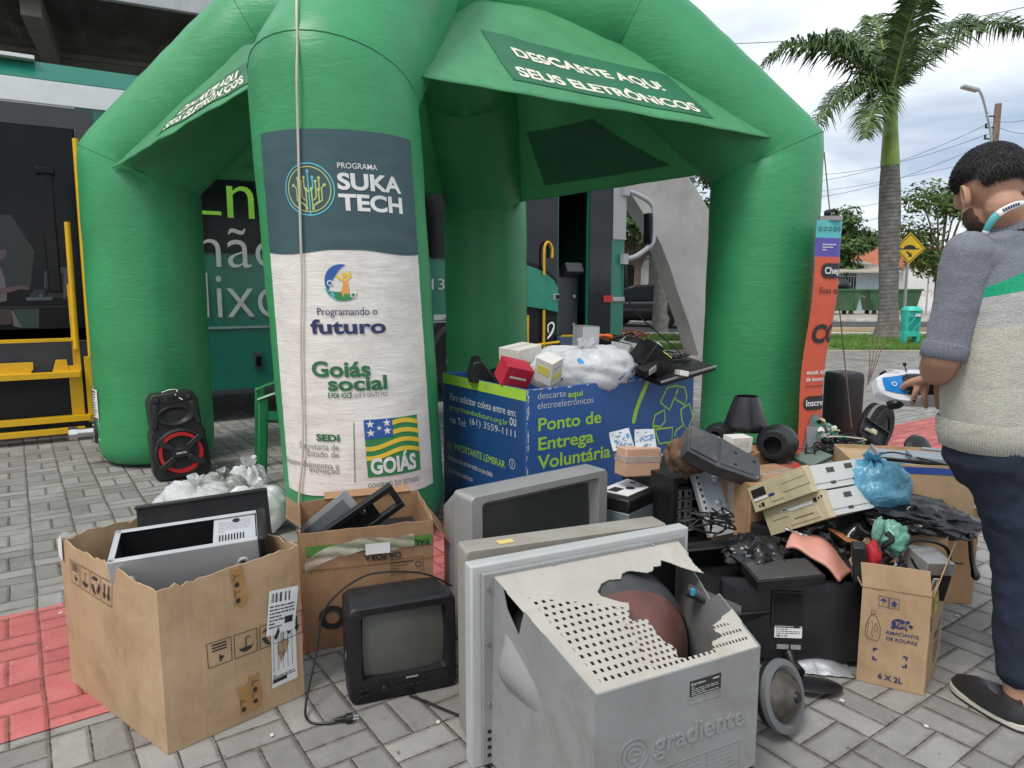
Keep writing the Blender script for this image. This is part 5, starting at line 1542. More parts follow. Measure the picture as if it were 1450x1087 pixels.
b = MB(m_hole); q = e1 * .245 + e2 * .18 + bo; b.box((q.x, q.y, .2), (.44, .31, .36), rz=ba); tag(b.build('scrap_filling'), 'dark scrap filling the taped brown box behind the small television', 'scrap')

# 3 small black television
def rr_pts(w_, h_, r, n=6, cx=0, cy=0):
    o = []
    for sx, sy, a0 in ((1, 1, 0), (-1, 1, PI / 2), (-1, -1, PI), (1, -1, 3 * PI / 2)):
        for i in range(n + 1):
            a = a0 + PI / 2 * i / n; o.append((cx + sx * (w_ / 2 - r) + r * math.cos(a), cy + sy * (h_ / 2 - r) + r * math.sin(a)))
    return o
m_crt = None
def crt_mat(name, col):
    m, t, b = new_mat(name)
    n1 = noise_tex(t, 4, 5, .6)
    t.links.new(ramp_of(t, n1, [(.3, tuple(x * .85 for x in col)), (.7, tuple(x * 1.1 for x in col))]), b.inputs['Base Color'])
    b.inputs['Roughness'].default_value = .12; b.inputs['Specular IOR Level'].default_value = .5
    d = noise_tex(t, 9, 8, .7); t.links.new(mth(t, 'ADD', .10, mth(t, 'MULTIPLY', d, .22)), b.inputs['Roughness'])
    return m
m_crt = crt_mat('crt glass green grey', (.085, .092, .078))
m_tvblk = mat('television black', (.012, .0125, .0145), .40, var=.2, scale=5, dirt=.10, dirtcol=(.06, .06, .057), grime=7, spec=.35)
def crt_screen(b, cx, cz, w_, h_, y0, bulge, m, n=18):
    """curved glass: y0 at the rim, bulging towards -y"""
    def fn(u, v):
        x = (u - .5) * w_; z = (v - .5) * h_
        # squircle mapping
        k = 1 - .035 * ((2 * v - 1) ** 2); j = 1 - .035 * ((2 * u - 1) ** 2)
        return (cx + x * k, y0 - bulge * (1 - (2 * u - 1) ** 2) * .5 - bulge * (1 - (2 * v - 1) ** 2) * .5, cz + z * j)
    b.grid(fn, n, n, m)
t = thing('television', 'small black tube television with blank green grey screen standing on the pavers', 'television', (-.53, 2.16, 0), R(21))
w_, h_ = .365, .335
b = MB(m_tvblk)
XM = Matrix(((1, 0, 0, 0), (0, 0, 1, 0), (0, 1, 0, 0), (0, 0, 0, 1)))   # (x, z, y) outline -> local
outer = rr_pts(w_, h_, .028, 6, w_ / 2, h_ / 2)
def ringy(sc, y, dz=0, r=.03): return [(w_ / 2 + (x - w_ / 2) * sc, y, h_ / 2 + (z - h_ / 2) * sc + dz) for x, z in outer]
inner = rr_pts(.272, .212, .014, 6, w_ / 2 + .004, .19)
fr = [[(x, .010, z) for x, z in [(w_ / 2 + (x - w_ / 2) * .97, h_ / 2 + (z - h_ / 2) * .97) for x, z in outer]]]
b.loft([[(x, .030, z) for x, z in inner], [(x, .002, z) for x, z in rr_pts(.288, .228, .018, 6, w_ / 2 + .004, .19)], ringy(.955, -.001), ringy(.985, .004), ringy(1, .016), ringy(1, .085)][::-1], caps=False)
b.loft([ringy(1, .085), ringy(.995, .088), ringy(.97, .09), ringy(.95, .20, -.008), ringy(.86, .27, -.02), ringy(.62, .33, -.045), ringy(.5, .345, -.05)][::-1])
b.build('cabinet', t, sharp=45)
b = MB(m_crt); crt_screen(b, w_ / 2 + .004, .19, .276, .216, .027, .016, None); b.build('screen', t)
b = MB(m_tvblk)
for k in range(7): b.box((.16 + .022 * k, -.003, .040), (.012, .006, .008))
for k in range(4): b.box((.04 + .018 * (k % 2), -.003, .032 + .02 * (k // 2)), (.012, .006, .008))
b.lathe([(0, .008), (.012, .007), (.014, 0)], 18, None, Matrix.Translation((.115, -.001, .042)) @ Euler((PI / 2, 0, 0)).to_matrix().to_4x4())
for k in range(6): b.box((.19 + .007 * k, -.002, .067), (.005, .003, .006), mat('badge silver', (.5, .5, .48), .35, metal=.5))
b.box((.30, -.002, .055), (.07, .004, .03))
b.build('control_buttons', t, bev=.001)
b = MB(m_label); b.poly([(-.0015, .05, .15), (-.0015, .062, .135), (-.0015, .055, .16), (-.0015, .045, .178)]); b.build('sticker_scrap', t)
# its cord
b = MB(m_blackp)
pth = [G(612, 870, .31), G(560, 850, .335), G(520, 838, .345), Vector((-.55, 2.42, .33)), Vector((-.64, 2.32, .27)), Vector((-.655, 2.22, .14)), Vector((-.665, 2.13, .03)), Vector((-.64, 2.075, .008)), Vector((-.58, 2.065, .006)), Vector((-.545, 2.075, .010))]
pth[0] = Vector((-.22, 2.50, .27)); pth[1] = Vector((-.32, 2.48, .325)); pth[2] = Vector((-.45, 2.45, .345))
b.tube(smooth_path(pth, 8), .0038, 8)
pl_ = Matrix.Translation((-.53, 2.078, .014)) @ Euler((0, 0, R(10))).to_matrix().to_4x4()
b.lathe([(.004, -.03), (.007, -.02), (.009, 0), (.016, .008), (.016, .026), (.004, .028)], 12, None, pl_ @ Euler((0, PI / 2, 0)).to_matrix().to_4x4())
for s_ in (-1, 1): b.cyl((.026, s_ * .007, 0), (.046, s_ * .008, .002), .0024, n=8, m=m_screw, M=pl_)
tag(b.build('mains_cable'), 'black power cord with plug hanging from the small black television to the pavers', 'cord')

# 4 silver television behind, screen to the front
m_silv = mat('silver grey plastic', (.30, .30, .295), .38, var=.08, scale=4, metal=.25, dirt=.2, dirtcol=(.22, .2, .18), grime=6)
m_crtd = crt_mat('crt glass dark', (.040, .046, .043))
def big_tv(name, label, loc, rz, w_, h_, m, dep, face, rad=.02):
    t = thing('television', label, 'television', loc, rz)
    outer = rr_pts(w_, h_, rad, 5, w_ / 2, h_ / 2)
    def rg_(sc, y, dz=0): return [(w_ / 2 + (x - w_ / 2) * sc, y, h_ / 2 + (z - h_ / 2) * sc + dz) for x, z in outer]
    sw, sh = w_ - .15, h_ - .15
    b = MB(m)
    b.loft([rg_(.985, .001), rg_(1, .012), rg_(1, dep), rg_(.985, dep + .01)][::-1] if False else [rg_(.985, dep + .006), rg_(1, dep), rg_(1, .012), rg_(.988, 0), [(w_ / 2 + (x - w_ / 2) * (sw + .05) / w_, 0.0, h_ / 2 + .02 + (z - h_ / 2) * (sh + .05) / h_) for x, z in outer], [(w_ / 2 + (x - w_ / 2) * sw / w_, .04, h_ / 2 + .02 + (z - h_ / 2) * sh / h_) for x, z in outer]], caps=False)
    b.build('bezel', t, sharp=35)
    b = MB(m_crtd); crt_screen(b, w_ / 2, h_ / 2 + .02, sw + .01, sh + .01, .04, .010, None); b.build('screen', t)
    b = MB(m); b.loft([rg_(.93, dep - .01), rg_(.92, dep + .06, -.01), rg_(.78, dep + .2, -.05), rg_(.5, dep + .33, -.09), rg_(.46, dep + .34, -.09)][::-1]); b.build('rear_shell', t, sharp=40)
    return t
big_tv('television', 'silver tube television with dark blank screen facing out, in front of the blue bin', (-.150, 2.52, 0), R(37), .70, .60, m_silv, .12, 1)
m_beige = mat('dusty beige grey plastic', (.27, .255, .225), .55, var=.12, scale=4, dirt=.5, dirtcol=(.24, .19, .13), grime=5)
t = big_tv('television', 'dusty beige television wedged between the silver one and the broken grey one', (-.135, 1.985, 0), R(21), .69, .60, m_beige, .085, 1, .012)
b = MB(mat('yellow sticky note', (.62, .50, .18), .7)); b.box((.135, .03, .602), (.05, .03, .002), rz=R(4)); b.build('sticky_note', t)

# ------------------------------------------------------------------ loudspeaker with red ring
m_rub = mat('speaker black', (.012, .012, .013), .5, var=.3, scale=8)
t = thing('loudspeaker', 'black party loudspeaker with red ring woofer leaning on the left tent leg', 'loudspeaker', (-2.50, 4.86, 0), rot=(R(-5), R(-4), R(31)))
b = MB(m_rub)
ol = [(.02, 0), (.34, 0), (.37, .05), (.36, .33), (.345, .36), (.345, .56), (.31, .62), (.05, .62), (.015, .56), (.015, .36), (0, .33), (-.01, .05)]
b.prism(ol, .0, -.30, None, XM.copy()); b.v = [Vector((v.x, abs(v.y) , v.z)) for v in b.v]
b.build('cabinet', t, bev=.012, sharp=30)
FM = lambda x, z, y=0: Matrix.Translation((x, y, z)) @ Euler((PI / 2, 0, 0)).to_matrix().to_4x4()
wf = MB(m_rub); wf.lathe([(.172, .0), (.172, .022), (.155, .03), (.142, .012), (.10, -.0), (.04, .012), (0, .016)], 40, None, FM(.18, .19, -.004))
wf = wf.build('woofer', t)
b = MB(mat('speaker red', (.45, .012, .016), .4)); b.lathe([(.146, .012), (.146, .030), (.122, .030), (.118, .010)], 40, None, FM(.18, .19, -.004)); b.build('red_ring', wf)
b = MB(m_rub)
for a in (35, 145, 215, 325):
    c_, s_ = math.cos(R(a)), math.sin(R(a)); b.box((.18 + c_ * .115, -.04, .19 + s_ * .115), (.12, .022, .042), ry=-R(a))
b.box((.18, -.040, .19), (.13, .016, .07)); b.text('AMVOX', .145, .183, 1, mw, lambda x, y: (x, -.0495, y), width=.07, bold=.02)
b.build('grille_brace', wf, bev=.006)
b = MB(m_rub); b.lathe([(.12, .0), (.125, .02), (.10, .018), (.06, -.012), (.02, -.03), (0, -.03)], 32, None, FM(.18, .455, -.003) @ Matrix.Diagonal((1, .58, 1, 1)))
b.box((.05, -.012, .46), (.035, .025, .17), ry=R(10)); b.box((.31, -.012, .46), (.035, .025, .17), ry=R(-10)); b.build('horn', t, bev=.006)
b = MB(m_greyp); b.box((.18, -.012, .575), (.13, .014, .045), m_rub); b.box((.18, -.021, .58), (.075, .004, .022), m_hole)
for x_ in (.075, .285): b.lathe([(0, .014), (.018, .012), (.022, 0)], 20, m_rub, FM(x_, .575, -.006))
b.tube(smooth_path([(.12, .05, .625), (.17, .02, .64), (.22, .03, .63), (.2, .0, .60), (.24, -.03, .56)], 5), .004, 6, m=m_label)
b.build('control_panel', t, bev=.002)

# green monobloc chair
m_gch = mat('green chair plastic', (.008, .15, .045), .35, var=.1)
t = thing('plastic_chair', 'green plastic garden chair half hidden behind the front tent leg', 'chair', (-1.62, 5.15, 0), R(-68))
b = MB(m_gch); b.grid(lambda u, v: ((u - .5) * .46, (v - .5) * .44, .43 + .02 * (2 * v - 1) ** 2 - .015 * math.cos(u * PI * 2) * 0), 10, 8); so = b.build('seat', t); md = so.modifiers.new('t', 'SOLIDIFY'); md.thickness = .012
b = MB(m_gch)
b.grid(lambda u, v: ((u - .5) * (.46 + .04 * v), .21 + .09 * v + .03 * (2 * u - 1) ** 2 * -1, .43 + .42 * v - .06 * (2 * u - 1) ** 2 * v), 14, 10); so = b.build('backrest', t); md = so.modifiers.new('t', 'SOLIDIFY'); md.thickness = .012
for sx in (-1, 1):
    b = MB(m_gch); b.tube(smooth_path([(sx * .25, -.24, .60), (sx * .27, -.1, .645), (sx * .26, .1, .66), (sx * .24, .26, .74)], 5), .028, 8, flat=.5); b.build('armrest', t)
    for y0, y1 in ((-.24, -.2), (.24, .2)):
        b = MB(m_gch); b.hexa([(sx * .27 - .03, y0 - .03, 0), (sx * .27 + .02, y0 - .03, 0), (sx * .27 + .02, y0 + .03, 0), (sx * .27 - .03, y0 + .03, 0)], [(sx * .25 - .03, y1 - .04, .62 if y0 < 0 else .44), (sx * .25 + .02, y1 - .04, .62 if y0 < 0 else .44), (sx * .25 + .02, y1 + .03, .62 if y0 < 0 else .44), (sx * .25 - .03, y1 + .03, .62 if y0 < 0 else .44)]); b.build('leg', t, bev=.012)

# ------------------------------------------------------------------ bags
def bag_mat(name, col, rough=.35, trans=.0, spec=.6, bumps=1.0):
    m, t, b = new_mat(name)
    t.links.new(ramp_of(t, noise_tex(t, 7, 5, .6), [(.3, tuple(x * .88 for x in col)), (.7, tuple(min(1, x * 1.08) for x in col))]), b.inputs['Base Color'])
    b.inputs['Roughness'].default_value = rough; b.inputs['Specular IOR Level'].default_value = spec
    r1 = mth(t, 'ABSOLUTE', mth(t, 'SUBTRACT', noise_tex(t, 7, 2, .5, dist=1.6), .5)); r2 = mth(t, 'ABSOLUTE', mth(t, 'SUBTRACT', noise_tex(t, 17, 3, .5, dist=1.2), .5))
    bump_of(t, b, mth(t, 'SUBTRACT', 1.0, mth(t, 'ADD', mth(t, 'MULTIPLY', r1, 1.6), r2)), .42 * bumps, .022)
    if trans:
        o = t.nodes['Material Output']; tr = nd(t, 'ShaderNodeBsdfTranslucent'); tr.inputs[0].default_value = col + (1,); ms = nd(t, 'ShaderNodeMixShader'); ms.inputs[0].default_value = trans
        t.links.new(b.outputs[0], ms.inputs[1]); t.links.new(tr.outputs[0], ms.inputs[2]); t.links.new(ms.outputs[0], o.inputs[0])
    return m
m_wbag = bag_mat('white bag plastic', (.80, .81, .82), .30, .42, bumps=.6)
m_cbag = bag_mat('clear bag plastic', (.34, .36, .33), .15, .1)
m_bbag = bag_mat('blue bag plastic', (.12, .36, .52), .3, .12)
m_kbag = bag_mat('black bag plastic', (.010, .010, .011), .24, 0, .6, .45)
def bag(name, label, cat, c, r, m, sc=(1, 1, .75), knot=.10, seed=0, kd=(0, 0, 1), creases=11, res=44, lump=.2, extra=None):
    """tied bag: creases run up to the knot; c is its base on what it stands on"""
    b = MB(m)
    s3 = Vector((seed * 3.1, seed * 1.7, seed * .9))
    def fn(d):
        ph = math.atan2(d.y, d.x); top = max(0, d.z)
        cre = math.sin(ph * creases + 4 * noise.noise(d * 2.2 + s3)) * (.02 + .10 * top ** 1.5)
        cre += math.sin(ph * (creases * 2 + 3) + 5 * noise.noise(d * 3 + s3)) * .035 * top
        q = 1 + lump * noise.noise(d * 1.6 + s3) + .07 * noise.noise(d * 4 + s3) + .05 * (1 - abs(noise.noise(d * 5 + s3))) ** 4 + cre
        if d.z > .82: q *= 1 - (d.z - .82) * 1.0
        return q
    b.ball((0, 0, r * sc[2] * .92), r, None, None, res, sc, fn)
    b.v = [Vector((v.x, v.y, max(.002, v.z))) for v in b.v]
    o = tag(b.build(name, sharp=75), label, cat)
    o.location = c
    if knot:
        k = MB(m); z0 = r * sc[2] * 1.72
        ring_ = []
        for j, (rr_, zz_) in enumerate(((.42, -.10), (.22, .0), (.13, .06), (.20, .14), (.36, .26), (.48, .42))):
            ring_.append([(math.cos(a_) * r * rr_ * (1 + .35 * math.sin(a_ * 5 + j + seed)) * knot * 5 + kd[0] * zz_ * r, math.sin(a_) * r * rr_ * (1 + .35 * math.cos(a_ * 4 + j * 2 + seed)) * knot * 5 + kd[1] * zz_ * r, z0 + zz_ * r * knot * 8 + .01 * math.sin(a_ * 3 + seed)) for a_ in [2 * PI * i / 22 for i in range(22)]])
        k.loft(ring_, caps=False)
        k.build('knot', o, sharp=75)
    return o
bag('plastic_bag', 'flat white plastic bag on the pavers, leftmost of the bags behind the big box', 'bag', G(280, 738), .20, m_wbag, (1.1, .85, .62), .09, 1)
bag('plastic_bag', 'clear greyish plastic bag between the white bags behind the big box', 'bag', G(318, 722), .15, m_cbag, (1, .9, .8), .1, 2, creases=8)
bag('plastic_bag', 'white plastic bag against the front tent leg, right of the clear bag', 'bag', G(366, 752), .155, m_wbag, (1, .9, .9), .10, 3)
bag('plastic_bag', 'small white knotted bag resting behind the clear bag', 'bag', G(352, 712), .12, m_wbag, (1, .9, 1.1), .16, 4, (.3, 0, 1))

# ------------------------------------------------------------------ broken grey television, its back to us
m_gtv = mat('television grey plastic', (.245, .25, .252), .48, var=.10, scale=4, dirt=.6, dirtcol=(.19, .178, .15), grime=6, bump=.2, bscale=220)
m_gtvd = mat('dusty television top', (.40, .375, .335), .75, var=.10, scale=6, dirt=.4, dirtcol=(.34, .28, .21), grime=7, bump=.25, bscale=160)
m_bez = mat('pale bezel plastic', (.42, .43, .43), .45, var=.06, dirt=.2, dirtcol=(.34, .30, .24))
GO = Vector((-.108, 1.845, 0)); GA = R(26)
t = thing('television', 'broken grey tube television seen from behind, its vented top smashed open', 'television', GO, GA)
GMi = (Matrix.Translation(GO) @ Matrix.Rotation(GA, 4, 'Z')).inverted()
def gl(p): return GMi @ p
TW, TH = .755, .605
XZ = Matrix(((1, 0, 0, 0), (0, 0, -1, 0), (0, 1, 0, 0), (0, 0, 0, 1)))          # (x, z, out towards -y)
b = MB(m_bez)
b.prism([(0, 0), (TW, 0), (TW, TH), (0, TH)], -.06, -.012, None, XZ)
b.build('bezel', t, bev=.006)
b = MB(m_gtv)
b.prism([(.028, .015), (TW - .028, .015), (TW - .028, TH - .02), (.028, TH - .02)], -.012, .006, None, XZ)
b.v = b.v; 
fl_ = b.build('rear_flange', t, bev=.004)
b = MB(m_screw)
for x_, z_ in ((.045, .54), (.045, .38), (.045, .20), (.25, .575), (.60, .575)): b.lathe([(0, .005), (.005, .004), (.006, 0)], 12, None, Matrix.Translation((x_, -.006, z_)) @ Euler((PI / 2, 0, 0)).to_matrix().to_4x4())
b.build('screw', t)
# shell: left and right cheeks, back, sloped top with the break
tl, tr_ = Vector((.062, -.006, .572)), Vector((.70, -.006, .572))          # front (bezel) end of the top
bl_, br_ = Vector((.112, -.445, .452)), Vector((.612, -.445, .452))        # back end
def gw(p): return (Matrix.Translation(GO) @ Matrix.Rotation(GA, 4, 'Z')) @ p
def top_ab(cx, cy):
    """photo point of the enlarged detail -> (a across, b towards the back) on the top"""
    return inv_uv(gw(bl_), gw(br_), gw(tr_), gw(tl), 620 + cx * .345, 720 + cy * .345)
brk = [(655, 345), (672, 310), (700, 295), (752, 290), (757, 268), (778, 258), (800, 258), (860, 266), (882, 258), (886, 240), (915, 236), (915, 212), (950, 222), (1000, 243), (1045, 258), (1090, 268), (1052, 232), (1020, 182), (1062, 203), (1110, 218), (1148, 226), (1160, 262), (1178, 285), (1190, 345), (1210, 400), (1238, 400), (1215, 410), (1188, 432), (1165, 450), (1128, 480), (1140, 500), (1165, 512), (1160, 525), (1126, 542), (1132, 575), (1070, 590), (1010, 607), (985, 607), (978, 575), (960, 555), (935, 548), (900, 512), (885, 488), (862, 455), (840, 452), (800, 462), (786, 448), (785, 392), (748, 388), (700, 372), (668, 362)]
brk2 = [(252, 318), (268, 345), (300, 358), (335, 362), (345, 372), (330, 405), (318, 480), (300, 455), (275, 400)]
BR = [top_ab(*q) for q in brk]; BR2 = [top_ab(*q) for q in brk2]
def inpoly(p, poly):
    x, y = p; r = False; n = len(poly)
    for i in range(n):
        x0, y0 = poly[i]; x1, y1 = poly[(i + 1) % n]
        if (y0 > y) != (y1 > y) and x < (x1 - x0) * (y - y0) / (y1 - y0) + x0: r = not r
    return r
cre0 = top_ab(338, 345); cre1 = top_ab(785, 395); creR = top_ab(1238, 335)
def crease(a): return cre0[1] + (cre1[1] - cre0[1]) * (a - cre0[0]) / (cre1[0] - cre0[0])
mid_ab = top_ab(770, 480)
NA, NB = 236, 190
def tp(a, v):
    p = quadpt(bl_, br_, tr_, tl, a, v); 
    p.z += .004 * math.sin(PI * v) + .0015 * noise.noise(Vector((a * 5, v * 5, 3)))
    if v < crease(a): p.z -= .004
    return p
rg2 = random.Random(3)
vs = []; idx = {}; fs = []
def keep(i, j):
    a = (i + .5) / NA; v = (j + .5) / NB
    if inpoly((a, v), BR): return False
    # vents: two fields of square holes below the crease
    if v < crease(a) - .03 and v > .035 and .03 < a < .97:
        if a < mid_ab[0] + (v - .3) * .12:
            ii, jj = i % 9, j % 11
            row = j // 11
            if (ii + (row % 2) * 4) % 9 in (0, 1, 2, 3) and jj in (1, 2, 3, 4, 5) and a > .07: return False
        elif a < .74:
            ii, jj = i % 8, j % 8
            if (ii + ((j // 8) % 2) * 4) % 8 in (0, 1, 2, 3) and jj in (1, 2, 3, 4): return False
        else:
            if j % 12 in (2, 3, 4, 5) and i % 5 in (0, 1, 2): return False
    return True
for j in range(NB):
    for i in range(NA):
        if keep(i, j):
            f = []
            for di, dj in ((0, 0), (1, 0), (1, 1), (0, 1)):
                k_ = (i + di, j + dj)
                if k_ not in idx: idx[k_] = len(vs); vs.append(tp(k_[0] / NA, k_[1] / NB))
                f.append(idx[k_])
            fs.append(tuple(f))
b = MB(m_gtvd); b.add(vs, fs); o = b.build('vented_top', t, sharp=60)
md = o.modifiers.new('thickness', 'SOLIDIFY'); md.thickness = .003; md.offset = -1
# left cheek with its torn notch, right cheek, back, underside
b = MB(m_gtv)
A_, B__, C_, D_2 = Vector((.050, -.006, .04)), Vector((.112, -.445, .02)), bl_, tl
lp = [Vector((.052, -.006, .02)), Vector((.112, -.445, .02)), bl_]
mid1 = tl.lerp(bl_, .34); mid2 = tl.lerp(bl_, .10)
n1 = tl.lerp(bl_, .30) + Vector((0, .01, -.085)); n2 = tl.lerp(bl_, .16) + Vector((0, .005, -.05))
cheek = lp + [mid1, n1, n2, mid2, tl]
b.poly(cheek)
o = b.build('cheek', t, smooth=False); md = o.modifiers.new('thickness', 'SOLIDIFY'); md.thickness = .003; md.offset = -1
b = MB(m_gtv)
rp_ = [Vector((.71, -.006, .02)), Vector((.612, -.445, .02)), br_, tr_.lerp(br_, .55), tr_.lerp(br_, .45) + Vector((0, 0, -.05)), tr_.lerp(br_, .30) + Vector((0, 0, -.035)), tr_.lerp(br_, .18) + Vector((0, 0, -.03)), tr_]
b.poly(rp_[::-1])
o = b.build('cheek', t, smooth=False); md = o.modifiers.new('thickness', 'SOLIDIFY'); md.thickness = .003; md.offset = -1
b = MB(m_gtv)
b.prism([(.112, .14), (.20, .085), (.50, .085), (.612, .14), (.612, .450), (.112, .450)], .440, .445, None, XZ)
b.prism([(.112, .02), (.20, .02), (.20, .0845), (.112, .1395)], .440, .445, None, XZ); b.prism([(.52, .02), (.612, .02), (.612, .1395), (.52, .0955)], .425, .445, None, XZ)
b.box((.35, -.40, .05), (.3, .02, .10))
b.build('back_panel', t, bev=.002)
# speaker bulge on the left cheek
b = MB(m_gtv)
nrm = (Vector((.112, -.445, 0)) - Vector((.052, -.006, 0))).normalized(); sd_ = Vector((nrm.y, -nrm.x, 0)); sd_ = -sd_ if sd_.x > 0 else sd_
def bul(u, v):
    q = Vector((.052, -.006, 0)).lerp(Vector((.112, -.445, 0)), .10 + .50 * u)
    h = .050 * max(0, math.sin(PI * v)) ** 1.2 * (1 - u) ** 1.0 * min(1, u * 6) - .013
    q = q + sd_ * h; q.z = .27 + (.19 - .10 * u) * v - .02 * u; return q
b.grid(bul, 18, 18); b.build('speaker_bulge', t, sharp=80)
# embossed mark, lettering and frames on the back
b = MB(m_gtv)
EM = XZ @ Matrix.Translation((0, 0, .4452))
def emboss(geo, h=.0022):
    vs_, fs_ = geo; n_ = len(vs_)
    top_ = [(x, y, h) for x, y in vs_]; bot_ = [(x, y, 0) for x, y in vs_]
    ed = {}
    for f in fs_:
        for i in range(len(f)):
            e_ = (f[i], f[(i + 1) % len(f)]); ed[e_] = 1
    side = [(e_[0], e_[1], e_[1] + n_, e_[0] + n_) for e_ in ed if (e_[1], e_[0]) not in ed]
    b.add(bot_ + top_, [tuple(i + n_ for i in f) for f in fs_] + side, None, EM)
emboss(ring2(.222, .268, .040, .044, 36)); emboss(ring2(.222, .268, .026, .031, 32, R(20), R(300))); emboss(ring2(.222, .268, .013, .018, 26, R(30), R(330))); emboss(rect2(.222, .264, .020, .006))
vs_, fs_ = text_geo('gradiente', fit_text('gradiente', .285, .012), .012)
sz = fit_text('gradiente', .285, .012); vs_, fs_ = text_geo('gradiente', sz, .012)
emboss(([(x + .282, y + .252) for x, y in vs_], fs_), .0032)
def fr_e(x, y, w_, h_, t_=.0022):
    for g in (rect2(x, y, w_, t_), rect2(x, y + h_ - t_, w_, t_), rect2(x, y + t_, t_, h_ - 2 * t_), rect2(x + w_ - t_, y + t_, t_, h_ - 2 * t_)): emboss(g, .0014)
fr_e(.225, .135, .33, .075); emboss(rect2(.335, .137, .0018, .071), .0014); emboss(rect2(.445, .137, .0018, .071), .0014)
fr_e(.382, .352, .10, .018)
rr = random.Random(2)
for x0_, x1_ in ((.235, .32), (.345, .43), (.455, .54)):
    for k in range(5):
        q = x0_
        while q < x1_ - .01:
            L_ = rr.uniform(.006, .02); emboss(rect2(q, .195 - k * .012, min(L_, x1_ - q), .004), .0008); q += L_ + .004
b.build('embossed_lettering', t, smooth=False)
b = MB(m_ink, mat('label print', (.42, .43, .43), .5))
b.prism([(.385, .372), (.482, .372), (.482, .412), (.385, .412)], .4453, .4465, 0, XZ)
fe = lambda x, y: (x, -.4472, y)
b.text('gradiente', .397, .401, 1, 1, fe, width=.035, bold=.02); b.flat(ring2(.391, .4035, .002, .004, 14), 1, fe); lines(b, .389, .394, .085, 5, .0048, .0018, 1, fe, 4); b.flat(rect2(.455, .402, .02, .004), 1, fe)
b.build('rating_label', t, smooth=False)
b = MB(m_hole)
for k in range(4): b.prism(circle2(.046, .045 + .024 * k, .006, 12), .0062, .0075, None, XZ)
for k in range(10): b.prism(rect2(.585, .025 + k * .010, .024, .004)[0], .4453, .4462, None, XZ)
b.build('socket_hole', t, smooth=False)
# what is inside: picture tube funnel, coil, neck, rod
m_funn = mat('tube dark coating', (.050, .050, .052), .55, var=.25, scale=5, dirt=.4, dirtcol=(.12, .11, .10))
m_coil = mat('tube oxide brown', (.12, .048, .036), .5, var=.35, scale=8, dirt=.3)
cx_, cz_ = .375, .31
IM = Matrix.Translation((cx_, -.012, cz_)) @ Euler((PI / 2, 0, 0)).to_matrix().to_4x4()
b = MB(m_funn); b.lathe([(.285, .0), (.278, .05), (.262, .10), (.238, .14)], 48, None, IM @ Matrix.Diagonal((1.08, .88, 1, 1))); b.build('picture_tube', t)
b = MB(m_coil); b.lathe([(.239, .138), (.205, .18), (.15, .225), (.10, .26), (.07, .285), (.058, .31), (.060, .34), (.03, .35)], 40, None, IM @ Matrix.Diagonal((1.06, .9, 1, 1))); b.build('oxide_cone', t)
b = MB(m_blackp, mat('copper coil', (.25, .09, .04), .45, metal=.5)); b.lathe([(.075, .255), (.085, .27), (.085, .30), (.06, .31)], 28, 1, IM); b.lathe([(.028, .33), (.022, .42), (.0, .42)], 18, 0, IM); b.lathe([(.04, .345), (.045, .36), (.04, .372), (.028, .374)], 20, 0, IM); b.build('deflection_coil', t)
b = MB(m_blackp); b.tube([gl(P(972, 834, 2.00)), gl(P(1046, 866, 1.975))], .019, 16, m=m_funn); b.box(gl(P(981, 838, 1.965)), (.010, .010, .018), mat('blue tag', (.05, .28, .42), .5)); b.box((.50, -.40, .2), (.2, .03, .3), m_hole); b.build('chassis_rod', t)
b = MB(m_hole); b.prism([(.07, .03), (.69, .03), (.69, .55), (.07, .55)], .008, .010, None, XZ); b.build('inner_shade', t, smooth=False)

# ------------------------------------------------------------------ blue collection bin
BO = Vector((.075, 3.60, 0)); BA = R(34)
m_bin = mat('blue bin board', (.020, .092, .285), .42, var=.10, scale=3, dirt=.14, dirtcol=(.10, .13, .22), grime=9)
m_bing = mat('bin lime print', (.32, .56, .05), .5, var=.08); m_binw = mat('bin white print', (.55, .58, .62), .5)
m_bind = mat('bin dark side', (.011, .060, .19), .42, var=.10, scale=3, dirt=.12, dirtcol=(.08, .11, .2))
BW, BD_, BH = 1.25, .90, .845
t = thing('collection_bin', 'big blue and lime printed bin full of discarded electronics under the tent', 'bin', BO, BA)
b = MB(m_bin, m_bind)
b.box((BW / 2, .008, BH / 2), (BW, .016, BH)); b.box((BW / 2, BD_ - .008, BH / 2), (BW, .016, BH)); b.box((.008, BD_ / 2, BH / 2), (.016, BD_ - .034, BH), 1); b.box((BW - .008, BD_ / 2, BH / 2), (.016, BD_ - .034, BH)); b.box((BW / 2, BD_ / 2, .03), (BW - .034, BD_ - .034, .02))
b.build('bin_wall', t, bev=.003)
b = MB(mat('edge wear', (.50, .50, .49), .8, var=.2))
rr = random.Random(7)
for k in range(46):
    x_ = rr.uniform(0, BW) if k < 24 else BW - abs(rr.gauss(0, .12)); L_ = rr.uniform(.006, .035); hh = rr.uniform(.002, .010)
    x_ = min(max(.03, x_), BW - .03); b.box((x_, -.0006, BH - hh / 2 - .002), (L_, .002, hh))
for k in range(34):
    z_ = rr.uniform(.2, BH); b.box((rr.uniform(.001, .012), -.0006, z_), (rr.uniform(.002, .009), .002, rr.uniform(.004, .03)))
b.build('worn_edge', t, smooth=False)
fpl = Plane(BO, (math.cos(BA), math.sin(BA), 0), (0, 0, 1))
ff = lambda x, y: (x, -.0015, y)
b = MB(m_bing, m_binw)
def bx(s_, x0, x1, yb, m, h, **k):
    a = fpl.hit(x0, yb[0]); c = fpl.hit(x1, yb[1])
    b.text(s_, a[0], (a[1] + c[1]) / 2, 1, m, ff, width=c[0] - a[0], height=h, **k)
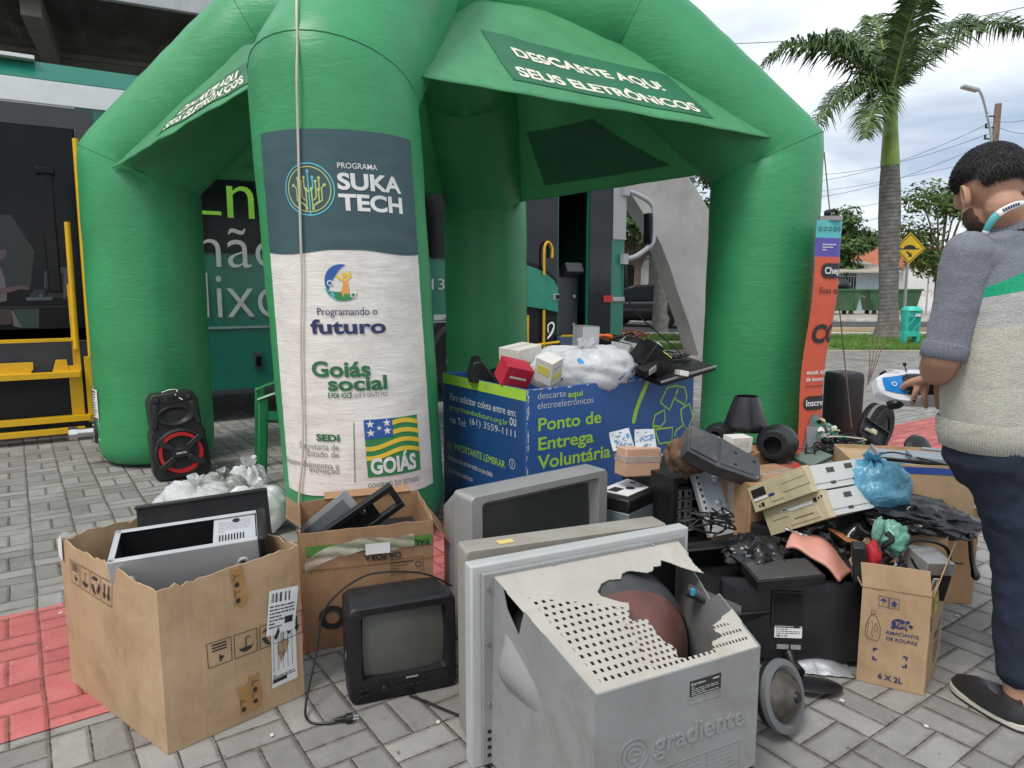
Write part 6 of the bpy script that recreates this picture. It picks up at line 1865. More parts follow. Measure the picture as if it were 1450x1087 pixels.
bx('descarte', 761, 801, (564, 562), 1, .034, bold=-.006); bx('aqui', 804, 825, (565, 563), 0, .042, bold=.025); bx('eletroeletrônicos', 761, 840, (576, 573), 1, .036, bold=-.006)
bx('Ponto de', 762, 851, (607, 602), 0, .070, bold=.02); bx('Entrega', 762, 840, (640, 635), 0, .092, bold=.02); bx('Voluntária', 761, 864, (661, 651), 0, .074, bold=.02)
pth = [fpl.hit(*q) for q in ((919, 534), (912, 552), (905, 568), (900, 583), (897, 596))]
b.flat(line2([(x, min(z, BH - .001)) for x, z in pth], .030), 0, ff); b.flat(poly2(circle2(pth[-1][0], pth[-1][1], .015, 14)), 0, lambda x, y: (x, -.0022, y))
rc = fpl.hit(953, 588); r1 = fpl.hit(985, 588)
def outl(pts): b.flat(line2([fpl.hit(600 + x * .2897, 460 + y * .2897) for x, y in pts], .0115), 0, ff)
outl([(1155, 378), (1190, 305), (1245, 295), (1240, 320), (1200, 415), (1155, 378)]); outl([(1228, 340), (1245, 300), (1275, 305), (1285, 350), (1275, 390), (1232, 365), (1228, 340)])
outl([(1255, 412), (1298, 385), (1315, 450), (1285, 515), (1262, 470), (1255, 412)]); outl([(1225, 545), (1232, 515), (1270, 487), (1285, 515)])
outl([(1118, 490), (1130, 440), (1175, 415), (1180, 470), (1155, 498), (1118, 490)]); outl([(1128, 510), (1215, 500), (1212, 570), (1150, 580), (1128, 510)]); outl([(1135, 520), (1118, 490)])
for k, (x_, y_) in enumerate(((930, 641), (936, 645))): q = fpl.hit(x_, y_); b.flat(rect2(q[0], q[1], .03, .012), 1, ff)
b.build('front_print', t, smooth=False)
# left side: local plane x=0, direction from back to front
spl = Plane(BO + CV * 0 + Vector((-math.sin(BA), math.cos(BA), 0)) * BD_, (math.sin(BA), -math.cos(BA), 0), (0, 0, 1))
fs_ = lambda x, y: (-.0015, BD_ - x, y)
b = MB(m_bing, m_binw)
b.flat(rect2(.002, BH - .062, BD_ - .004, .060), 0, fs_)
def sx_(s_, x0, x1, yb, m, h=.042, **k):
    a = spl.hit(620 + x0 * .1657, 520 + yb[0] * .1657); c = spl.hit(620 + x1 * .1657, 520 + yb[1] * .1657)
    b.text(s_, a[0], (a[1] + c[1]) / 2 - .01, 1, m, fs_, width=c[0] - a[0], height=h, **k)
sx_('Para solicitar coleta entre em:', 107, 670, (278, 390), 1); sx_('programandoofuturo.org.br', 107, 600, (380, 470), 0, bold=-.006); sx_('ou', 615, 670, (478, 488), 1)
sx_('no Tel:', 107, 243, (462, 488), 1); sx_('(61) 3559-1111', 275, 665, (505, 582), 1, .05, bold=-.008); sx_('IMPORTANTE LEMBRAR', 143, 575, (708, 828), 0)
q = spl.hit(637, 655)
for cx0, cy0 in ((101, 668), (637, 825)):
    q = spl.hit(620 + cx0 * .1657, 520 + cy0 * .1657); b.flat(ring2(q[0], q[1], .024, .028, 22), 1 if cx0 > 200 else 0, fs_); b.flat(rect2(q[0] - .003, q[1] - .006, .006, .02), 1, fs_); b.flat(rect2(q[0] - .003, q[1] - .015, .006, .006), 1, fs_)
sx_('Certifique-se de remover todos os seus dados', 92, 470, (808, 912), 1); sx_('Descarte apenas eletrônicos', 92, 300, (905, 965), 1)
q = spl.hit(656, 537); lines(b, q[0] - .0, BH - .035, .12, 1, .01, .008, 1, fs_, 9); b.flat(ring2(q[0] + .26, BH - .03, .012, .015, 14), 1, fs_); b.flat(ring2(q[0] + .31, BH - .03, .012, .015, 14), 1, fs_)
b.build('side_print', t, smooth=False)
# contents of the bin
BI = Matrix.Translation(BO) @ Matrix.Rotation(BA, 4, 'Z')
def bp_(x, y, z): return BI @ Vector((x, y, z))
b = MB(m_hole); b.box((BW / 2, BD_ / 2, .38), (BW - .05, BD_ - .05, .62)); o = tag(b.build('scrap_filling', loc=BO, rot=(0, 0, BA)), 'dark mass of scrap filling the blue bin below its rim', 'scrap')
def gadget(name, label, cat, loc, rot, parts, bev=.003, group=None):
    """parts: name -> list of (centre, size, material[, rx, ry, rz])"""
    t = thing(name, label, cat, loc, rot=rot, group=group)
    for pn, bl in parts:
        b = MB(bl[0][2])
        for q in bl:
            kw = {}
            if len(q) > 3: kw = dict(zip(('rx', 'ry', 'rz'), q[3:]))
            b.box(q[0], q[1], q[2], **kw)
        b.build(pn, t, bev=bev)
    return t
m_wcard = mat('white carton', (.62, .60, .55), .7, var=.06, dirt=.25, dirtcol=(.45, .40, .32)); m_redc = mat('red carton', (.45, .02, .045), .45, var=.12, dirt=.1); m_yelc = mat('yellow print', (.62, .55, .12), .6)
p_ = P(737, 500, 4.05)
gadget('carton', 'small closed white carton on top of the scrap at the left of the bin', 'carton', p_, (R(4), R(-6), R(47)), [('carton', [((0, 0, 0), (.20, .15, .085), m_wcard)]), ('lid_seam', [((0, 0, .0435), (.20, .004, .001), m_greyp)])], .002)
p_ = P(728, 528, 3.85)
gadget('carton', 'crushed red carton sticking out under the white carton in the bin', 'carton', p_, (R(22), R(14), R(25)), [('carton', [((0, 0, 0), (.16, .13, .12), m_redc)]), ('print', [((.0, -.066, .0), (.10, .002, .012), m_wcard), ((.081, 0, 0), (.002, .1, .09), m_wcard)])], .002)
p_ = P(777, 522, 3.80)
gadget('carton', 'cream and yellow carton standing beside the white plastic bag in the bin', 'carton', p_, (R(18), R(-16), R(50)), [('carton', [((0, 0, 0), (.10, .11, .14), m_wcard)]), ('print', [((.0, -.056, -.02), (.085, .002, .03), m_yelc), ((-.051, 0, .01), (.002, .08, .05), m_yelc), ((0, -.0562, .03), (.06, .002, .006), m_greyp)])], .002)
p_ = P(683, 524, 4.05)
t = thing('speaker_box', 'small black wedge speaker at the left end of the blue bin', 'speaker', p_, rot=(R(12), R(8), R(20)))
b = MB(m_blackp); b.hexa([(-.09, -.07, -.06), (.09, -.07, -.06), (.11, .07, -.06), (-.07, .07, -.06)], [(-.08, -.05, .05), (-.03, -.05, .07), (-.02, .06, .07), (-.06, .07, .06)]); b.build('wedge', t, bev=.008)
gadget('plastic_sheet', 'black flat cover behind the red carton in the bin', 'panel', bp_(.18, .55, .84), (R(12), R(-10), R(40)), [('cover', [((0, 0, 0), (.34, .22, .02), m_blackp)])])
p_ = P(829, 478, 4.35)
gadget('metal_box', 'upright grey metal box rising behind the white bag in the bin', 'metal box', p_ - Vector((0, 0, .05)), (0, R(2), R(20)), [('box', [((0, 0, 0), (.11, .15, .24), m_steelp)]), ('lid', [((0, 0, .122), (.112, .152, .004), m_silv)])])
ob = bag('plastic_bag', 'large tied white bag with blue print spilling over the front of the bin', 'bag', bp_(.52, .20, .765), .235, m_wbag, (1.30, .9, .62), .075, 6, (.3, -.6, .6), 9, 60, .14)
from mathutils.bvhtree import BVHTree
bvh = BVHTree.FromPolygons([v.co.copy() for v in ob.data.vertices], [tuple(p.vertices) for p in ob.data.polygons])
b = MB(mat('bag blue print', (.03, .25, .55), .4)); bd = Vector((-math.sin(BA), math.cos(BA), 0)); bux = Vector((math.cos(BA), math.sin(BA), 0))
def bagprint(x0, z0, geo):
    def fn(x, y):
        o = bux * (x0 + x) - bd * .5 + Vector((0, 0, z0 + y)); h = bvh.ray_cast(o, bd)[0]
        return (h if h else o + bd * .35) - bd * .004
    b.flat(geo, None, fn, cut=.012)
bagprint(.19, .09, ring2(0, .025, .022, .038, 24)); bagprint(.125, .09, rect2(-.006, 0, .014, .05)); bagprint(.09, .09, poly2([(-.02, .0), (-.004, .0), (.02, .045), (.006, .045)])); bagprint(-.22, .10, poly2(circle2(0, 0, .013, 14))); bagprint(-.12, .20, poly2(circle2(0, 0, .016, 14)))
b.build('bag_print', ob, smooth=False)
p_ = P(922, 508, 4.05)
gadget('printer', 'broken black printer mechanism with yellow part at the right of the white bag', 'printer', p_, (R(14), R(33), R(30)), [('body', [((0, 0, 0), (.17, .16, .13), m_blackp), ((-.04, 0, .07), (.06, .12, .03), m_blackp)]), ('white_key', [((-.035, -.03, .09), (.035, .02, .006), m_label)]), ('yellow_part', [((.05, -.03, .068), (.05, .05, .012), m_yelc), ((.075, .03, .066), (.03, .06, .008), m_wcard)])])
p_ = P(918, 521, 3.95)
gadget('adapter', 'black adapter with white barcode label in the bin', 'adapter', p_, (R(20), R(-25), R(34)), [('adapter_body', [((0, 0, 0), (.12, .06, .05), m_blackp)]), ('barcode_label', [((0.0, -.031, .0), (.06, .002, .036), m_label)] + [((-.022 + .009 * k, -.0325, 0), (.004, .001, .028), m_ink) for k in range(6)])])
p_ = P(950, 523, 4.15)
gadget('flat_monitor', 'thin black flat monitor lying across the right end of the bin', 'monitor', p_, (R(9), R(-9), R(30)), [('monitor_shell', [((0, 0, 0), (.42, .30, .03), m_blackp)]), ('rim', [((0, -.151, .012), (.43, .01, .014), m_greyp)])])
m_orc = mat('orange plastic', (.60, .12, .02), .4)
b = MB(m_orc); q = P(855, 477, 4.45)
b.tube(smooth_path([q + Vector((math.cos(k) * .055 * (1 - k * .02), math.sin(k) * .04, .012 * math.sin(k * 1.7))) for k in [i * .7 for i in range(16)]], 4), .008, 6)
tag(b.build('orange_cable'), 'coil of orange cable at the back of the bin', 'cable')
rr = random.Random(12)
for k, (px, py, d, lab) in enumerate(((875, 481, 4.5, 'tangle of dark wires behind the white bag'), (900, 478, 4.5, 'loop of brown wires at the back right of the bin'), (780, 468, 4.4, 'thin white cable looping up beside the grey metal box'), (955, 508, 4.2, 'thin black wires at the right of the broken printer'))):
    b = MB(m_label if k == 2 else (mat('brown wire', (.14, .05, .03), .5) if k == 1 else m_blackp)); q = P(px, py, d)
    for j in range(1 if k == 2 else 5):
        if k == 2: pts = [q + Vector((.02 * math.sin(i * 1.3), 0, .05 * math.cos(i * .9))) for i in range(10)]
        else: pts = [q + Vector((rr.uniform(-.10, .10), rr.uniform(-.06, .06), rr.uniform(-.035, .05))) for i in range(6)]
        b.tube(smooth_path(pts, 5), .004, 5)
    tag(b.build('cable_tangle'), lab, 'cables')
for k, (px, py, d, s_, ry_, m_, lab) in enumerate(((868, 487, 4.45, (.2, .1, .05), 8, m_blackp, 'black plastic strip of scrap behind the bag in the bin'), (893, 490, 4.4, (.12, .14, .06), -20, m_greyp, 'grey scrap part between the bag and the broken printer'), (880, 497, 4.3, (.12, .12, .08), 15, m_silv, 'silver drive wedged behind the white bag'), (965, 528, 3.98, (.14, .05, .03), 5, m_wcard, 'pale crumpled scrap on the worn front rim of the bin'))):
    gadget('scrap_part', lab, 'scrap', P(px, py, d), (R(10), R(ry_), R(30 + k * 20)), [('part', [((0, 0, 0), s_, m_), ((s_[0] * .2, 0, s_[2] * .5), (s_[0] * .4, s_[1] * .7, s_[2] * .4), m_blackp)])])

# ------------------------------------------------------------------ the heap to the right of the bin
m_bcard = m_card2
m_cream = mat('yellowed case plastic', (.50, .43, .27), .5, var=.10, scale=5, dirt=.3, dirtcol=(.32, .26, .15), grime=8)
m_offw = mat('off white case cover', (.60, .61, .60), .45, var=.05, scale=4, dirt=.25, dirtcol=(.42, .40, .36))
m_ltbl = mat('pale zinc sheet', (.44, .50, .54), .35, metal=.45, var=.1, dirt=.2)
def card_carton(label, loc, rot, s_, m=None, extra=None):
    t = thing('carton', label, 'carton', loc, rot=rot)
    b = MB(m or m_card2); b.box((0, 0, s_[2] / 2), s_); b.build('carton', t, bev=.004)
    b = MB(m_clear); b.box((0, 0, s_[2] / 2), (s_[0] + .003, .04, s_[2] + .003)); b.build('tape', t, bev=.002)
    if extra: extra(t)
    return t
# supports first
card_carton('closed brown carton under the black projector barrels', (1.02, 3.36, 0), (0, 0, R(28)), (.42, .34, .60))
card_carton('brown carton showing between the dirty housing and the beige computers', (1.10, 3.02, .0), (0, 0, R(20)), (.34, .26, .56))
# tower with a white sheet on top
t = thing('computer_tower', 'grey computer tower with glossy black front and a white drive label on top', 'computer tower', (.505, 2.965, 0), R(50))
b = MB(mat('tower side grey', (.24, .30, .31), .4, metal=.4, var=.1, dirt=.2)); b.box((.20, .10, .195), (.40, .198, .39)); b.build('case', t, bev=.003)
b = MB(m_blackp); b.box((.20, .10, .422), (.402, .202, .062)); b.build('front_bezel', t, bev=.010)
b = MB(m_label, m_navy, m_ink); b.box((.17, .11, .4545), (.24, .15, .003)); b.box((.10, .13, .4565), (.07, .05, .001), 2); b.box((.25, .13, .4565), (.02, .03, .001), 2); b.prism(circle2(.16, .09, .022, 18), .4562, .4572, 1); b.box((.22, .07, .4565), (.012, .012, .001), 2); b.build('drive_label', t)
b = MB(m_screw)
for y_, z_ in ((.05, .30), (.30, .30)): b.lathe([(0, .004), (.012, .004), (.016, 0)], 16, None, Matrix.Translation((y_, -.0, z_)) @ Euler((PI / 2, 0, 0)).to_matrix().to_4x4())
b.build('case_foot', t)
# brown parcel with two printed sheets
p_ = P(902, 672, 3.18)
t = thing('parcel', 'taped brown paper parcel standing upright against the front of the blue bin', 'parcel', p_, rot=(R(-4), R(4), R(22)))
b = MB(mat('parcel paper', (.50, .30, .20), .65, var=.12, bump=.4, bscale=30)); b.box((0, 0, .065), (.185, .10, .13)); b.build('parcel', t, bev=.006)
b = MB(m_clear); b.box((0, 0, .078), (.188, .103, .030)); b.build('tape', t, bev=.002)
m_sheet = mat('voucher paper', (.62, .66, .70), .6, var=.1, scale=12); m_blue2 = mat('voucher blue', (.10, .28, .48), .6, var=.3, scale=40)
for k, (px, py, rr_, lab) in enumerate(((880, 622, 8, 'left printed blue and white sheet above the brown parcel'), (914, 621, -3, 'right printed blue and white sheet above the brown parcel'))):
    q = P(px, py, 3.20)
    t = thing('printed_sheet', lab, 'paper', q, rot=(R(-14), R(-rr_), R(22)))
    b = MB(m_sheet); b.grid(lambda u, v: ((u - .5) * .108, .006 * math.sin(u * 5 + v * 3), (v - .5) * .088), 8, 8); b.build('sheet', t)
    b = MB(m_blue2); f = lambda x, y: (x, .006 * math.sin((x / .108 + .5) * 5 + (y / .088 + .5) * 3) - .0015, y)
    rr = random.Random(k)
    for j in range(26): x_ = rr.gauss(-.012, .018); y_ = rr.gauss(-.01, .016); b.flat(rect2(max(-.05, x_), max(-.04, y_), rr.uniform(.004, .014), rr.uniform(.002, .006)), None, f)
    b.flat(rect2(-.045, .028, .05, .004), None, f); b.flat(rect2(.025, .0, .02, .02), None, f)
    b.build('print', t, smooth=False)
# black tower with an open drive cage
p_ = G(942, 748, .0); 
t = thing('computer_tower', 'black computer tower with open metal drive bays behind the tube televisions', 'computer tower', (.70, 3.0, 0), R(24))
b = MB(m_blackp); b.box((.015, .2, .27), (.03, .4, .54)); b.box((.185, .2, .27), (.03, .4, .54)); b.box((.10, .2, .525), (.14, .4, .03)); b.box((.10, .2, .12), (.14, .39, .24)); b.box((.1, .3, .4), (.138, .16, .2), m_hole)
for k in range(6): b.box((.10, -.004, .05 + k * .03), (.13, .008, .004), m_greyp)
b.build('case', t, bev=.004)
b = MB(m_steelp)
for k in range(5): b.box((.10, .14, .275 + k * .048), (.138, .2, .003))
for k in range(4):
    for j in range(2): b.box((.068 + .06 * j, .055, .30 + k * .048), (.045, .003, .036)); b.box((.068 + .06 * j, .052, .30 + k * .048), (.008, .003, .014), m_hole)
b.build('drive_cage', t, bev=.001)
# open zinc chassis panel leaning
t = thing('steel_sheet', 'pale zinc computer chassis side with stamped bumps leaning right of the black tower', 'panel', P(1010, 753, 2.92), rot=(R(-28), R(-6), R(14)))
b = MB(m_ltbl); b.box((.10, 0, .16), (.25, .004, .36))
for px_, pz_, r_ in ((.08, .22, .02), (.14, .21, .03), (.16, .12, .035), (.06, .12, .018), (.19, .26, .02), (.05, .28, .02), (.10, .06, .02), (.18, .05, .018), (.14, .28, .015)): b.lathe([(0, .010), (r_ * .5, .009), (r_ * .9, .004), (r_, 0)], 18, None, Matrix.Translation((px_, -.002, pz_)) @ Euler((PI / 2, 0, 0)).to_matrix().to_4x4())
b.tube([(.02, -.004, .08), (.10, -.004, .10), (.17, -.004, .07)], .008, 8)
b.build('panel', t, bev=.001)
b = MB(m_steelp, m_hole); b.box((-.025, -.01, .16), (.012, .03, .36)); b.box((-.012, -.02, .16), (.02, .003, .36))
for k in range(12): b.box((-.012, -.0225, .02 + k * .027), (.009, .002, .012), 1)
b.build('folded_edge', t)
# dirty dark housing
p_ = P(1020, 648, 2.93)
t = thing('plastic_housing', 'dirty dark plastic housing lying tilted on the heap', 'housing', p_, rot=(R(38), R(25), R(2)))
b = MB(mat('dusty dark plastic', (.050, .053, .058), .55, var=.2, scale=6, dirt=.6, dirtcol=(.14, .115, .09), grime=5))
b.prism([(-.17, -.075), (-.03, -.088), (.155, -.062), (.172, -.045), (.172, .045), (.155, .062), (-.03, .088), (-.17, .075)], -.03, .03)
b.prism([(-.16, -.06), (-.035, -.070), (-.035, .070), (-.16, .06)], .0302, .037); b.prism([(-.02, -.066), (.14, -.046), (.14, .046), (-.02, .066)], .0302, .034)
b.build('shell', t, bev=.006)
b = MB(m_hole, m_screw)
for x_, y_ in ((.05, .03), (.05, -.035), (.14, .03)): b.box((x_, y_, .0345), (.014, .008, .003))
for x_, y_ in ((-.155, .06), (.155, -.05), (-.03, .078)): b.lathe([(0, .004), (.004, .003), (.005, 0)], 10, 1, Matrix.Translation((x_, y_, .031)))
b.build('screw_hole', t, smooth=False)
m_dirtc = mat('earth brown lump', (.14, .075, .045), .9, var=.5, scale=14, bump=.8, bscale=40)
b = MB(m_dirtc); b.ball((0, 0, 0), .085, None, None, 36, (1.05, .8, .95), lambda d: 1 + .38 * noise.noise(d * 2.4 + Vector((3, 1, 7))) + .18 * noise.noise(d * 6) + .07 * noise.noise(d * 14))
tag(b.build('dirt_lump', sharp=80, loc=P(972, 645, 2.98)), 'crumbling brown lump of dirt at the left end of the dark housing', 'dirt')
# black cone and projector barrels, white carton
t = thing('plastic_cone', 'shiny black truncated cone standing on top of the black barrels', 'cone', P(1060, 611, 3.42) + Vector((0, .05, 0)))
b = MB(mat('cone black', (.012, .012, .014), .3, var=.2)); b.lathe([(.100, 0), (.106, .01), (.105, .03), (.058, .165), (.056, .17), (.050, .168), (.09, .03)], 32); b.build('cone', t)
def barrel(label, px, py, d, ax, r_, L_):
    t = thing('lens_barrel', label, 'lens barrel', P(px, py, d))
    q = Vector(ax).normalized().to_track_quat('Z', 'Y').to_matrix().to_4x4()
    b = MB(m_blackp); b.lathe([(.0, -L_ * .55), (r_ * .6, -L_ * .55), (r_ * .95, -L_ * .4), (r_, -L_ * .2), (r_ * .98, L_ * .15), (r_ * .75, L_ * .35), (r_ * .74, L_ * .45), (r_ * .68, L_ * .47)], 30, None, q); b.build('housing', t)
    b = MB(m_blackp)
    for k in range(3): b.lathe([(r_ * (.70 - .08 * k), L_ * (.47 + .02 * k)), (r_ * (.70 - .08 * k), L_ * (.52 + .02 * k)), (r_ * (.60 - .08 * k), L_ * (.52 + .02 * k)), (r_ * (.56 - .08 * k), L_ * .35)], 26, None, q)
    b.lathe([(0, L_ * .30), (r_ * .5, L_ * .32)], 20, m_hole, q); b.build('lens_ring', t)
barrel('large black lens barrel facing forward, right of the small white carton', 1100, 628, 3.28, (-.50, -.85, .12), .092, .20)
barrel('smaller black lens barrel behind the small white carton, left under the cone', 1018, 617, 3.45, (-.5, -.85, .1), .068, .16)
gadget('carton', 'little white carton with pen scribble between the lens barrels', 'carton', P(1044, 628, 3.22), (R(4), R(3), R(24)), [('carton', [((0, 0, 0), (.115, .07, .075), m_wcard)])], .002)
b = MB(m_ink); b.flat(line2([(-.03, .005), (-.015, -.015), (-.005, .02), (.005, -.01), (.015, .018), (.03, .012), (.025, -.012)], .0022), None, lambda x, y: (x, -.0365, y)); o = b.build('scribble', bpy.data.objects[[o.name for o in bpy.data.objects if o.get('label') == 'little white carton with pen scribble between the lens barrels'][0]], smooth=False)
# two beige desktop computers, tipped on each other
def desktop(label, loc, variant):
    t = thing('desktop_computer', label, 'computer', loc, rot=(0, R(-30), R(-64)))
    w_, d_, h_ = .31, .36, .098
    b = MB(m_offw); b.box((w_ / 2, d_ / 2 + .012, h_ / 2), (w_ - .004, d_, h_ - .004)); b.box((w_ - .0006, d_ / 2, h_ * .25), (.002, d_ * .95, .002), m_greyp)
    for k, (y_, z_) in enumerate(((.10, .07), (.20, .075), (.10, .022), (.22, .022))):
        for j in range(6 if k < 2 else 4): b.box((w_ - .0012, y_ + .007 * j, z_), (.003, .004, .020 if k < 2 else .012), m_hole)
    b.build('case_cover', t, bev=.003)
    b = MB(m_cream); b.box((w_ / 2, .0, h_ / 2), (w_ + .004, .03, h_ + .004))
    if variant == 0: b.box((.245, -.016, .06), (.15, .004, .052)); b.box((.14, -.016, .025), (.07, .004, .02)); b.box((.245, -.0185, .066), (.13, .002, .002), m_greyp)
    else: b.box((.2, -.016, .032), (.15, .004, .04)); b.box((.20, -.0185, .032), (.10, .002, .003), m_hole); b.box((.09, -.016, .06), (.1, .004, .02))
    b.build('front_bezel', t, bev=.004)
    b = MB(m_hole, m_label, m_navy)
    if variant == 0:
        b.box((.052, -.0165, .068), (.075, .004, .032)); b.box((.052, -.0170, .043), (.075, .003, .010), 1); b.box((.055, -.0165, .018), (.014, .004, .014)); b.box((.036, -.0165, .016), (.007, .004, .008)); b.box((.115, -.0165, .042), (.030, .003, .010), 2)
    else:
        b.box((.195, -.0165, .07), (.13, .003, .012), 1); b.box((.275, -.0165, .075), (.014, .004, .014)); b.box((.295, -.0165, .078), (.006, .004, .006)); b.box((.31, -.0165, .08), (.006, .004, .006)); b.box((.115, -.0165, .075), (.035, .003, .009), 1); b.box((.115, -.0182, .075), (.022, .001, .005), 2)
    b.build('front_detail', t, smooth=False)
    return t
q0 = P(1074, 724, 2.78); q1 = P(1096, 757, 2.74)
desktop('upper yellowed desktop computer tipped on another, with white vented side', q0, 0)
desktop('lower yellowed desktop computer with floppy slot, under the tipped upper one', q1, 1)
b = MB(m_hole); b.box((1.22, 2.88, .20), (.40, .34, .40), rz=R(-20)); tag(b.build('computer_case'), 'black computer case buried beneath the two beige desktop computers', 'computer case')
# circuit boards and wires
m_pcb = mat('circuit green', (.02, .16, .09), .45, var=.3, scale=20)
t = thing('circuit_board', 'green circuit board with white connectors in front of the orange banner', 'circuit board', P(1172, 612, 3.5), rot=(R(-35), R(20), R(30)))
b = MB(m_pcb); b.box((0, 0, 0), (.20, .003, .12)); b.build('board', t)
rr = random.Random(6)
for k in range(16):
    b = MB(rr.choice((m_blackp, m_label, m_silv, m_cream))); b.box((rr.uniform(-.085, .085), -.012, rr.uniform(-.05, .05)), (rr.uniform(.008, .03), .02, rr.uniform(.008, .025))); b.build('component', t, bev=.001)
gadget('scrap_part', 'grey folded metal sheet between the banner foot and the green circuit board', 'scrap', P(1150, 620, 3.4), (R(-10), R(10), R(40)), [('sheet', [((0, 0, 0), (.10, .004, .11), m_greyp), ((.02, .03, -.05), (.12, .10, .004), m_greyp)])])
gadget('scrap_part', 'flat greenish scrap panel under the lens barrel and circuit board', 'scrap', P(1150, 648, 3.25), (R(8), R(-14), R(25)), [('sheet', [((0, 0, 0), (.14, .12, .02), mat('green grey plastic', (.12, .16, .13), .5))])])
for k, (px, py, d, n_, s_, lab, mm) in enumerate(((1195, 628, 3.45, 14, .10, 'tangle of black and coloured wires right of the circuit board', 0), (1085, 622, 3.32, 2, .08, 'thin black cables looping over the lens barrel', 0), (1165, 640, 3.3, 7, .09, 'black wires hanging below the green circuit board', 0), (1010, 738, 2.75, 6, .10, 'loop of black cable over the zinc chassis side', 0))):
    b = MB(m_blackp, mat('wire green', (.02, .2, .12), .5), mat('wire cream', (.5, .45, .35), .5)); q = P(px, py, d); rr = random.Random(40 + k)
    for j in range(n_):
        pts = [q + Vector((rr.uniform(-1, 1) * s_, rr.uniform(-.5, .5) * s_, rr.uniform(-.45, .5) * s_)) for i in range(5)]
        b.tube(smooth_path(pts, 6), .0042, 5, m=(rr.choice((0, 0, 0, 1, 2)) if k == 0 else 0))
    tag(b.build('cable_tangle'), lab, 'cables')
# tyre and black plate
t = thing('tyre', 'small black tyre with grey band standing behind the heap', 'tyre', P(1240, 605, 4.6))
TM = Euler((0, R(6), R(-52))).to_matrix().to_4x4() @ Euler((0, PI / 2, 0)).to_matrix().to_4x4()
b = MB(mat('tyre rubber', (.012, .012, .012), .75)); n_ = 56
b.lathe([(.085, -.05), (.12, -.058), (.142, -.055), (.150, -.04), (.153, 0), (.150, .04), (.142, .055), (.12, .058), (.085, .05)], n_, None, TM)
for i in range(n_):
    for s_ in (-1, 1): b.box((0, .152, s_ * .03), (.006, .010, .036), None, TM @ Euler((0, 0, i * 2 * PI / n_)).to_matrix().to_4x4())
b.build('tread', t, sharp=50)
b = MB(mat('tyre band grey', (.14, .14, .145), .6)); b.lathe([(.154, -.012), (.1565, -.008), (.1565, .008), (.154, .012)], 48, None, TM); b.build('band', t)
b = MB(m_greyp); b.lathe([(.0, -.03), (.03, -.045), (.05, -.03), (.085, -.045), (.085, .04)], 24, None, TM); b.build('rim', t)
gadget('scrap_part', 'black open metal frame leaning against the small tyre', 'scrap', P(1238, 612, 4.2), (R(-20), R(32), R(10)), [('frame', [((0, 0, .05), (.22, .02, .012), m_blackp), ((0, 0, -.05), (.22, .02, .012), m_blackp), ((-.105, 0, 0), (.012, .02, .09), m_blackp), ((.105, 0, 0), (.012, .02, .09), m_blackp), ((0, .012, 0), (.2, .004, .09), m_blackp)]), ('coil', [((-.02, -.012, -.01), (.035, .03, .03), m_cream), ((-.06, -.01, -.02), (.03, .02, .02), m_silv)])])
b = MB(m_blackp); b.lathe([(.0, .0), (.09, .0), (.10, .02), (.085, .05), (.03, .075), (0, .075)], 28); tag(b.build('speaker_cone', loc=P(1295, 640, 4.0), rot=(R(70), 0, R(25))), 'black round speaker frame poking up behind the printer tray', 'speaker')
# tall black loudspeaker by the banner
t = thing('loudspeaker', 'tall plain black loudspeaker standing behind the orange banner', 'loudspeaker', (2.83, 6.0, 0), R(15))
b = MB(m_rub); b.loft([[(math.copysign(abs(math.cos(a)) ** .5, math.cos(a)) * .125 * s_, math.copysign(abs(math.sin(a)) ** .5, math.sin(a)) * .14 * s_, z) for a in [2 * PI * i / 28 for i in range(28)]] for s_, z in ((.92, 0), (1, .02), (1, .60), (.97, .64), (.88, .655))]); b.build('cabinet', t, sharp=40)
b = MB(m_hole)
for x_, y_ in ((-.05, -.06), (.03, -.02), (.06, -.08)): b.prism(circle2(x_, y_, .018, 14), .6552, .657)
b.build('socket_hole', t, smooth=False)
b = MB(m_wood); b.box((.14, -.02, .30), (.015, .05, .58)); b.build('wooden_edge', t)
b = MB(m_wood)
for k in range(4): b.tube(smooth_path([(2.98, 5.9, .55), (2.99 + .02 * k, 5.9, .75), (2.98 + .05 * k, 5.92, .92 + .04 * k), (3.02 + .06 * k, 5.95, .96 + .02 * k)], 5), .004, 5)
tag(b.build('twig'), 'thin bare twig wires sticking up beside the tall loudspeaker', 'twig')
# roll-up banners
m_orb = mat('orange banner print', (.60, .095, .045), .5, var=.06, bump=.15, bscale=12); m_purp = mat('purple banner band', (.10, .075, .36), .5); m_tq = mat('turquoise banner band', (.10, .46, .48), .5)
q0 = P(1137, 640, 5.02); 
t = thing('roll_up_banner', 'curled orange roll-up banner with purple and turquoise head beside the right tent leg', 'banner', (q0.x, 5.02, 0))
ba_ = math.atan2(.6, .8)
Hh = 1.83
def bwf(x, y, off=0):
    """x along the cloth, from the edge near us, then bending away"""
    lean = (1 - y / Hh) * -.09
    k_ = .17 + .03 * (y / Hh)
    if x < k_: px_, py_ = x * .94, x * .34
    else:
        r_ = .12; a = (x - k_) / r_; a = min(a, 1.25); e_ = max(0, (x - k_) - 1.25 * r_)
        px_ = k_ * .94 + r_ * math.sin(a) * .94 * .6 + e_ * .1; py_ = k_ * .34 + r_ * (1 - math.cos(a)) + e_ * .95 + r_ * .3 * math.sin(a)
    return (px_ + lean + .02 + .012 * math.sin(y * 6), py_ - off, y)
b = MB(m_orb); b.grid(lambda u, v: bwf(u * .62, .03 + (Hh - .28) * v), 30, 30); b.grid(lambda u, v: bwf(u * .62, Hh - .25 + .13 * v), 30, 4, m_purp); b.grid(lambda u, v: bwf(u * .62, Hh - .12 + .12 * v), 30, 4, m_tq); b.build('banner_cloth', t, sharp=80)
b = MB(m_ink, mw)
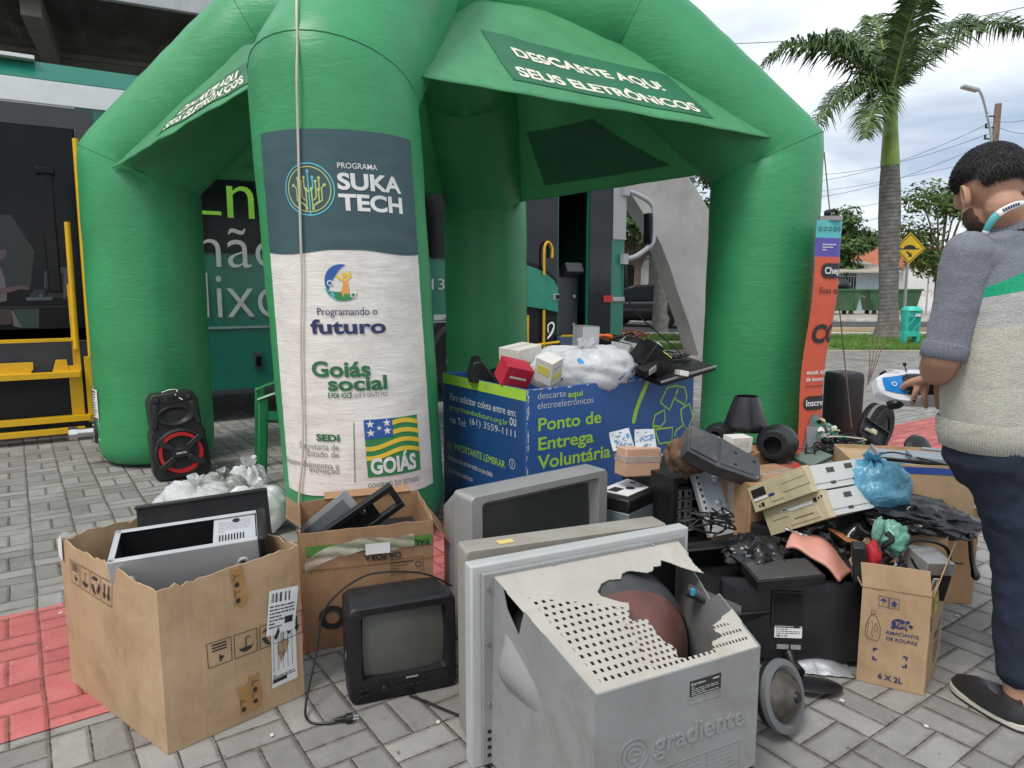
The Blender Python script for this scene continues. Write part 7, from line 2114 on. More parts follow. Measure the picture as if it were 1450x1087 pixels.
bo = lambda x, y: bwf(x, y, .006); bo2 = lambda x, y: bwf(x, y, .011)
def pill(x, y, w_, h_): b.flat(poly2(rr_pts(w_, h_, h_ / 2.2, 4, x + w_ / 2, y + h_ / 2)), 0, bo, cut=.04)
pill(.06, 1.43, .40, .105); b.text('Chega mais', .085, 1.462, .065, 1, bo2, cut=.04, bold=.02); b.text('Essa oportunidade', .055, 1.325, .062, 0, bo, cut=.04)
b.text('CO.NECTA', .045, .98, .175, 0, bo, cut=.04, bold=.04)
b.text('escola digital', .045, .75, .043, 1, bo, cut=.04, bold=.02); b.text('de economia criativa', .045, .70, .043, 1, bo, cut=.04, bold=.02); b.text('cursos gratuitos', .045, .655, .03, 0, bo, cut=.04)
pill(.035, .49, .40, .10); b.text('Inscreva-se', .05, .52, .065, 1, bo2, cut=.04, bold=.02)
for k in range(5): b.flat(ring2(.035 + k * .043, Hh - .06, .011, .016, 14), 0, bo, cut=.04)
for k in range(3): lines(b, .06 + .0, Hh - .17 - .018 * k, .12, 1, .01, .007, 1, bo, k)
b.build('banner_print', t, sharp=80)
b = MB(mat('banner photo grey', (.20, .195, .195), .55, var=.55, scale=5), m_ink)
b.flat(poly2([(.06, .06), (.055, .22), (.075, .36), (.105, .44), (.15, .47), (.19, .43), (.22, .34), (.26, .2), (.28, .06)]), 0, bo, cut=.03); b.flat(poly2([(.07, .1), (.08, .24), (.13, .28), (.17, .2), (.18, .08)]), 1, bo2, cut=.03); b.build('banner_photo', t, sharp=80)
b = MB(m_blackp, m_silv); b.box((.12, .05, Hh + .015), (.16, .04, .03), 1); b.ball((.10, .05, Hh + .05), .025, 0); b.tube([(.08, .05, Hh + .05), (.14, .04, Hh + .07), (.17, .05, Hh + .05)], .014, 8, m=0); b.cyl((.12, .09, 0), (.12, .07, Hh), .012, n=10, m=1); b.box((.2, .2, .015), (.5, .1, .03), 1, rz=R(40)); b.build('banner_stand', t)
t = thing('roll_up_banner', 'white roll-up banner edge showing just behind the orange one', 'banner', (2.20, 5.42, 0), R(62))
b = MB(m_ban); b.box((.3, 0, .62), (.62, .006, 1.22)); b.build('banner_cloth', t)
b = MB(m_navy, mgd); f = lambda x, y: (x, -.0045, y); b.text('futuro', .06, .98, .11, 0, f, bold=.03); b.text('Goiás', .06, .68, .10, 1, f, bold=.03); lines(b, .04, .34, .5, 12, .02, .009, 0, f, 3); b.build('banner_print', t, smooth=False)
b = MB(m_silv); b.box((.3, 0, .012), (.64, .1, .024)); b.build('banner_stand', t)

# ------------------------------------------------------------------ open black television shell with bags, front centre right
p_ = P(1080, 790, 2.62)
t = thing('television_shell', 'empty black flat television shell lying open, filled with black bags', 'television shell', (.93, 2.62, .20), rot=(R(14), R(-3), R(7)))
b = MB(m_blackp); w_, d_ = .62, .36
b.box((0, 0, 0), (w_, d_, .012)); b.box((0, d_ / 2, .055), (w_, .022, .12)); b.box((-w_ / 2, 0, .05), (.02, d_, .10)); b.box((w_ / 2, 0, .04), (.02, d_, .08)); b.box((0, -d_ / 2, .03), (w_, .02, .06)); b.box((0, d_ / 2 - .02, .108), (w_, .05, .012))
b.build('shell', t, bev=.006)
b = MB(m_hole); b.box((.93, 2.62, .095), (.5, .3, .19), rz=R(7)); tag(b.build('scrap_part'), 'dark scrap block under the open black television shell', 'scrap')
def crumple(name, label, cat, c, size, m, rot=(0, 0, 0), seed=0, pleat=0.0, amp=.35, res=56, freq=2.2):
    b = MB(m); s3 = Vector((seed * 5.3, seed * 2.1, seed))
    def fn(d):
        r_ = 1 + amp * noise.noise(d * freq + s3) + amp * .5 * (1 - abs(noise.noise(d * freq * 1.5 + s3 * 2))) ** 5 + amp * .35 * (1 - abs(noise.noise(Vector((d.x * 1.6, d.y * 4, d.z * 3)) + s3))) ** 4 - amp * .3
        if pleat: r_ += pleat * math.sin(d.y * 30 + 3 * noise.noise(d * 3 + s3))
        return r_
    b.ball((0, 0, 0), 1, None, None, res, size, fn)
    return tag(b.build(name, sharp=80, loc=c, rot=rot), label, cat)
crumple('bin_bag', 'crumpled shiny black bin bag inside the television shell, left', 'bag', P(1075, 785, 2.60), (.12, .11, .06), m_kbag, (0, 0, R(20)), 1)
b = MB(m_kbag)
for k in range(16):
    o_ = k * .011
    p0 = P(1112 + k * 1.2, 748 + k * .6, 2.66) ; p1 = P(1150 + k * 2, 765 + k * 1.5, 2.6) ; p2 = P(1208 - k * .5, 806 - k * 1.6, 2.5)
    b.tube(smooth_path([p0, p1 + Vector((0, 0, .012 * math.sin(k))), p2], 6), .010, 6, flat=.6)
tag(b.build('cable_bundle'), 'bundle of flat black cables fanned over the pink foam sheet', 'cables')
t = thing('foam_sheet', 'curled pink foam sheet lying under the fanned black cables', 'foam', (0, 0, 0))
b = MB(mat('pink foam', (.60, .28, .22), .55, var=.12, bump=.3, bscale=30))
qa, qb, qc, qd = P(1112, 775, 2.55), P(1128, 752, 2.66), P(1212, 806, 2.52), P(1190, 824, 2.42)
b.grid(lambda u, v: qa * (1 - u) * (1 - v) + qd * u * (1 - v) + qc * u * v + qb * (1 - u) * v + Vector((0, 0, .035 * math.sin(PI * u) + .008 * math.sin(u * 9 + v * 4) + .015 * math.sin(PI * v))), 24, 10)
o = b.build('sheet', t); md = o.modifiers.new('t', 'SOLIDIFY'); md.thickness = .012
crumple('bin_bag', 'black bin bag filling the hollow behind the pink foam sheet', 'bag', P(1165, 752, 2.72), (.16, .12, .07), m_kbag, (0, 0, R(-10)), 2)
crumple('bin_bag', 'matt black bundle under the blue bag, left of the soap box', 'bag', P(1205, 745, 2.68) - Vector((0, 0, .06)), (.16, .14, .13), m_kbag, (0, 0, R(5)), 3)
gadget('scrap_part', 'flat dark grey box lid lying in front of the pink foam sheet', 'scrap', P(1108, 812, 2.44), (R(6), R(-3), R(5)), [('lid', [((0, 0, 0), (.25, .14, .035), m_blackp), ((0, .0, .019), (.23, .12, .004), mat('charcoal plastic', (.05, .05, .048), .5, dirt=.3))])])
gadget('scrap_part', 'orange and brown scrap card behind the soap box', 'scrap', P(1205, 762, 2.55), (R(10), R(18), R(20)), [('card', [((0, 0, 0), (.14, .10, .006), mat('orange brown card', (.38, .14, .05), .8))])])
# monitor seen from behind
t = thing('flat_monitor', 'black flat monitor seen from behind, leaning beside the soap box', 'monitor', (1.0, 2.415, .03), rot=(R(-7), R(1.5), R(-2)))
b = MB(m_tvblk); w_, h_ = .50, .285
b.loft([[(x, y_, z + h_ / 2) for x, z in rr_pts(w_ * s_, h_ * s_, .012, 4)] for s_, y_ in ((1, .02), (1, .0), (.985, -.008), (.8, -.016))]); b.prism(rr_pts(w_ - .02, h_ - .02, .01, 3, 0, h_ / 2), .0202, .022, m_hole, XM)
b.build('rear_cover', t, sharp=30)
b = MB(m_tvblk); b.prism(rr_pts(.115, .125, .008, 4, -.015, .19), .012, .024, None, XZ); b.prism(rr_pts(.10, .108, .006, 4, -.015, .19), .0242, .0255, m_hole, XZ); b.build('mount_plate', t, bev=.002)
b = MB(m_label, m_ink); b.prism(rect2(-.058, .082, .098, .046)[0], .016, .0172, 0, XZ); f = lambda x, y: (x, -.0178, y); barcode(b, -.052, .086, .04, .007, 1, f, 3); lines(b, -.052, .118, .085, 4, .007, .0025, 1, f, 8); b.flat(rect2(.01, .118, .02, .007), 1, f); b.build('rating_label', t, smooth=False)
b = MB(m_hole, m_silv); b.prism(rr_pts(.13, .030, .012, 5, -.01, .05), .0165, .0175, 0, XZ); b.box((-.028, -.019, .05), (.042, .004, .016), 1); b.box((.018, -.019, .05), (.036, .004, .016), 1); b.build('port_panel', t, bev=.001)
b = MB(m_tvblk); b.tube([(-.005, -.02, .03), (.0, -.05, .0), (.01, -.09, -.015)], [.022, .018, .02], 10); b.lathe([(0, .012), (.05, .012), (.085, .004), (.09, 0), (0, 0)], 30, None, Matrix.Translation((.035, -.15, -.028)) @ Matrix.Diagonal((1.05, .75, 1, 1))); b.build('stand', t)
# dome lamp / speaker bowl with ring
t = thing('speaker_bowl', 'dark mesh bowl with broad grey ring leaning beside the broken television', 'speaker', P(1108, 985, 2.02), rot=(R(0), R(0), R(0)))
b = MB(mat('mesh bowl', (.075, .066, .052), .35, metal=.4, var=.4, scale=30)); q = Vector((.62, -.72, .32)).normalized().to_track_quat('Z', 'Y').to_matrix().to_4x4()
b.lathe([(.0, .05), (.03, .046), (.06, .03), (.082, .0)], 36, None, q); b.build('bowl', t)
b = MB(mat('ring grey', (.13, .135, .14), .4)); b.lathe([(.078, .006), (.088, .014), (.106, .010), (.108, -.004), (.095, -.02), (.07, -.05)], 40, None, q); b.build('ring', t)
b = MB(m_blackp); b.lathe([(.10, -.012), (.10, -.03), (.07, -.06), (0, -.065)], 30, None, q); b.lathe([(0, .056), (.014, .055), (.018, .048)], 16, None, q); b.build('rear_cover', t)
# silver envelope
t = thing('foil_packet', 'crumpled silver foil packet lying under the flat monitor', 'packet', G(1165, 955) + Vector((0, .06, .0)), R(-12))
b = MB(mat('silver foil', (.55, .56, .58), .28, metal=.6, var=.1, bump=.8, bscale=30)); b.grid(lambda u, v: ((u - .5) * .22, (v - .5) * .15, .008 + .03 * math.sin(PI * u) * math.sin(PI * v) + .008 * noise.noise(Vector((u * 5, v * 5, 1)))), 24, 18); b.box((-.03, .0, .036), (.05, .03, .002), m_redc); b.build('packet', t)

# ------------------------------------------------------------------ soap carton and the boxes at the right
cs = [(1.205, 2.325), (1.385, 2.225), (1.60, 2.50), (1.42, 2.60)]
o_ = Vector((1.38, 2.40)); loc_ = [(x - o_.x, y - o_.y) for x, y in cs]
t = thing('cardboard_box', 'fabric softener carton with navy print, its flaps up and full of parts', 'cardboard box', (o_.x, o_.y, 0))
b = MB(m_card); w3 = box_shell(b, loc_, [.345, .352, .36, .36], .002, .004, 21, nx=10, nz=8); b.build('box_wall', t, sharp=50)
b = MB(m_card)
L0, L1 = math.dist(cs[0], cs[1]), math.dist(cs[1], cs[2])
def v3(i, z): return Vector((loc_[i][0], loc_[i][1], z))
n0 = Vector((loc_[1][1] - loc_[0][1], -(loc_[1][0] - loc_[0][0]), 0)).normalized(); n1_ = Vector((loc_[2][1] - loc_[1][1], -(loc_[2][0] - loc_[1][0]), 0)).normalized()
flap(b, v3(0, .345), v3(1, .352), n0 * -.01 + Vector((-.012, 0, .085))); flap(b, v3(1, .352) + n1_ * .002, v3(2, .36), n1_ * .02 + Vector((.0, 0, .085))); flap(b, v3(3, .36), v3(0, .345), n1_ * -.045 + Vector((0, 0, .085))); flap(b, v3(2, .36), v3(3, .36), n0 * -.03 + Vector((0, 0, .10)))
b.build('flap', t, bev=.001)
m_soap = mat('carton navy print', (.022, .033, .115), .6)
f0_, f1_ = on_wall(w3, 0, L0, .0022), on_wall(w3, 1, L1, .0022)
b = MB(m_soap, m_ink); k_ = L0 / .206
def W3(x, y): return (x * L0, y * .35)
icon_frame(b, .052, .288, .030, .036, 0, f0_, .0015); icon_frame(b, .084, .288, .030, .036, 0, f0_, .0015)
b.flat(poly2([(.056, .308), (.062, .315), (.067, .317), (.072, .315), (.078, .308)]), 0, f0_); b.flat(rect2(.066, .296, .002, .014), 0, f0_); b.flat(poly2([(.088, .303), (.099, .318), (.110, .303)]), 0, f0_); b.flat(poly2([(.091, .296), (.099, .306), (.107, .296)]), 0, f0_)
bt_ = [(.028, .162), (.058, .162), (.064, .185), (.062, .215), (.050, .245), (.042, .252), (.034, .252), (.026, .235), (.018, .205), (.018, .175), (.028, .162)]
b.flat(line2(bt_, .0016), 1, f0_); b.flat(line2([(.033, .255), (.044, .255), (.044, .267), (.033, .267), (.033, .255)], .0016), 1, f0_); b.flat(line2([(.048, .225), (.054, .215), (.054, .195), (.047, .19), (.046, .21), (.048, .225)], .0014), 1, f0_); b.flat(line2([(.026, .22), (.036, .23), (.041, .215), (.037, .185), (.042, .172), (.030, .168), (.024, .18), (.026, .22)], .0012), 1, f0_)
b.flat(poly2([(.118 + .023 * math.cos(a), .238 + .018 * math.sin(a)) for a in [2 * PI * i / 22 for i in range(22)]]), 0, f0_)
for x_, y_, r_ in ((.143, .250, .0055), (.152, .236, .0065), (.100, .222, .006), (.14, .222, .004)): b.flat(poly2(circle2(x_, y_, r_, 12)), 0, f0_)
f0b = on_wall(w3, 0, L0, .0034)
b.text('Ypê', .103, .231, .022, m_card, f0b, bold=.02, shear=.2)
b.text('AMACIANTE', .080, .196, 1, 0, f0_, width=.098, bold=.014); b.text('DE ROUPAS', .083, .174, 1, 0, f0_, width=.092, bold=.014); b.text('6 X 2L', .066, .028, 1, 0, f0_, width=.075, bold=.025)
for x_, y_, sx, sy in ((.045, .135, 1, -1), (.045, .090, 1, 1), (.150, .128, -1, -1), (.150, .086, -1, 1)):
    b.flat(poly2([(x_, y_), (x_ + sx * .014, y_), (x_ + sx * .014, y_ + sy * .006), (x_ + sx * .006, y_ + sy * .006), (x_ + sx * .006, y_ + sy * .014), (x_, y_ + sy * .014)]), 0, f0_)
b.flat(rect2(.05, .27, .05, .06), mat('yellow label', (.62, .55, .05), .6), f1_); lines(b, .055, .315, .04, 4, .011, .003, 1, on_wall(w3, 1, L1, .0034), 3)
b.text('AMACIANTE', .10, .16, .035, 0, f1_, bold=.02); lines(b, .12, .13, .15, 4, .02, .006, 0, f1_, 6); b.flat(rect2(.02, .22, .012, .05), 0, f1_)
b.build('box_print', t, smooth=False)
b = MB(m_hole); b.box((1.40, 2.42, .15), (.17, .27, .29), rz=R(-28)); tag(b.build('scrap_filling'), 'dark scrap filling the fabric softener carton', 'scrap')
p_ = P(1310, 800, 2.40)
gadget('power_supply', 'silver computer power supply with black fan side in the softener carton', 'power supply', p_ - Vector((0, 0, .03)), (R(10), R(5), R(8)), [('casing', [((0, 0, 0), (.105, .12, .15), m_silv)]), ('fan_side', [((0, -.0615, -.02), (.10, .004, .10), m_blackp)]), ('label', [((-.008, -.0645, -.005), (.022, .002, .05), m_label)] + [((-.008, -.066, .012 - .008 * k), (.014, .001, .004), m_ink) for k in range(5)])], .002)
crumple('plastic_bag', 'pale green thin bag puffed up in the softener carton', 'bag', P(1262, 762, 2.42), (.055, .05, .06), bag_mat('green bag plastic', (.20, .48, .37), .3, .3), (0, 0, 0), 5, amp=.22)
crumple('plastic_bag', 'tip of pale green bag standing up left in the softener carton', 'bag', P(1243, 750, 2.40), (.018, .016, .045), bag_mat('green bag plastic two', (.24, .50, .38), .3, .3), (0, R(8), 0), 6, amp=.3, res=28)
crumple('cloth', 'red cloth pouch in the left of the softener carton', 'cloth', P(1236, 790, 2.36), (.026, .03, .06), mat('red cloth', (.38, .012, .02), .7, bump=.4, bscale=60), (0, R(-6), 0), 7, amp=.25, res=30)
b = MB(m_blackp); q = P(1255, 790, 2.38)
b.tube(smooth_path([q + Vector((.012 * math.sin(i * 1.9), .01 * math.cos(i * 2.3), .09 - .02 * i)) for i in range(9)], 4), .010, 7); b.cyl(P(1247, 825, 2.36), P(1250, 798, 2.38), .024, n=16); tag(b.build('coiled_cable'), 'thick coiled black cable between the red pouch and the green bag', 'cable')
b = MB(m_blackp); b.tube(smooth_path([P(1278, 818, 2.36), P(1276, 780, 2.40), P(1300, 765, 2.42), P(1335, 772, 2.45), P(1345, 790, 2.45), P(1340, 815, 2.42)], 6), .006, 7); b.tube(smooth_path([P(1290, 790, 2.33), P(1300, 806, 2.33), P(1318, 816, 2.34)], 5), .004, 6); tag(b.build('mains_cable'), 'black cord looped over the power supply in the softener carton', 'cord')
gadget('scrap_part', 'black plastic box standing at the left flap of the softener carton', 'scrap', P(1216, 795, 2.36), (R(4), R(-4), R(-20)), [('case', [((0, 0, 0), (.045, .06, .13), m_blackp)])], .006)
crumple('cloth', 'black cloth bundle in the middle of the softener carton', 'cloth', P(1272, 815, 2.36), (.035, .03, .05), m_kbag, (0, 0, 0), 8, res=30)
# taller boxes behind
bx0 = Vector((1.545, 2.90)); an = R(-8)
def rbox(o, a, w_, d_): 
    u = Vector((math.cos(a), math.sin(a))); v = Vector((-u.y, u.x)); return [tuple(q) for q in (Vector((0, 0)), u * w_, u * w_ + v * d_, v * d_)]
t = thing('cardboard_box', 'tall brown carton with white label carrying the printer box, behind the softener carton', 'cardboard box', (1.50, 2.98, 0))
b = MB(m_card2); w4 = box_shell(b, rbox(0, R(-6), .50, .34), [.42] * 4, .003, .005, 31); b.poly([(*q, .415) for q in rbox(0, R(-6), .50, .34)]); b.build('box_wall', t, sharp=50)
b = MB(m_label, m_navy, m_ink); f = on_wall(w4, 1, .34, .003); b.flat(rect2(.06, .30, .06, .08), 0, f); b.text('N', .03, .30, .07, 2, f, bold=.05); b.text('IP', .13, .30, .06, 2, f, bold=.03); b.flat(rect2(.05, .02, .16, .10), 1, f); lines(b, .06, .20, .2, 3, .022, .008, 2, f, 2); f = on_wall(w4, 0, .50, .003); lines(b, .3, .2, .15, 4, .02, .008, 2, f, 3); b.build('box_print', t, smooth=False)
t = thing('cardboard_box', 'wide brown carton with blue tape stripe and grey printer trays on top', 'cardboard box', (1.44, 2.92, .42))
b = MB(m_card); w5 = box_shell(b, rbox(0, R(-12), .47, .36), [.215] * 4, .003, .004, 33); b.poly([(*q, .20) for q in rbox(0, R(-12), .47, .36)]); b.build('box_wall', t, sharp=50)
b = MB(mat('blue packing tape', (.03, .07, .30), .3, var=.1)); f = on_wall(w5, 0, .47, .0022); b.flat(rect2(.0, .178, .468, .028), None, f, cut=.05); b.build('blue_tape', t, sharp=80)
t = thing('printer_tray', 'grey plastic printer tray lying on the carton with the blue tape', 'printer tray', P(1300, 655, 3.0) + Vector((0, 0, .012)), rot=(R(4), R(4), R(-14)))
b = MB(mat('tray grey', (.22, .255, .28), .45, var=.1, dirt=.2)); b.box((0, 0, 0), (.36, .2, .014)); b.box((.05, -.03, .022), (.20, .10, .03)); b.box((.15, 0, .018), (.03, .19, .024)); b.box((-.17, 0, .015), (.012, .19, .02)); b.box((.08, .05, .04), (.12, .02, .012)); b.build('tray', t, bev=.004)
b = MB(m_blackp); b.box((-.03, -.085, .012), (.40, .018, .016), rz=R(2)); b.box((-.03, -.11, .0), (.42, .014, .012)); b.tube(smooth_path([(-.2, -.1, .02), (-.12, -.05, .035), (.0, -.09, .03), (.1, -.12, .02)], 5), .004, 6); b.build('rail', t, bev=.002)
# bags on the right
ob = bag('plastic_bag', 'sky blue tied plastic bag on top of the heap', 'bag', P(1234, 722, 2.70), .118, m_bbag, (1.1, .95, .92), .11, 9, (-.35, -.25, .7), 13, 56, .14)
crumple('bin_bag', 'long shiny black bin bag draped behind the softener carton, under the blue bag', 'bag', P(1300, 732, 2.66), (.24, .13, .062), m_kbag, (R(4), R(9), R(4)), 11, amp=.32, res=80, freq=1.8)
b = MB(m_kbag); b.tube(smooth_path([P(1350, 735, 2.62), P(1368, 742, 2.60), P(1374, 762, 2.58), P(1376, 790, 2.58), P(1380, 808, 2.57), P(1383, 820, 2.57)], 6), [.016] * 22 + [.017, .019, .022, .024, .026, .026, .022, .018, .01], 10, flat=.6); tag(b.build('strap'), 'black twisted strap end hanging down beside the tall brown carton', 'strap')
gadget('scrap_part', 'black device sticking out right of the long black bin bag', 'scrap', Vector((1.93, 3.02, .445)), (R(5), R(10), R(-20)), [('device', [((0, 0, 0), (.05, .1, .05), m_blackp)])])
crumple('bin_bag', 'blue plastic sack standing behind the tall brown carton', 'bag', (2.12, 3.32, .19), (.10, .09, .20), mat('blue sack', (.03, .16, .42), .4), (0, 0, 0), 14, res=30)
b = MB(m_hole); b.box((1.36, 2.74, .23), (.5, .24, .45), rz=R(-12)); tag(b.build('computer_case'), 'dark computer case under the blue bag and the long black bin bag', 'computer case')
# loose scraps on the pavers
b = MB(mat('litter pale', (.55, .52, .46), .8, var=.3), mat('litter brown', (.22, .13, .07), .9), m_ink); rr = random.Random(9)
for k in range(150):
    x_ = rr.uniform(-2.4, 2.4); y_ = rr.uniform(1.7, 4.6); s_ = rr.uniform(.003, .011); a = rr.uniform(0, PI)
    b.add([(x_ + s_ * math.cos(a + j * PI / 2) * (1 if j % 2 else rr.uniform(.5, 1.8)), y_ + s_ * math.sin(a + j * PI / 2) * (1 if j % 2 else 1.4), .0055 + .002 * rr.random()) for j in range(4)], [(0, 1, 2, 3)], rr.choice((0, 0, 1, 2)))
struct(b.build('litter', smooth=False), 'stuff')
b = MB(m_blackp); b.tube(smooth_path([G(580, 985, .006), G(600, 992, .006), G(625, 1003, .006), G(655, 1015, .006)], 5), .0045, 6); tag(b.build('cable'), 'short black cable on the pavers under the small black television', 'cable')

# ------------------------------------------------------------------ the man looking at a toy car
def voxel(o, v, it=4, f=.5):
    r = o.modifiers.new('join', 'REMESH'); r.mode = 'VOXEL'; r.voxel_size = v; r.use_smooth_shade = True
    s = o.modifiers.new('smooth', 'SMOOTH'); s.iterations = it; s.factor = f
def chain(b, pts, rs, n=14, M=None, flat=None, m=None):
    """tapering limb with rounded ends"""
    pts = [Vector(p) for p in pts]
    sp = smooth_path(pts, 5); k = len(sp) - 1; rr_ = []
    for i in range(len(sp)):
        q = i / k * (len(rs) - 1); a = min(int(q), len(rs) - 2); rr_.append(rs[a] * (1 - q + a) + rs[a + 1] * (q - a))
    b.tube(sp, rr_, n, m, M); b.ball(sp[0], rr_[0], m, M, n); b.ball(sp[-1], rr_[-1], m, M, n)
m_skin = mat('skin', (.43, .235, .155), .62, var=.10, scale=14, bump=.12, bscale=180)
m_hair = mat('black hair', (.008, .007, .007), .55, var=.5, scale=40, bump=.9, bscale=130)
def knit(name, col, bands=None):
    m, t, b = new_mat(name)
    n1 = noise_tex(t, 130, 3, .7); n2 = noise_tex(t, 4, 4, .6)
    f = mth(t, 'ADD', mth(t, 'MULTIPLY', n1, .6), mth(t, 'MULTIPLY', n2, .4))
    def her(c): return ramp_of(t, f, [(.3, tuple(x * .74 for x in c)), (.7, tuple(min(1, x * 1.22) for x in c))])
    c = her(col)
    if bands:
        co = nd(t, 'ShaderNodeTexCoord'); s = nd(t, 'ShaderNodeSeparateXYZ'); t.links.new(co.outputs['Object'], s.inputs[0])
        for (z0, sl), cc in bands:      # below the sloping line z0 + sl*x the next colour starts
            ln = mth(t, 'ADD', z0, mth(t, 'MULTIPLY', s.outputs[0], sl))
            c = mixc(t, mth(t, 'LESS_THAN', s.outputs[2], ln), c, her(cc))
    t.links.new(c, b.inputs['Base Color']); b.inputs['Roughness'].default_value = .9; b.inputs['Specular IOR Level'].default_value = .2
    b.inputs['Sheen Weight'].default_value = .15
    co = nd(t, 'ShaderNodeTexCoord'); mp = nd(t, 'ShaderNodeMapping'); mp.inputs['Scale'].default_value = (1, 1, 2.2); t.links.new(co.outputs['Object'], mp.inputs['Vector'])
    bump_of(t, b, mth(t, 'ADD', noise_tex(t, 170, 3, .6, vec=mp.outputs[0]), mth(t, 'MULTIPLY', noise_tex(t, 7, 4, .55, vec=mp.outputs[0], dist=.8), 1.6)), .6, .012)
    return m
GREYB = (.19, .205, .245)
m_slv = knit('grey blue knit', GREYB)
m_swt = knit('striped knit', GREYB, [((1.442, .44), (.015, .36, .18)), ((1.370, .20), (.46, .465, .45)), ((1.265, .10), (.50, .485, .42))])
m_rib = knit('oatmeal rib', (.50, .485, .42)); m_pant = mat('navy trousers', (.009, .0155, .034), .85, var=.3, scale=5, bump=.5, bscale=14)
RT = Vector((1.55, 2.13, 0))
man = thing('person', 'man in a grey sweater with green stripe, seen from behind, holding a toy car', 'person', RT)
I = Matrix.Translation(-RT)
sL, sR = Vector((1.345, 2.125, 1.455)), Vector((1.735, 2.135, 1.46)); nb = Vector((1.535, 2.185, 1.52)); hc = Vector((1.452, 2.215, 1.648))
eL, wL = Vector((1.292, 2.125, 1.135)), Vector((1.395, 2.335, 1.075)); eR, wR = Vector((1.79, 2.30, 1.14)), Vector((1.60, 2.53, 1.05))
hipL, hipR = Vector((1.465, 2.13, .93)), Vector((1.64, 2.18, .93)); knL, knR = Vector((1.59, 2.14, .50)), Vector((1.75, 2.20, .50)); anL, anR = Vector((1.605, 2.105, .085)), Vector((1.80, 2.14, .085))
hf = Vector((-.10, .90, -.40)).normalized(); hr = hf.cross(Vector((0, 0, 1))).normalized(); hu = hr.cross(hf).normalized()
HM = I @ Matrix(((hr.x, hf.x, hu.x, hc.x), (hr.y, hf.y, hu.y, hc.y), (hr.z, hf.z, hu.z, hc.z), (0, 0, 0, 1)))
def skull(d):
    r_ = 1.0
    if d.z < -.1: r_ *= 1 - .10 * min(1, (-.1 - d.z)) * (1 if d.y < .2 else .3)
    return r_
b = MB(m_skin)
b.ball((0, -.008, .03), .1, None, HM, 28, (.80, 1.02, .98)); b.ball((0, .040, -.045), .068, None, HM, 22, (.86, .85, 1.0)); b.ball((0, .062, -.088), .036, None, HM, 16, (1.0, .9, .75)); b.ball((0, .085, .02), .045, None, HM, 16, (1.15, .5, .8))
b.hexa([(-.016, .085, -.035), (.016, .085, -.035), (.012, .125, -.03), (-.012, .125, -.03)], [(-.008, .08, .03), (.008, .08, .03), (.005, .098, .03), (-.005, .098, .03)], None, HM)
b.ball((0, .098, -.062), .016, None, HM, 12, (1.6, .6, .5))
for s_ in (-1, 1): b.ball((s_ * .034, .084, .008), .017, None, HM, 12)
chain(b, [hc - hu * .07 - hf * .035, nb + Vector((0, -.005, .01)), nb - Vector((0, 0, .06))], [.053, .057, .072], M=I)
chain(b, [nb - Vector((0, 0, .08)), (hipL + hipR) / 2 + Vector((0, 0, .12))], [.10, .12], M=I)
for s_, e_, w_ in ((sL, eL, wL), (sR, eR, wR)):
    chain(b, [nb - Vector((0, 0, .08)), s_], [.06, .05], M=I); chain(b, [s_, (s_ + e_) / 2, e_ + Vector((0, 0, .02))], [.05, .046, .047], M=I)
    chain(b, [e_ + Vector((0, 0, .025)), e_.lerp(w_, .3), e_.lerp(w_, .7), w_], [.053, .054, .043, .031], M=I)
for h_, k_, a_ in ((hipL, knL, anL), (hipR, knR, anR)): chain(b, [h_, k_, a_, a_ - Vector((0, 0, .05))], [.085, .055, .038, .035], M=I); chain(b, [(hipL + hipR) / 2 + Vector((0, 0, .1)), h_], [.11, .085], M=I)
# left hand, fingers laid over the top of the toy
K = [P(1303, 541, 2.385), P(1314, 536, 2.39), P(1327, 537, 2.395), P(1339, 542, 2.40)]
J = [P(1296, 556, 2.385), P(1309, 560, 2.38), P(1327, 560, 2.385), P(1341, 559, 2.39)]
T_ = [P(1292, 571, 2.41), P(1311, 576, 2.405), P(1328, 577, 2.405), P(1343, 574, 2.415)]
for k_, r_ in zip(K, (.0125, .0125, .0125, .0115)): chain(b, [wL, wL.lerp(k_, .5), k_], [.022, .0165, r_], M=I, n=12)
for k_, j_, t_, r_ in zip(K, J, T_, (.0105, .0108, .0104, .0092)): chain(b, [k_, j_, t_], [r_ * 1.08, r_, r_ * .82], M=I, n=12)
th = wL.lerp(K[0], .45); chain(b, [th, th + Vector((-.030, .045, -.02)), th + Vector((-.035, .085, -.045))], [.016, .013, .010], M=I, n=12)
# right hand under the tail of the toy
kR = [wR + Vector((-.070 + .004 * i, .005 - .012 * i, -.018 - .014 * i)) for i in range(4)]
for i, k_ in enumerate(kR):
    chain(b, [wR, k_], [.022, .013], M=I, n=12); chain(b, [k_, k_ + Vector((-.036, -.012, -.010)), k_ + Vector((-.055, -.035, .0))], [.011, .010, .008], M=I, n=12)
chain(b, [wR + Vector((-.02, 0, .01)), wR + Vector((-.055, -.02, .025)), wR + Vector((-.085, -.035, .02))], [.015, .012, .009], M=I, n=12)
body = b.build('body', man); voxel(body, .0052, 4, .5)
b = MB(m_skin)
for s_ in (-1, 1):
    EMx = HM @ Matrix.Translation((s_ * .084, -.012, -.018)) @ Euler((R(12), 0, R(s_ * 24))).to_matrix().to_4x4()
    b.loft([[(s_ * (.004 + dx), ry_ * math.cos(a) * sc, rz_ * math.sin(a) * sc) for a in [2 * PI * i / 20 for i in range(20)]] for dx, sc, ry_, rz_ in ((-.006, .75, .018, .032), (.006, 1, .019, .034), (.012, .98, .019, .034), (.012, .72, .017, .031), (.006, .5, .015, .028))], None, EMx)
b.build('ear', man)
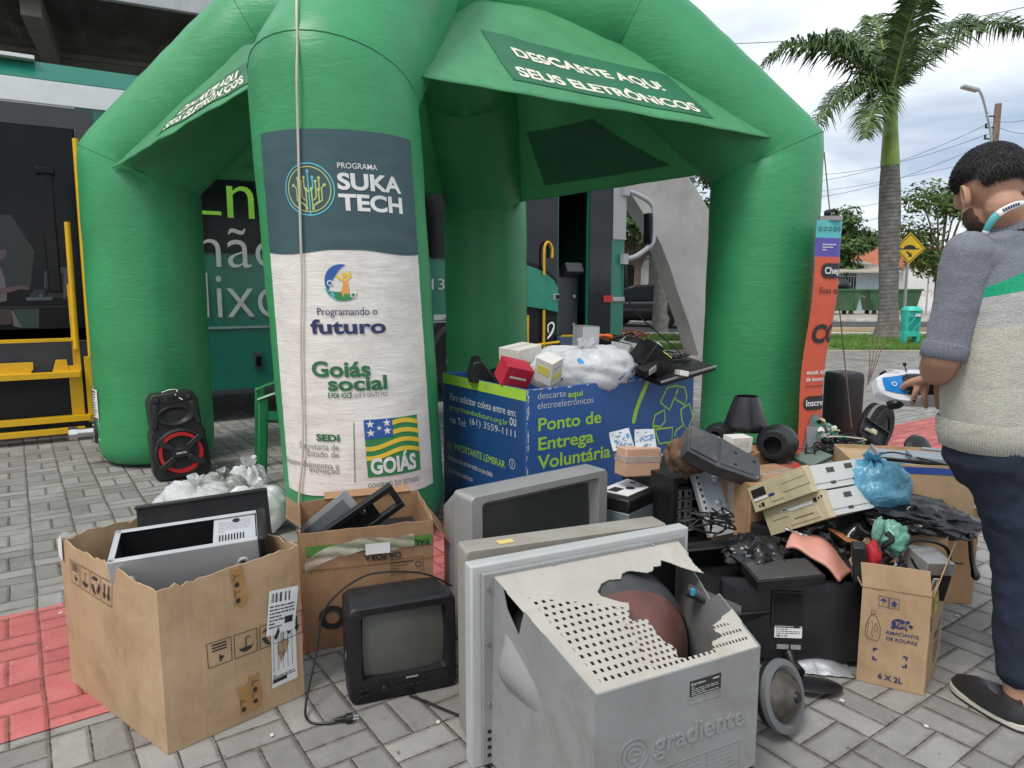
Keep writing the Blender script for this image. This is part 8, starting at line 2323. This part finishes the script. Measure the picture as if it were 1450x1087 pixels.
# hair cap with a hairline, shorter towards the nape, and the beard
def hcap(b, r_, th_, keepf, sc, o_, nse, n=110):
    vs = []; fs = []; id_ = {}
    for j in range(n // 2 + 1):
        for i in range(n):
            t_, p_ = PI * j / (n // 2), 2 * PI * i / n; d = Vector((math.sin(t_) * math.cos(p_), math.sin(t_) * math.sin(p_), math.cos(t_)))
            w_ = keepf(d); q = r_ + (th_ + nse * noise.noise(d * 11) + nse * .6 * noise.noise(d * 24)) * max(0, min(1, w_)) - (.004 if w_ <= 0 else 0)
            vs.append((o_[0] + d.x * q * sc[0], o_[1] + d.y * q * sc[1], o_[2] + d.z * q * sc[2])); id_[(i, j)] = w_
    for j in range(n // 2):
        for i in range(n):
            c_ = ((i, j), (i, j + 1), ((i + 1) % n, j + 1), ((i + 1) % n, j))
            if max(id_[k_] for k_ in c_) > 0: fs.append(tuple(k_[1] * n + k_[0] for k_ in c_))
    b.add(vs, fs, None, HM)
b = MB(m_hair)
def hk(d):
    edge = -.40 if d.y < 0 else -.40 + .75 * d.y        # nape low, forehead high
    if abs(d.x) > .55 and -.45 < d.y < .45: edge = max(edge, -.10 + .25 * (.45 - abs(d.y)))
    return (d.z - edge + .05 * noise.noise(d * 5)) * 3.2
hcap(b, .1, .016, hk, (.82, 1.03, 1.0), (0, -.008, .03), .006)
rh = random.Random(3); vs = []; fs = []
while len(fs) < 15000:
    d = Vector((rh.gauss(0, 1), rh.gauss(0, 1), rh.gauss(0, 1))).normalized(); w_ = hk(d)
    if w_ < -.12: continue
    w_ = max(.1, min(1, w_)); q = .1 + .012 * w_; p = Vector((d.x * q * .82, -.008 + d.y * q * 1.03, .03 + d.z * q)); tn = d.cross(Vector((rh.gauss(0, 1), rh.gauss(0, 1), rh.gauss(0, 1)))).normalized(); sdv = tn.cross(d) * .0011; ln = .007 + .011 * w_
    tn = (tn * .5 + (Vector((.25, .5, -.8)) - d * d.dot(Vector((.25, .5, -.8)))) * .8).normalized(); m1_ = p + d * ln * .35 + tn * ln * .5; m2_ = p + d * ln * .38 + tn * ln * 1.2; k_ = len(vs); vs += [p - sdv, p + sdv, m1_ + sdv, m1_ - sdv, m2_]; fs += [(k_, k_ + 1, k_ + 2, k_ + 3), (k_ + 3, k_ + 2, k_ + 4)]
b.add(vs, fs, None, HM)
b.build('hair', man, sharp=80)
b = MB(mat('stubble skin', (.11, .062, .042), .7, var=.3, scale=60), m_hair); vs = []; fs = []
for (c_, r_, sc_) in (((0, .040, -.045), .0688, (.862, .855, 1.0)), ((0, .0625, -.088), .0362, (1.0, .9, .76))):
    b.ball(c_, r_, None, HM, 50, sc_, lambda d: (1.0 + .012 * noise.noise(d * 14)) if (d.z < .15 - .35 * abs(d.y) * (d.y > 0) and d.y > -.45) else .9)
    for k in range(3400):
        d = Vector((rh.gauss(0, 1), rh.gauss(0, 1), rh.gauss(0, 1))).normalized()
        if not (d.z < .10 - .35 * abs(d.y) * (d.y > 0) and d.y > -.40): continue
        p = Vector((c_[0] + d.x * r_ * sc_[0], c_[1] + d.y * r_ * sc_[1], c_[2] + d.z * r_ * sc_[2])); tn = Vector((rh.gauss(0, .5), rh.gauss(0, .5), -1)); sdv = tn.cross(d).normalized() * .0007; k_ = len(vs); vs += [p - sdv, p + sdv, p + d * .004 + tn * .005]; fs.append((k_, k_ + 1, k_ + 2))
b.add(vs, fs, 1, HM)
b.build('beard', man, sharp=80)
b = MB(m_hole, m_paper)
for s_ in (-1, 1): b.ball((s_ * .034, .0965, .008), .0075, 1, HM, 10); b.ball((s_ * .034, .1015, .008), .0036, 0, HM, 8)
b.build('eye', man)
b = MB(m_hair)
for s_ in (-1, 1): b.tube([HM @ Vector((s_ * .015, .104, .028)), HM @ Vector((s_ * .035, .104, .033)), HM @ Vector((s_ * .055, .092, .028))], .0045, 6)
b.build('eyebrow', man)
# sweater
tf = Vector((-.02, 1, 0)).normalized(); tr2 = Vector((tf.y, -tf.x, 0))
def tring(c, hw, hd, z, n=36, e_=.62, rib=0, nr=0, tilt=0):
    o = []
    for i in range(n):
        a = 2 * PI * i / n; x_ = math.copysign(abs(math.cos(a)) ** e_, math.cos(a)); y_ = math.copysign(abs(math.sin(a)) ** (e_ + .1), math.sin(a)); k_ = 1 + rib * math.cos(a * nr)
        p = Vector((c[0], c[1], z)) + tr2 * hw * x_ * k_ + tf * hd * y_ * k_; p.z += tilt * y_; o.append(I @ p)
    return o
b = MB(m_swt)
b.loft([tring((1.532, 2.16), .170, .124, .90), tring((1.532, 2.16), .180, .134, .94), tring((1.530, 2.16), .182, .136, 1.0), tring((1.525, 2.165), .183, .132, 1.10), tring((1.52, 2.17), .190, .130, 1.22), tring((1.522, 2.175), .200, .128, 1.34), tring((1.525, 2.18), .190, .112, 1.43), tring((1.53, 2.183), .145, .09, 1.495), tring((1.533, 2.186), .085, .076, 1.535), tring((1.533, 2.186), .068, .070, 1.545)])
chain(b, [nb - Vector((0, 0, .06)), sL + Vector((-.0, 0, -.01))], [.075, .066], M=I); chain(b, [nb - Vector((0, 0, .06)), sR + Vector((0, 0, -.01))], [.075, .074], M=I)
o = b.build('sweater', man); voxel(o, .009, 6, .6)
tx_ = bpy.data.textures.new('folds', 'CLOUDS'); tx_.noise_scale = .11; tx_.noise_depth = 3
dm = o.modifiers.new('folds', 'DISPLACE'); dm.texture = tx_; dm.strength = .016; dm.mid_level = .5
def cufffold(p0, p1, rs): 
    n_ = 30; pts = [p0.lerp(p1, i / n_) for i in range(n_ + 1)]
    return pts, [rs[0] * (1 - i / n_) + rs[1] * i / n_ for i in range(n_ + 1)]
for s_, e_, w_ in ((sL, eL, wL), (sR, eR, wR)):
    b = MB(m_slv); ee = e_ + (s_ - e_) * .16
    pts, rr_ = cufffold(s_ + Vector((0, 0, .005)), ee, (.066, .062)); b.tube([I @ p for p in pts], rr_, 28); b.ball(I @ pts[0], .068, n=24)
    o = b.build('sleeve', man); voxel(o, .007, 3, .5); dm = o.modifiers.new('folds', 'DISPLACE'); dm.texture = tx_; dm.strength = .018; dm.mid_level = .5
    b = MB(m_slv); c0, c1 = e_ + (s_ - e_) * .20, e_ + (s_ - e_) * .045
    ax = (c1 - c0); q = Matrix.Translation(I @ c0) @ ax.to_track_quat('Z', 'Y').to_matrix().to_4x4()
    b.loft([[(r_ * (1 + .018 * math.cos(a * 40)) * math.cos(a), r_ * (1 + .018 * math.cos(a * 40)) * math.sin(a), z) for a in [2 * PI * i / 240 for i in range(240)]] for r_, z in ((.061, 0), (.064, .008), (.063, ax.length * .5), (.061, ax.length), (.052, ax.length + .002), (.052, ax.length * .5))], None, q, caps=False); b.build('cuff', man, sharp=80)
b = MB(m_rib); b.loft([tring((1.532, 2.16), hw, hd, z + .095, 420, .62, .009, 105) for hw, hd, z in ((.184, .138, .866), (.187, .141, .855), (.185, .139, .82), (.174, .128, .775), (.166, .120, .772), (.166, .120, .80))], caps=False); b.build('hem', man, sharp=80)
b = MB(m_slv); b.loft([[I @ (Vector((1.533, 2.184, 0)) + tr2 * (hw * (1 + .02 * math.cos(a * 46))) * math.cos(a) + tf * hd * (1 + .02 * math.cos(a * 46)) * math.sin(a) + Vector((0, 0, z - .028 * math.sin(a)))) for a in [2 * PI * i / 276 for i in range(276)]] for hw, hd, z in ((.098, .090, 1.508), (.090, .083, 1.528), (.080, .075, 1.545), (.073, .069, 1.545), (.073, .068, 1.52))], caps=False); b.build('collar', man, sharp=80)
# lanyard round the neck
b = MB(m_tq, mw, m_navy)
lp_ = smooth_path([P(1500, 292, 2.10), P(1456, 287, 2.055), P(1430, 293, 2.05), P(1408, 308, 2.055), P(1394, 332, 2.085), P(1390, 352, 2.14)], 8); ln_ = len(lp_) - 1
def lany(u, v, o=0):
    q = min(ln_ - 1e-4, max(0, u * ln_)); k = int(q); p = lp_[k].lerp(lp_[k + 1], q - k); t_ = (lp_[k + 1] - lp_[k]).normalized(); c_ = (EYE - p).normalized(); return I @ (p + c_ * o + t_.cross(c_) * (.5 - v) * .021)
b.grid(lany, 40, 2); b.grid(lambda u, v: lany(.08 + .47 * u, v, .0015), 20, 2, 1); b.grid(lambda u, v: lany(.76 + .22 * u, v, .0015), 8, 2, 1)
for k in range(7): b.grid(lambda u, v: lany(.28 + .03 * k + .02 * u, .25 + .5 * v, .003), 2, 2, 2)
o = b.build('lanyard', man); md = o.modifiers.new('t', 'SOLIDIFY'); md.thickness = .002
# trousers and shoes
b = MB(m_pant)
b.loft([tring((1.532, 2.16), .155, .112, .93), tring((1.535, 2.155), .168, .122, .90), tring((1.54, 2.155), .170, .124, .82), tring((1.545, 2.155), .12, .09, .74)])
for h_, k_, a_ in ((hipL, knL, anL), (hipR, knR, anR)): chain(b, [h_ - Vector((0, 0, .10)), h_.lerp(k_, .5), k_, k_.lerp(a_, .5), a_ + Vector((0, 0, .075))], [.087, .080, .070, .064, .060], n=22, M=I)
o = b.build('trousers', man); voxel(o, .009, 5, .5); tx2 = bpy.data.textures.new('trouser folds', 'CLOUDS'); tx2.noise_scale = .07; tx2.noise_depth = 2; dm = o.modifiers.new('folds', 'DISPLACE'); dm.texture = tx2; dm.strength = .02; dm.mid_level = .5
m_shoe = mat('black leather shoe', (.022, .022, .024), .35, var=.2, bump=.2, bscale=120); m_sole = mat('cream sole', (.55, .52, .45), .7, dirt=.3)
for toe, heel in ((G(1347, 972), G(1452, 1040)), (Vector((1.76, 2.30, 0)), Vector((1.83, 2.02, 0)))):
    ax = (toe - heel).normalized(); L_ = (toe - heel).length; sd_ = Vector((-ax.y, ax.x, 0)); SMx = I @ Matrix(((ax.x, sd_.x, 0, heel.x), (ax.y, sd_.y, 0, heel.y), (0, 0, 1, 0), (0, 0, 0, 1)))
    def ol(sc, dz): return [(L_ * (.5 + sc * .5 * math.copysign(abs(math.cos(a)) ** .8, math.cos(a))), (.036 + .011 * max(0, math.cos(a - .5))) * sc * math.sin(a), dz) for a in [2 * PI * i / 32 for i in range(32)]]
    sh = MB(m_shoe)
    def ur_(x0, x1, hw, z0, z1, n=18): return [((x0 + x1) / 2 + (x1 - x0) / 2 * math.cos(a), hw * math.sin(a), z0 + (z1 - z0) * (.5 - .5 * math.cos(a))) for a in [2 * PI * i / n for i in range(n)]]
    sh.loft([ur_(.008, L_ - .006, .043, .026, .024), ur_(.004, L_ - .002, .047, .036, .032), ur_(.008, L_ - .02, .044, .060, .045), ur_(.012, L_ * .72, .037, .085, .066), ur_(.02, L_ * .52, .031, .098, .080), ur_(.03, L_ * .48, .026, .094, .076)], None, SMx); sh.box((L_ * .62, 0, .062), (.03, .078, .008), None, SMx, ry=R(12))
    sh = sh.build('shoe', man, sharp=60)
    b = MB(m_sole, m_shoe); b.prism([(x, y) for x, y, z in ol(1.0, 0)], .008, .026, 0, SMx); b.prism([(x, y) for x, y, z in ol(.985, 0)], .0, .0078, 1, SMx); b.build('sole', sh, bev=.002)
# the toy car he holds, its top turned towards us
cx3 = Vector((-.985, .02, .03)).normalized(); cz3 = Vector((-.10, -.80, .60)); cy3 = cz3.cross(cx3).normalized(); cz3 = cx3.cross(cy3).normalized(); cc3 = P(1300, 551, 2.475)
t = thing('toy_car', 'white and blue toy police sports car held in the hands of the man', 'toy car', cc3)
TMx = Matrix(((cx3.x, cy3.x, cz3.x, 0), (cx3.y, cy3.y, cz3.y, 0), (cx3.z, cy3.z, cz3.z, 0), (0, 0, 0, 1)))
m_tw = mat('toy white', (.66, .68, .72), .2, var=.04); m_tb = mat('toy blue', (.01, .19, .55), .2, var=.08); m_tk = mat('toy black glass', (.01, .011, .013), .08)
b = MB(m_tw)
def tw(x): return .064 * (1 - max(0, (abs(x + .01) - .06) / .10) ** 2.2 * (.55 if x > 0 else .18))
def tz(x): return .030 + .004 * math.cos(x * 22)
def tsec(x, f=1, dz=0): return [(x, y * tw(x) * f, z + dz) for y, z in ((-1, -.012), (-1.02, .006), (-.96, tz(x) - .004), (-.62, tz(x) + .004 * math.cos(x * 40)), (0, tz(x) - .002), (.62, tz(x) + .004 * math.cos(x * 40)), (.96, tz(x) - .004), (1.02, .006), (1, -.012))]
b.loft([tsec(x) for x in [-.155 + .31 * i / 24 for i in range(25)]], None, TMx); b.build('body', t, sharp=45)
b = MB(m_tb)
def tp3(x, y, o=.004): return TMx @ Vector((x, y, tz(x) + .004 * math.cos(x * 40) * min(1, abs(y) / .04) + o))
b.grid(lambda u, v: tp3(.062 + .072 * u, (v - .5) * (.078 - .028 * u), .003), 10, 8); b.grid(lambda u, v: tp3(-.15 + .09 * u, (v - .5) * .112, .0035), 10, 8); b.build('blue_panel', t)
b = MB(m_tk)
b.loft([[TMx @ Vector((x, y * hw, tz(x) - .004 + h_ * (1 - abs(y) ** 3))) for y in (-1, -.85, -.5, 0, .5, .85, 1)] for x, hw, h_ in ((.070, .036, .004), (.045, .046, .020), (.01, .047, .030), (-.03, .044, .030), (-.07, .038, .014))], closed=False, caps=False); b.build('canopy', t, sharp=60)
b = MB(mw); b.flat(poly2([(0, 0), (0, .0001), (.0001, 0)]), None); f = lambda x, y: tp3(.100 - .0 + y, -.028 + x * 1.0, .005)
b.text('POLICE', .006, -.03, 1, None, lambda x, y: tp3(.118 - x, -.030 + y, .0055), width=.042, height=.010, bold=.03); b.flat(ring2(.0, .0, .006, .009, 16), None, lambda x, y: tp3(.098 + x, y, .0055)); b.build('marking', t, smooth=False)
for x_ in (.09, -.10):
    for s_ in (-1, 1):
        b = MB(m_blackp); b.cyl((x_, s_ * .046, -.008), (x_, s_ * .066, -.008), .026, n=20, M=TMx); b.build('wheel', t)
b = MB(m_blackp)
for s_ in (-1, 1): b.tube([TMx @ Vector((.045, s_ * .05, .035)), TMx @ Vector((.055, s_ * .066, .048))], .002, 6); b.ball(TMx @ Vector((.055, s_ * .070, .050)), .007, n=10, sc=(1, .7, 1))
b.build('wing_mirror', t)
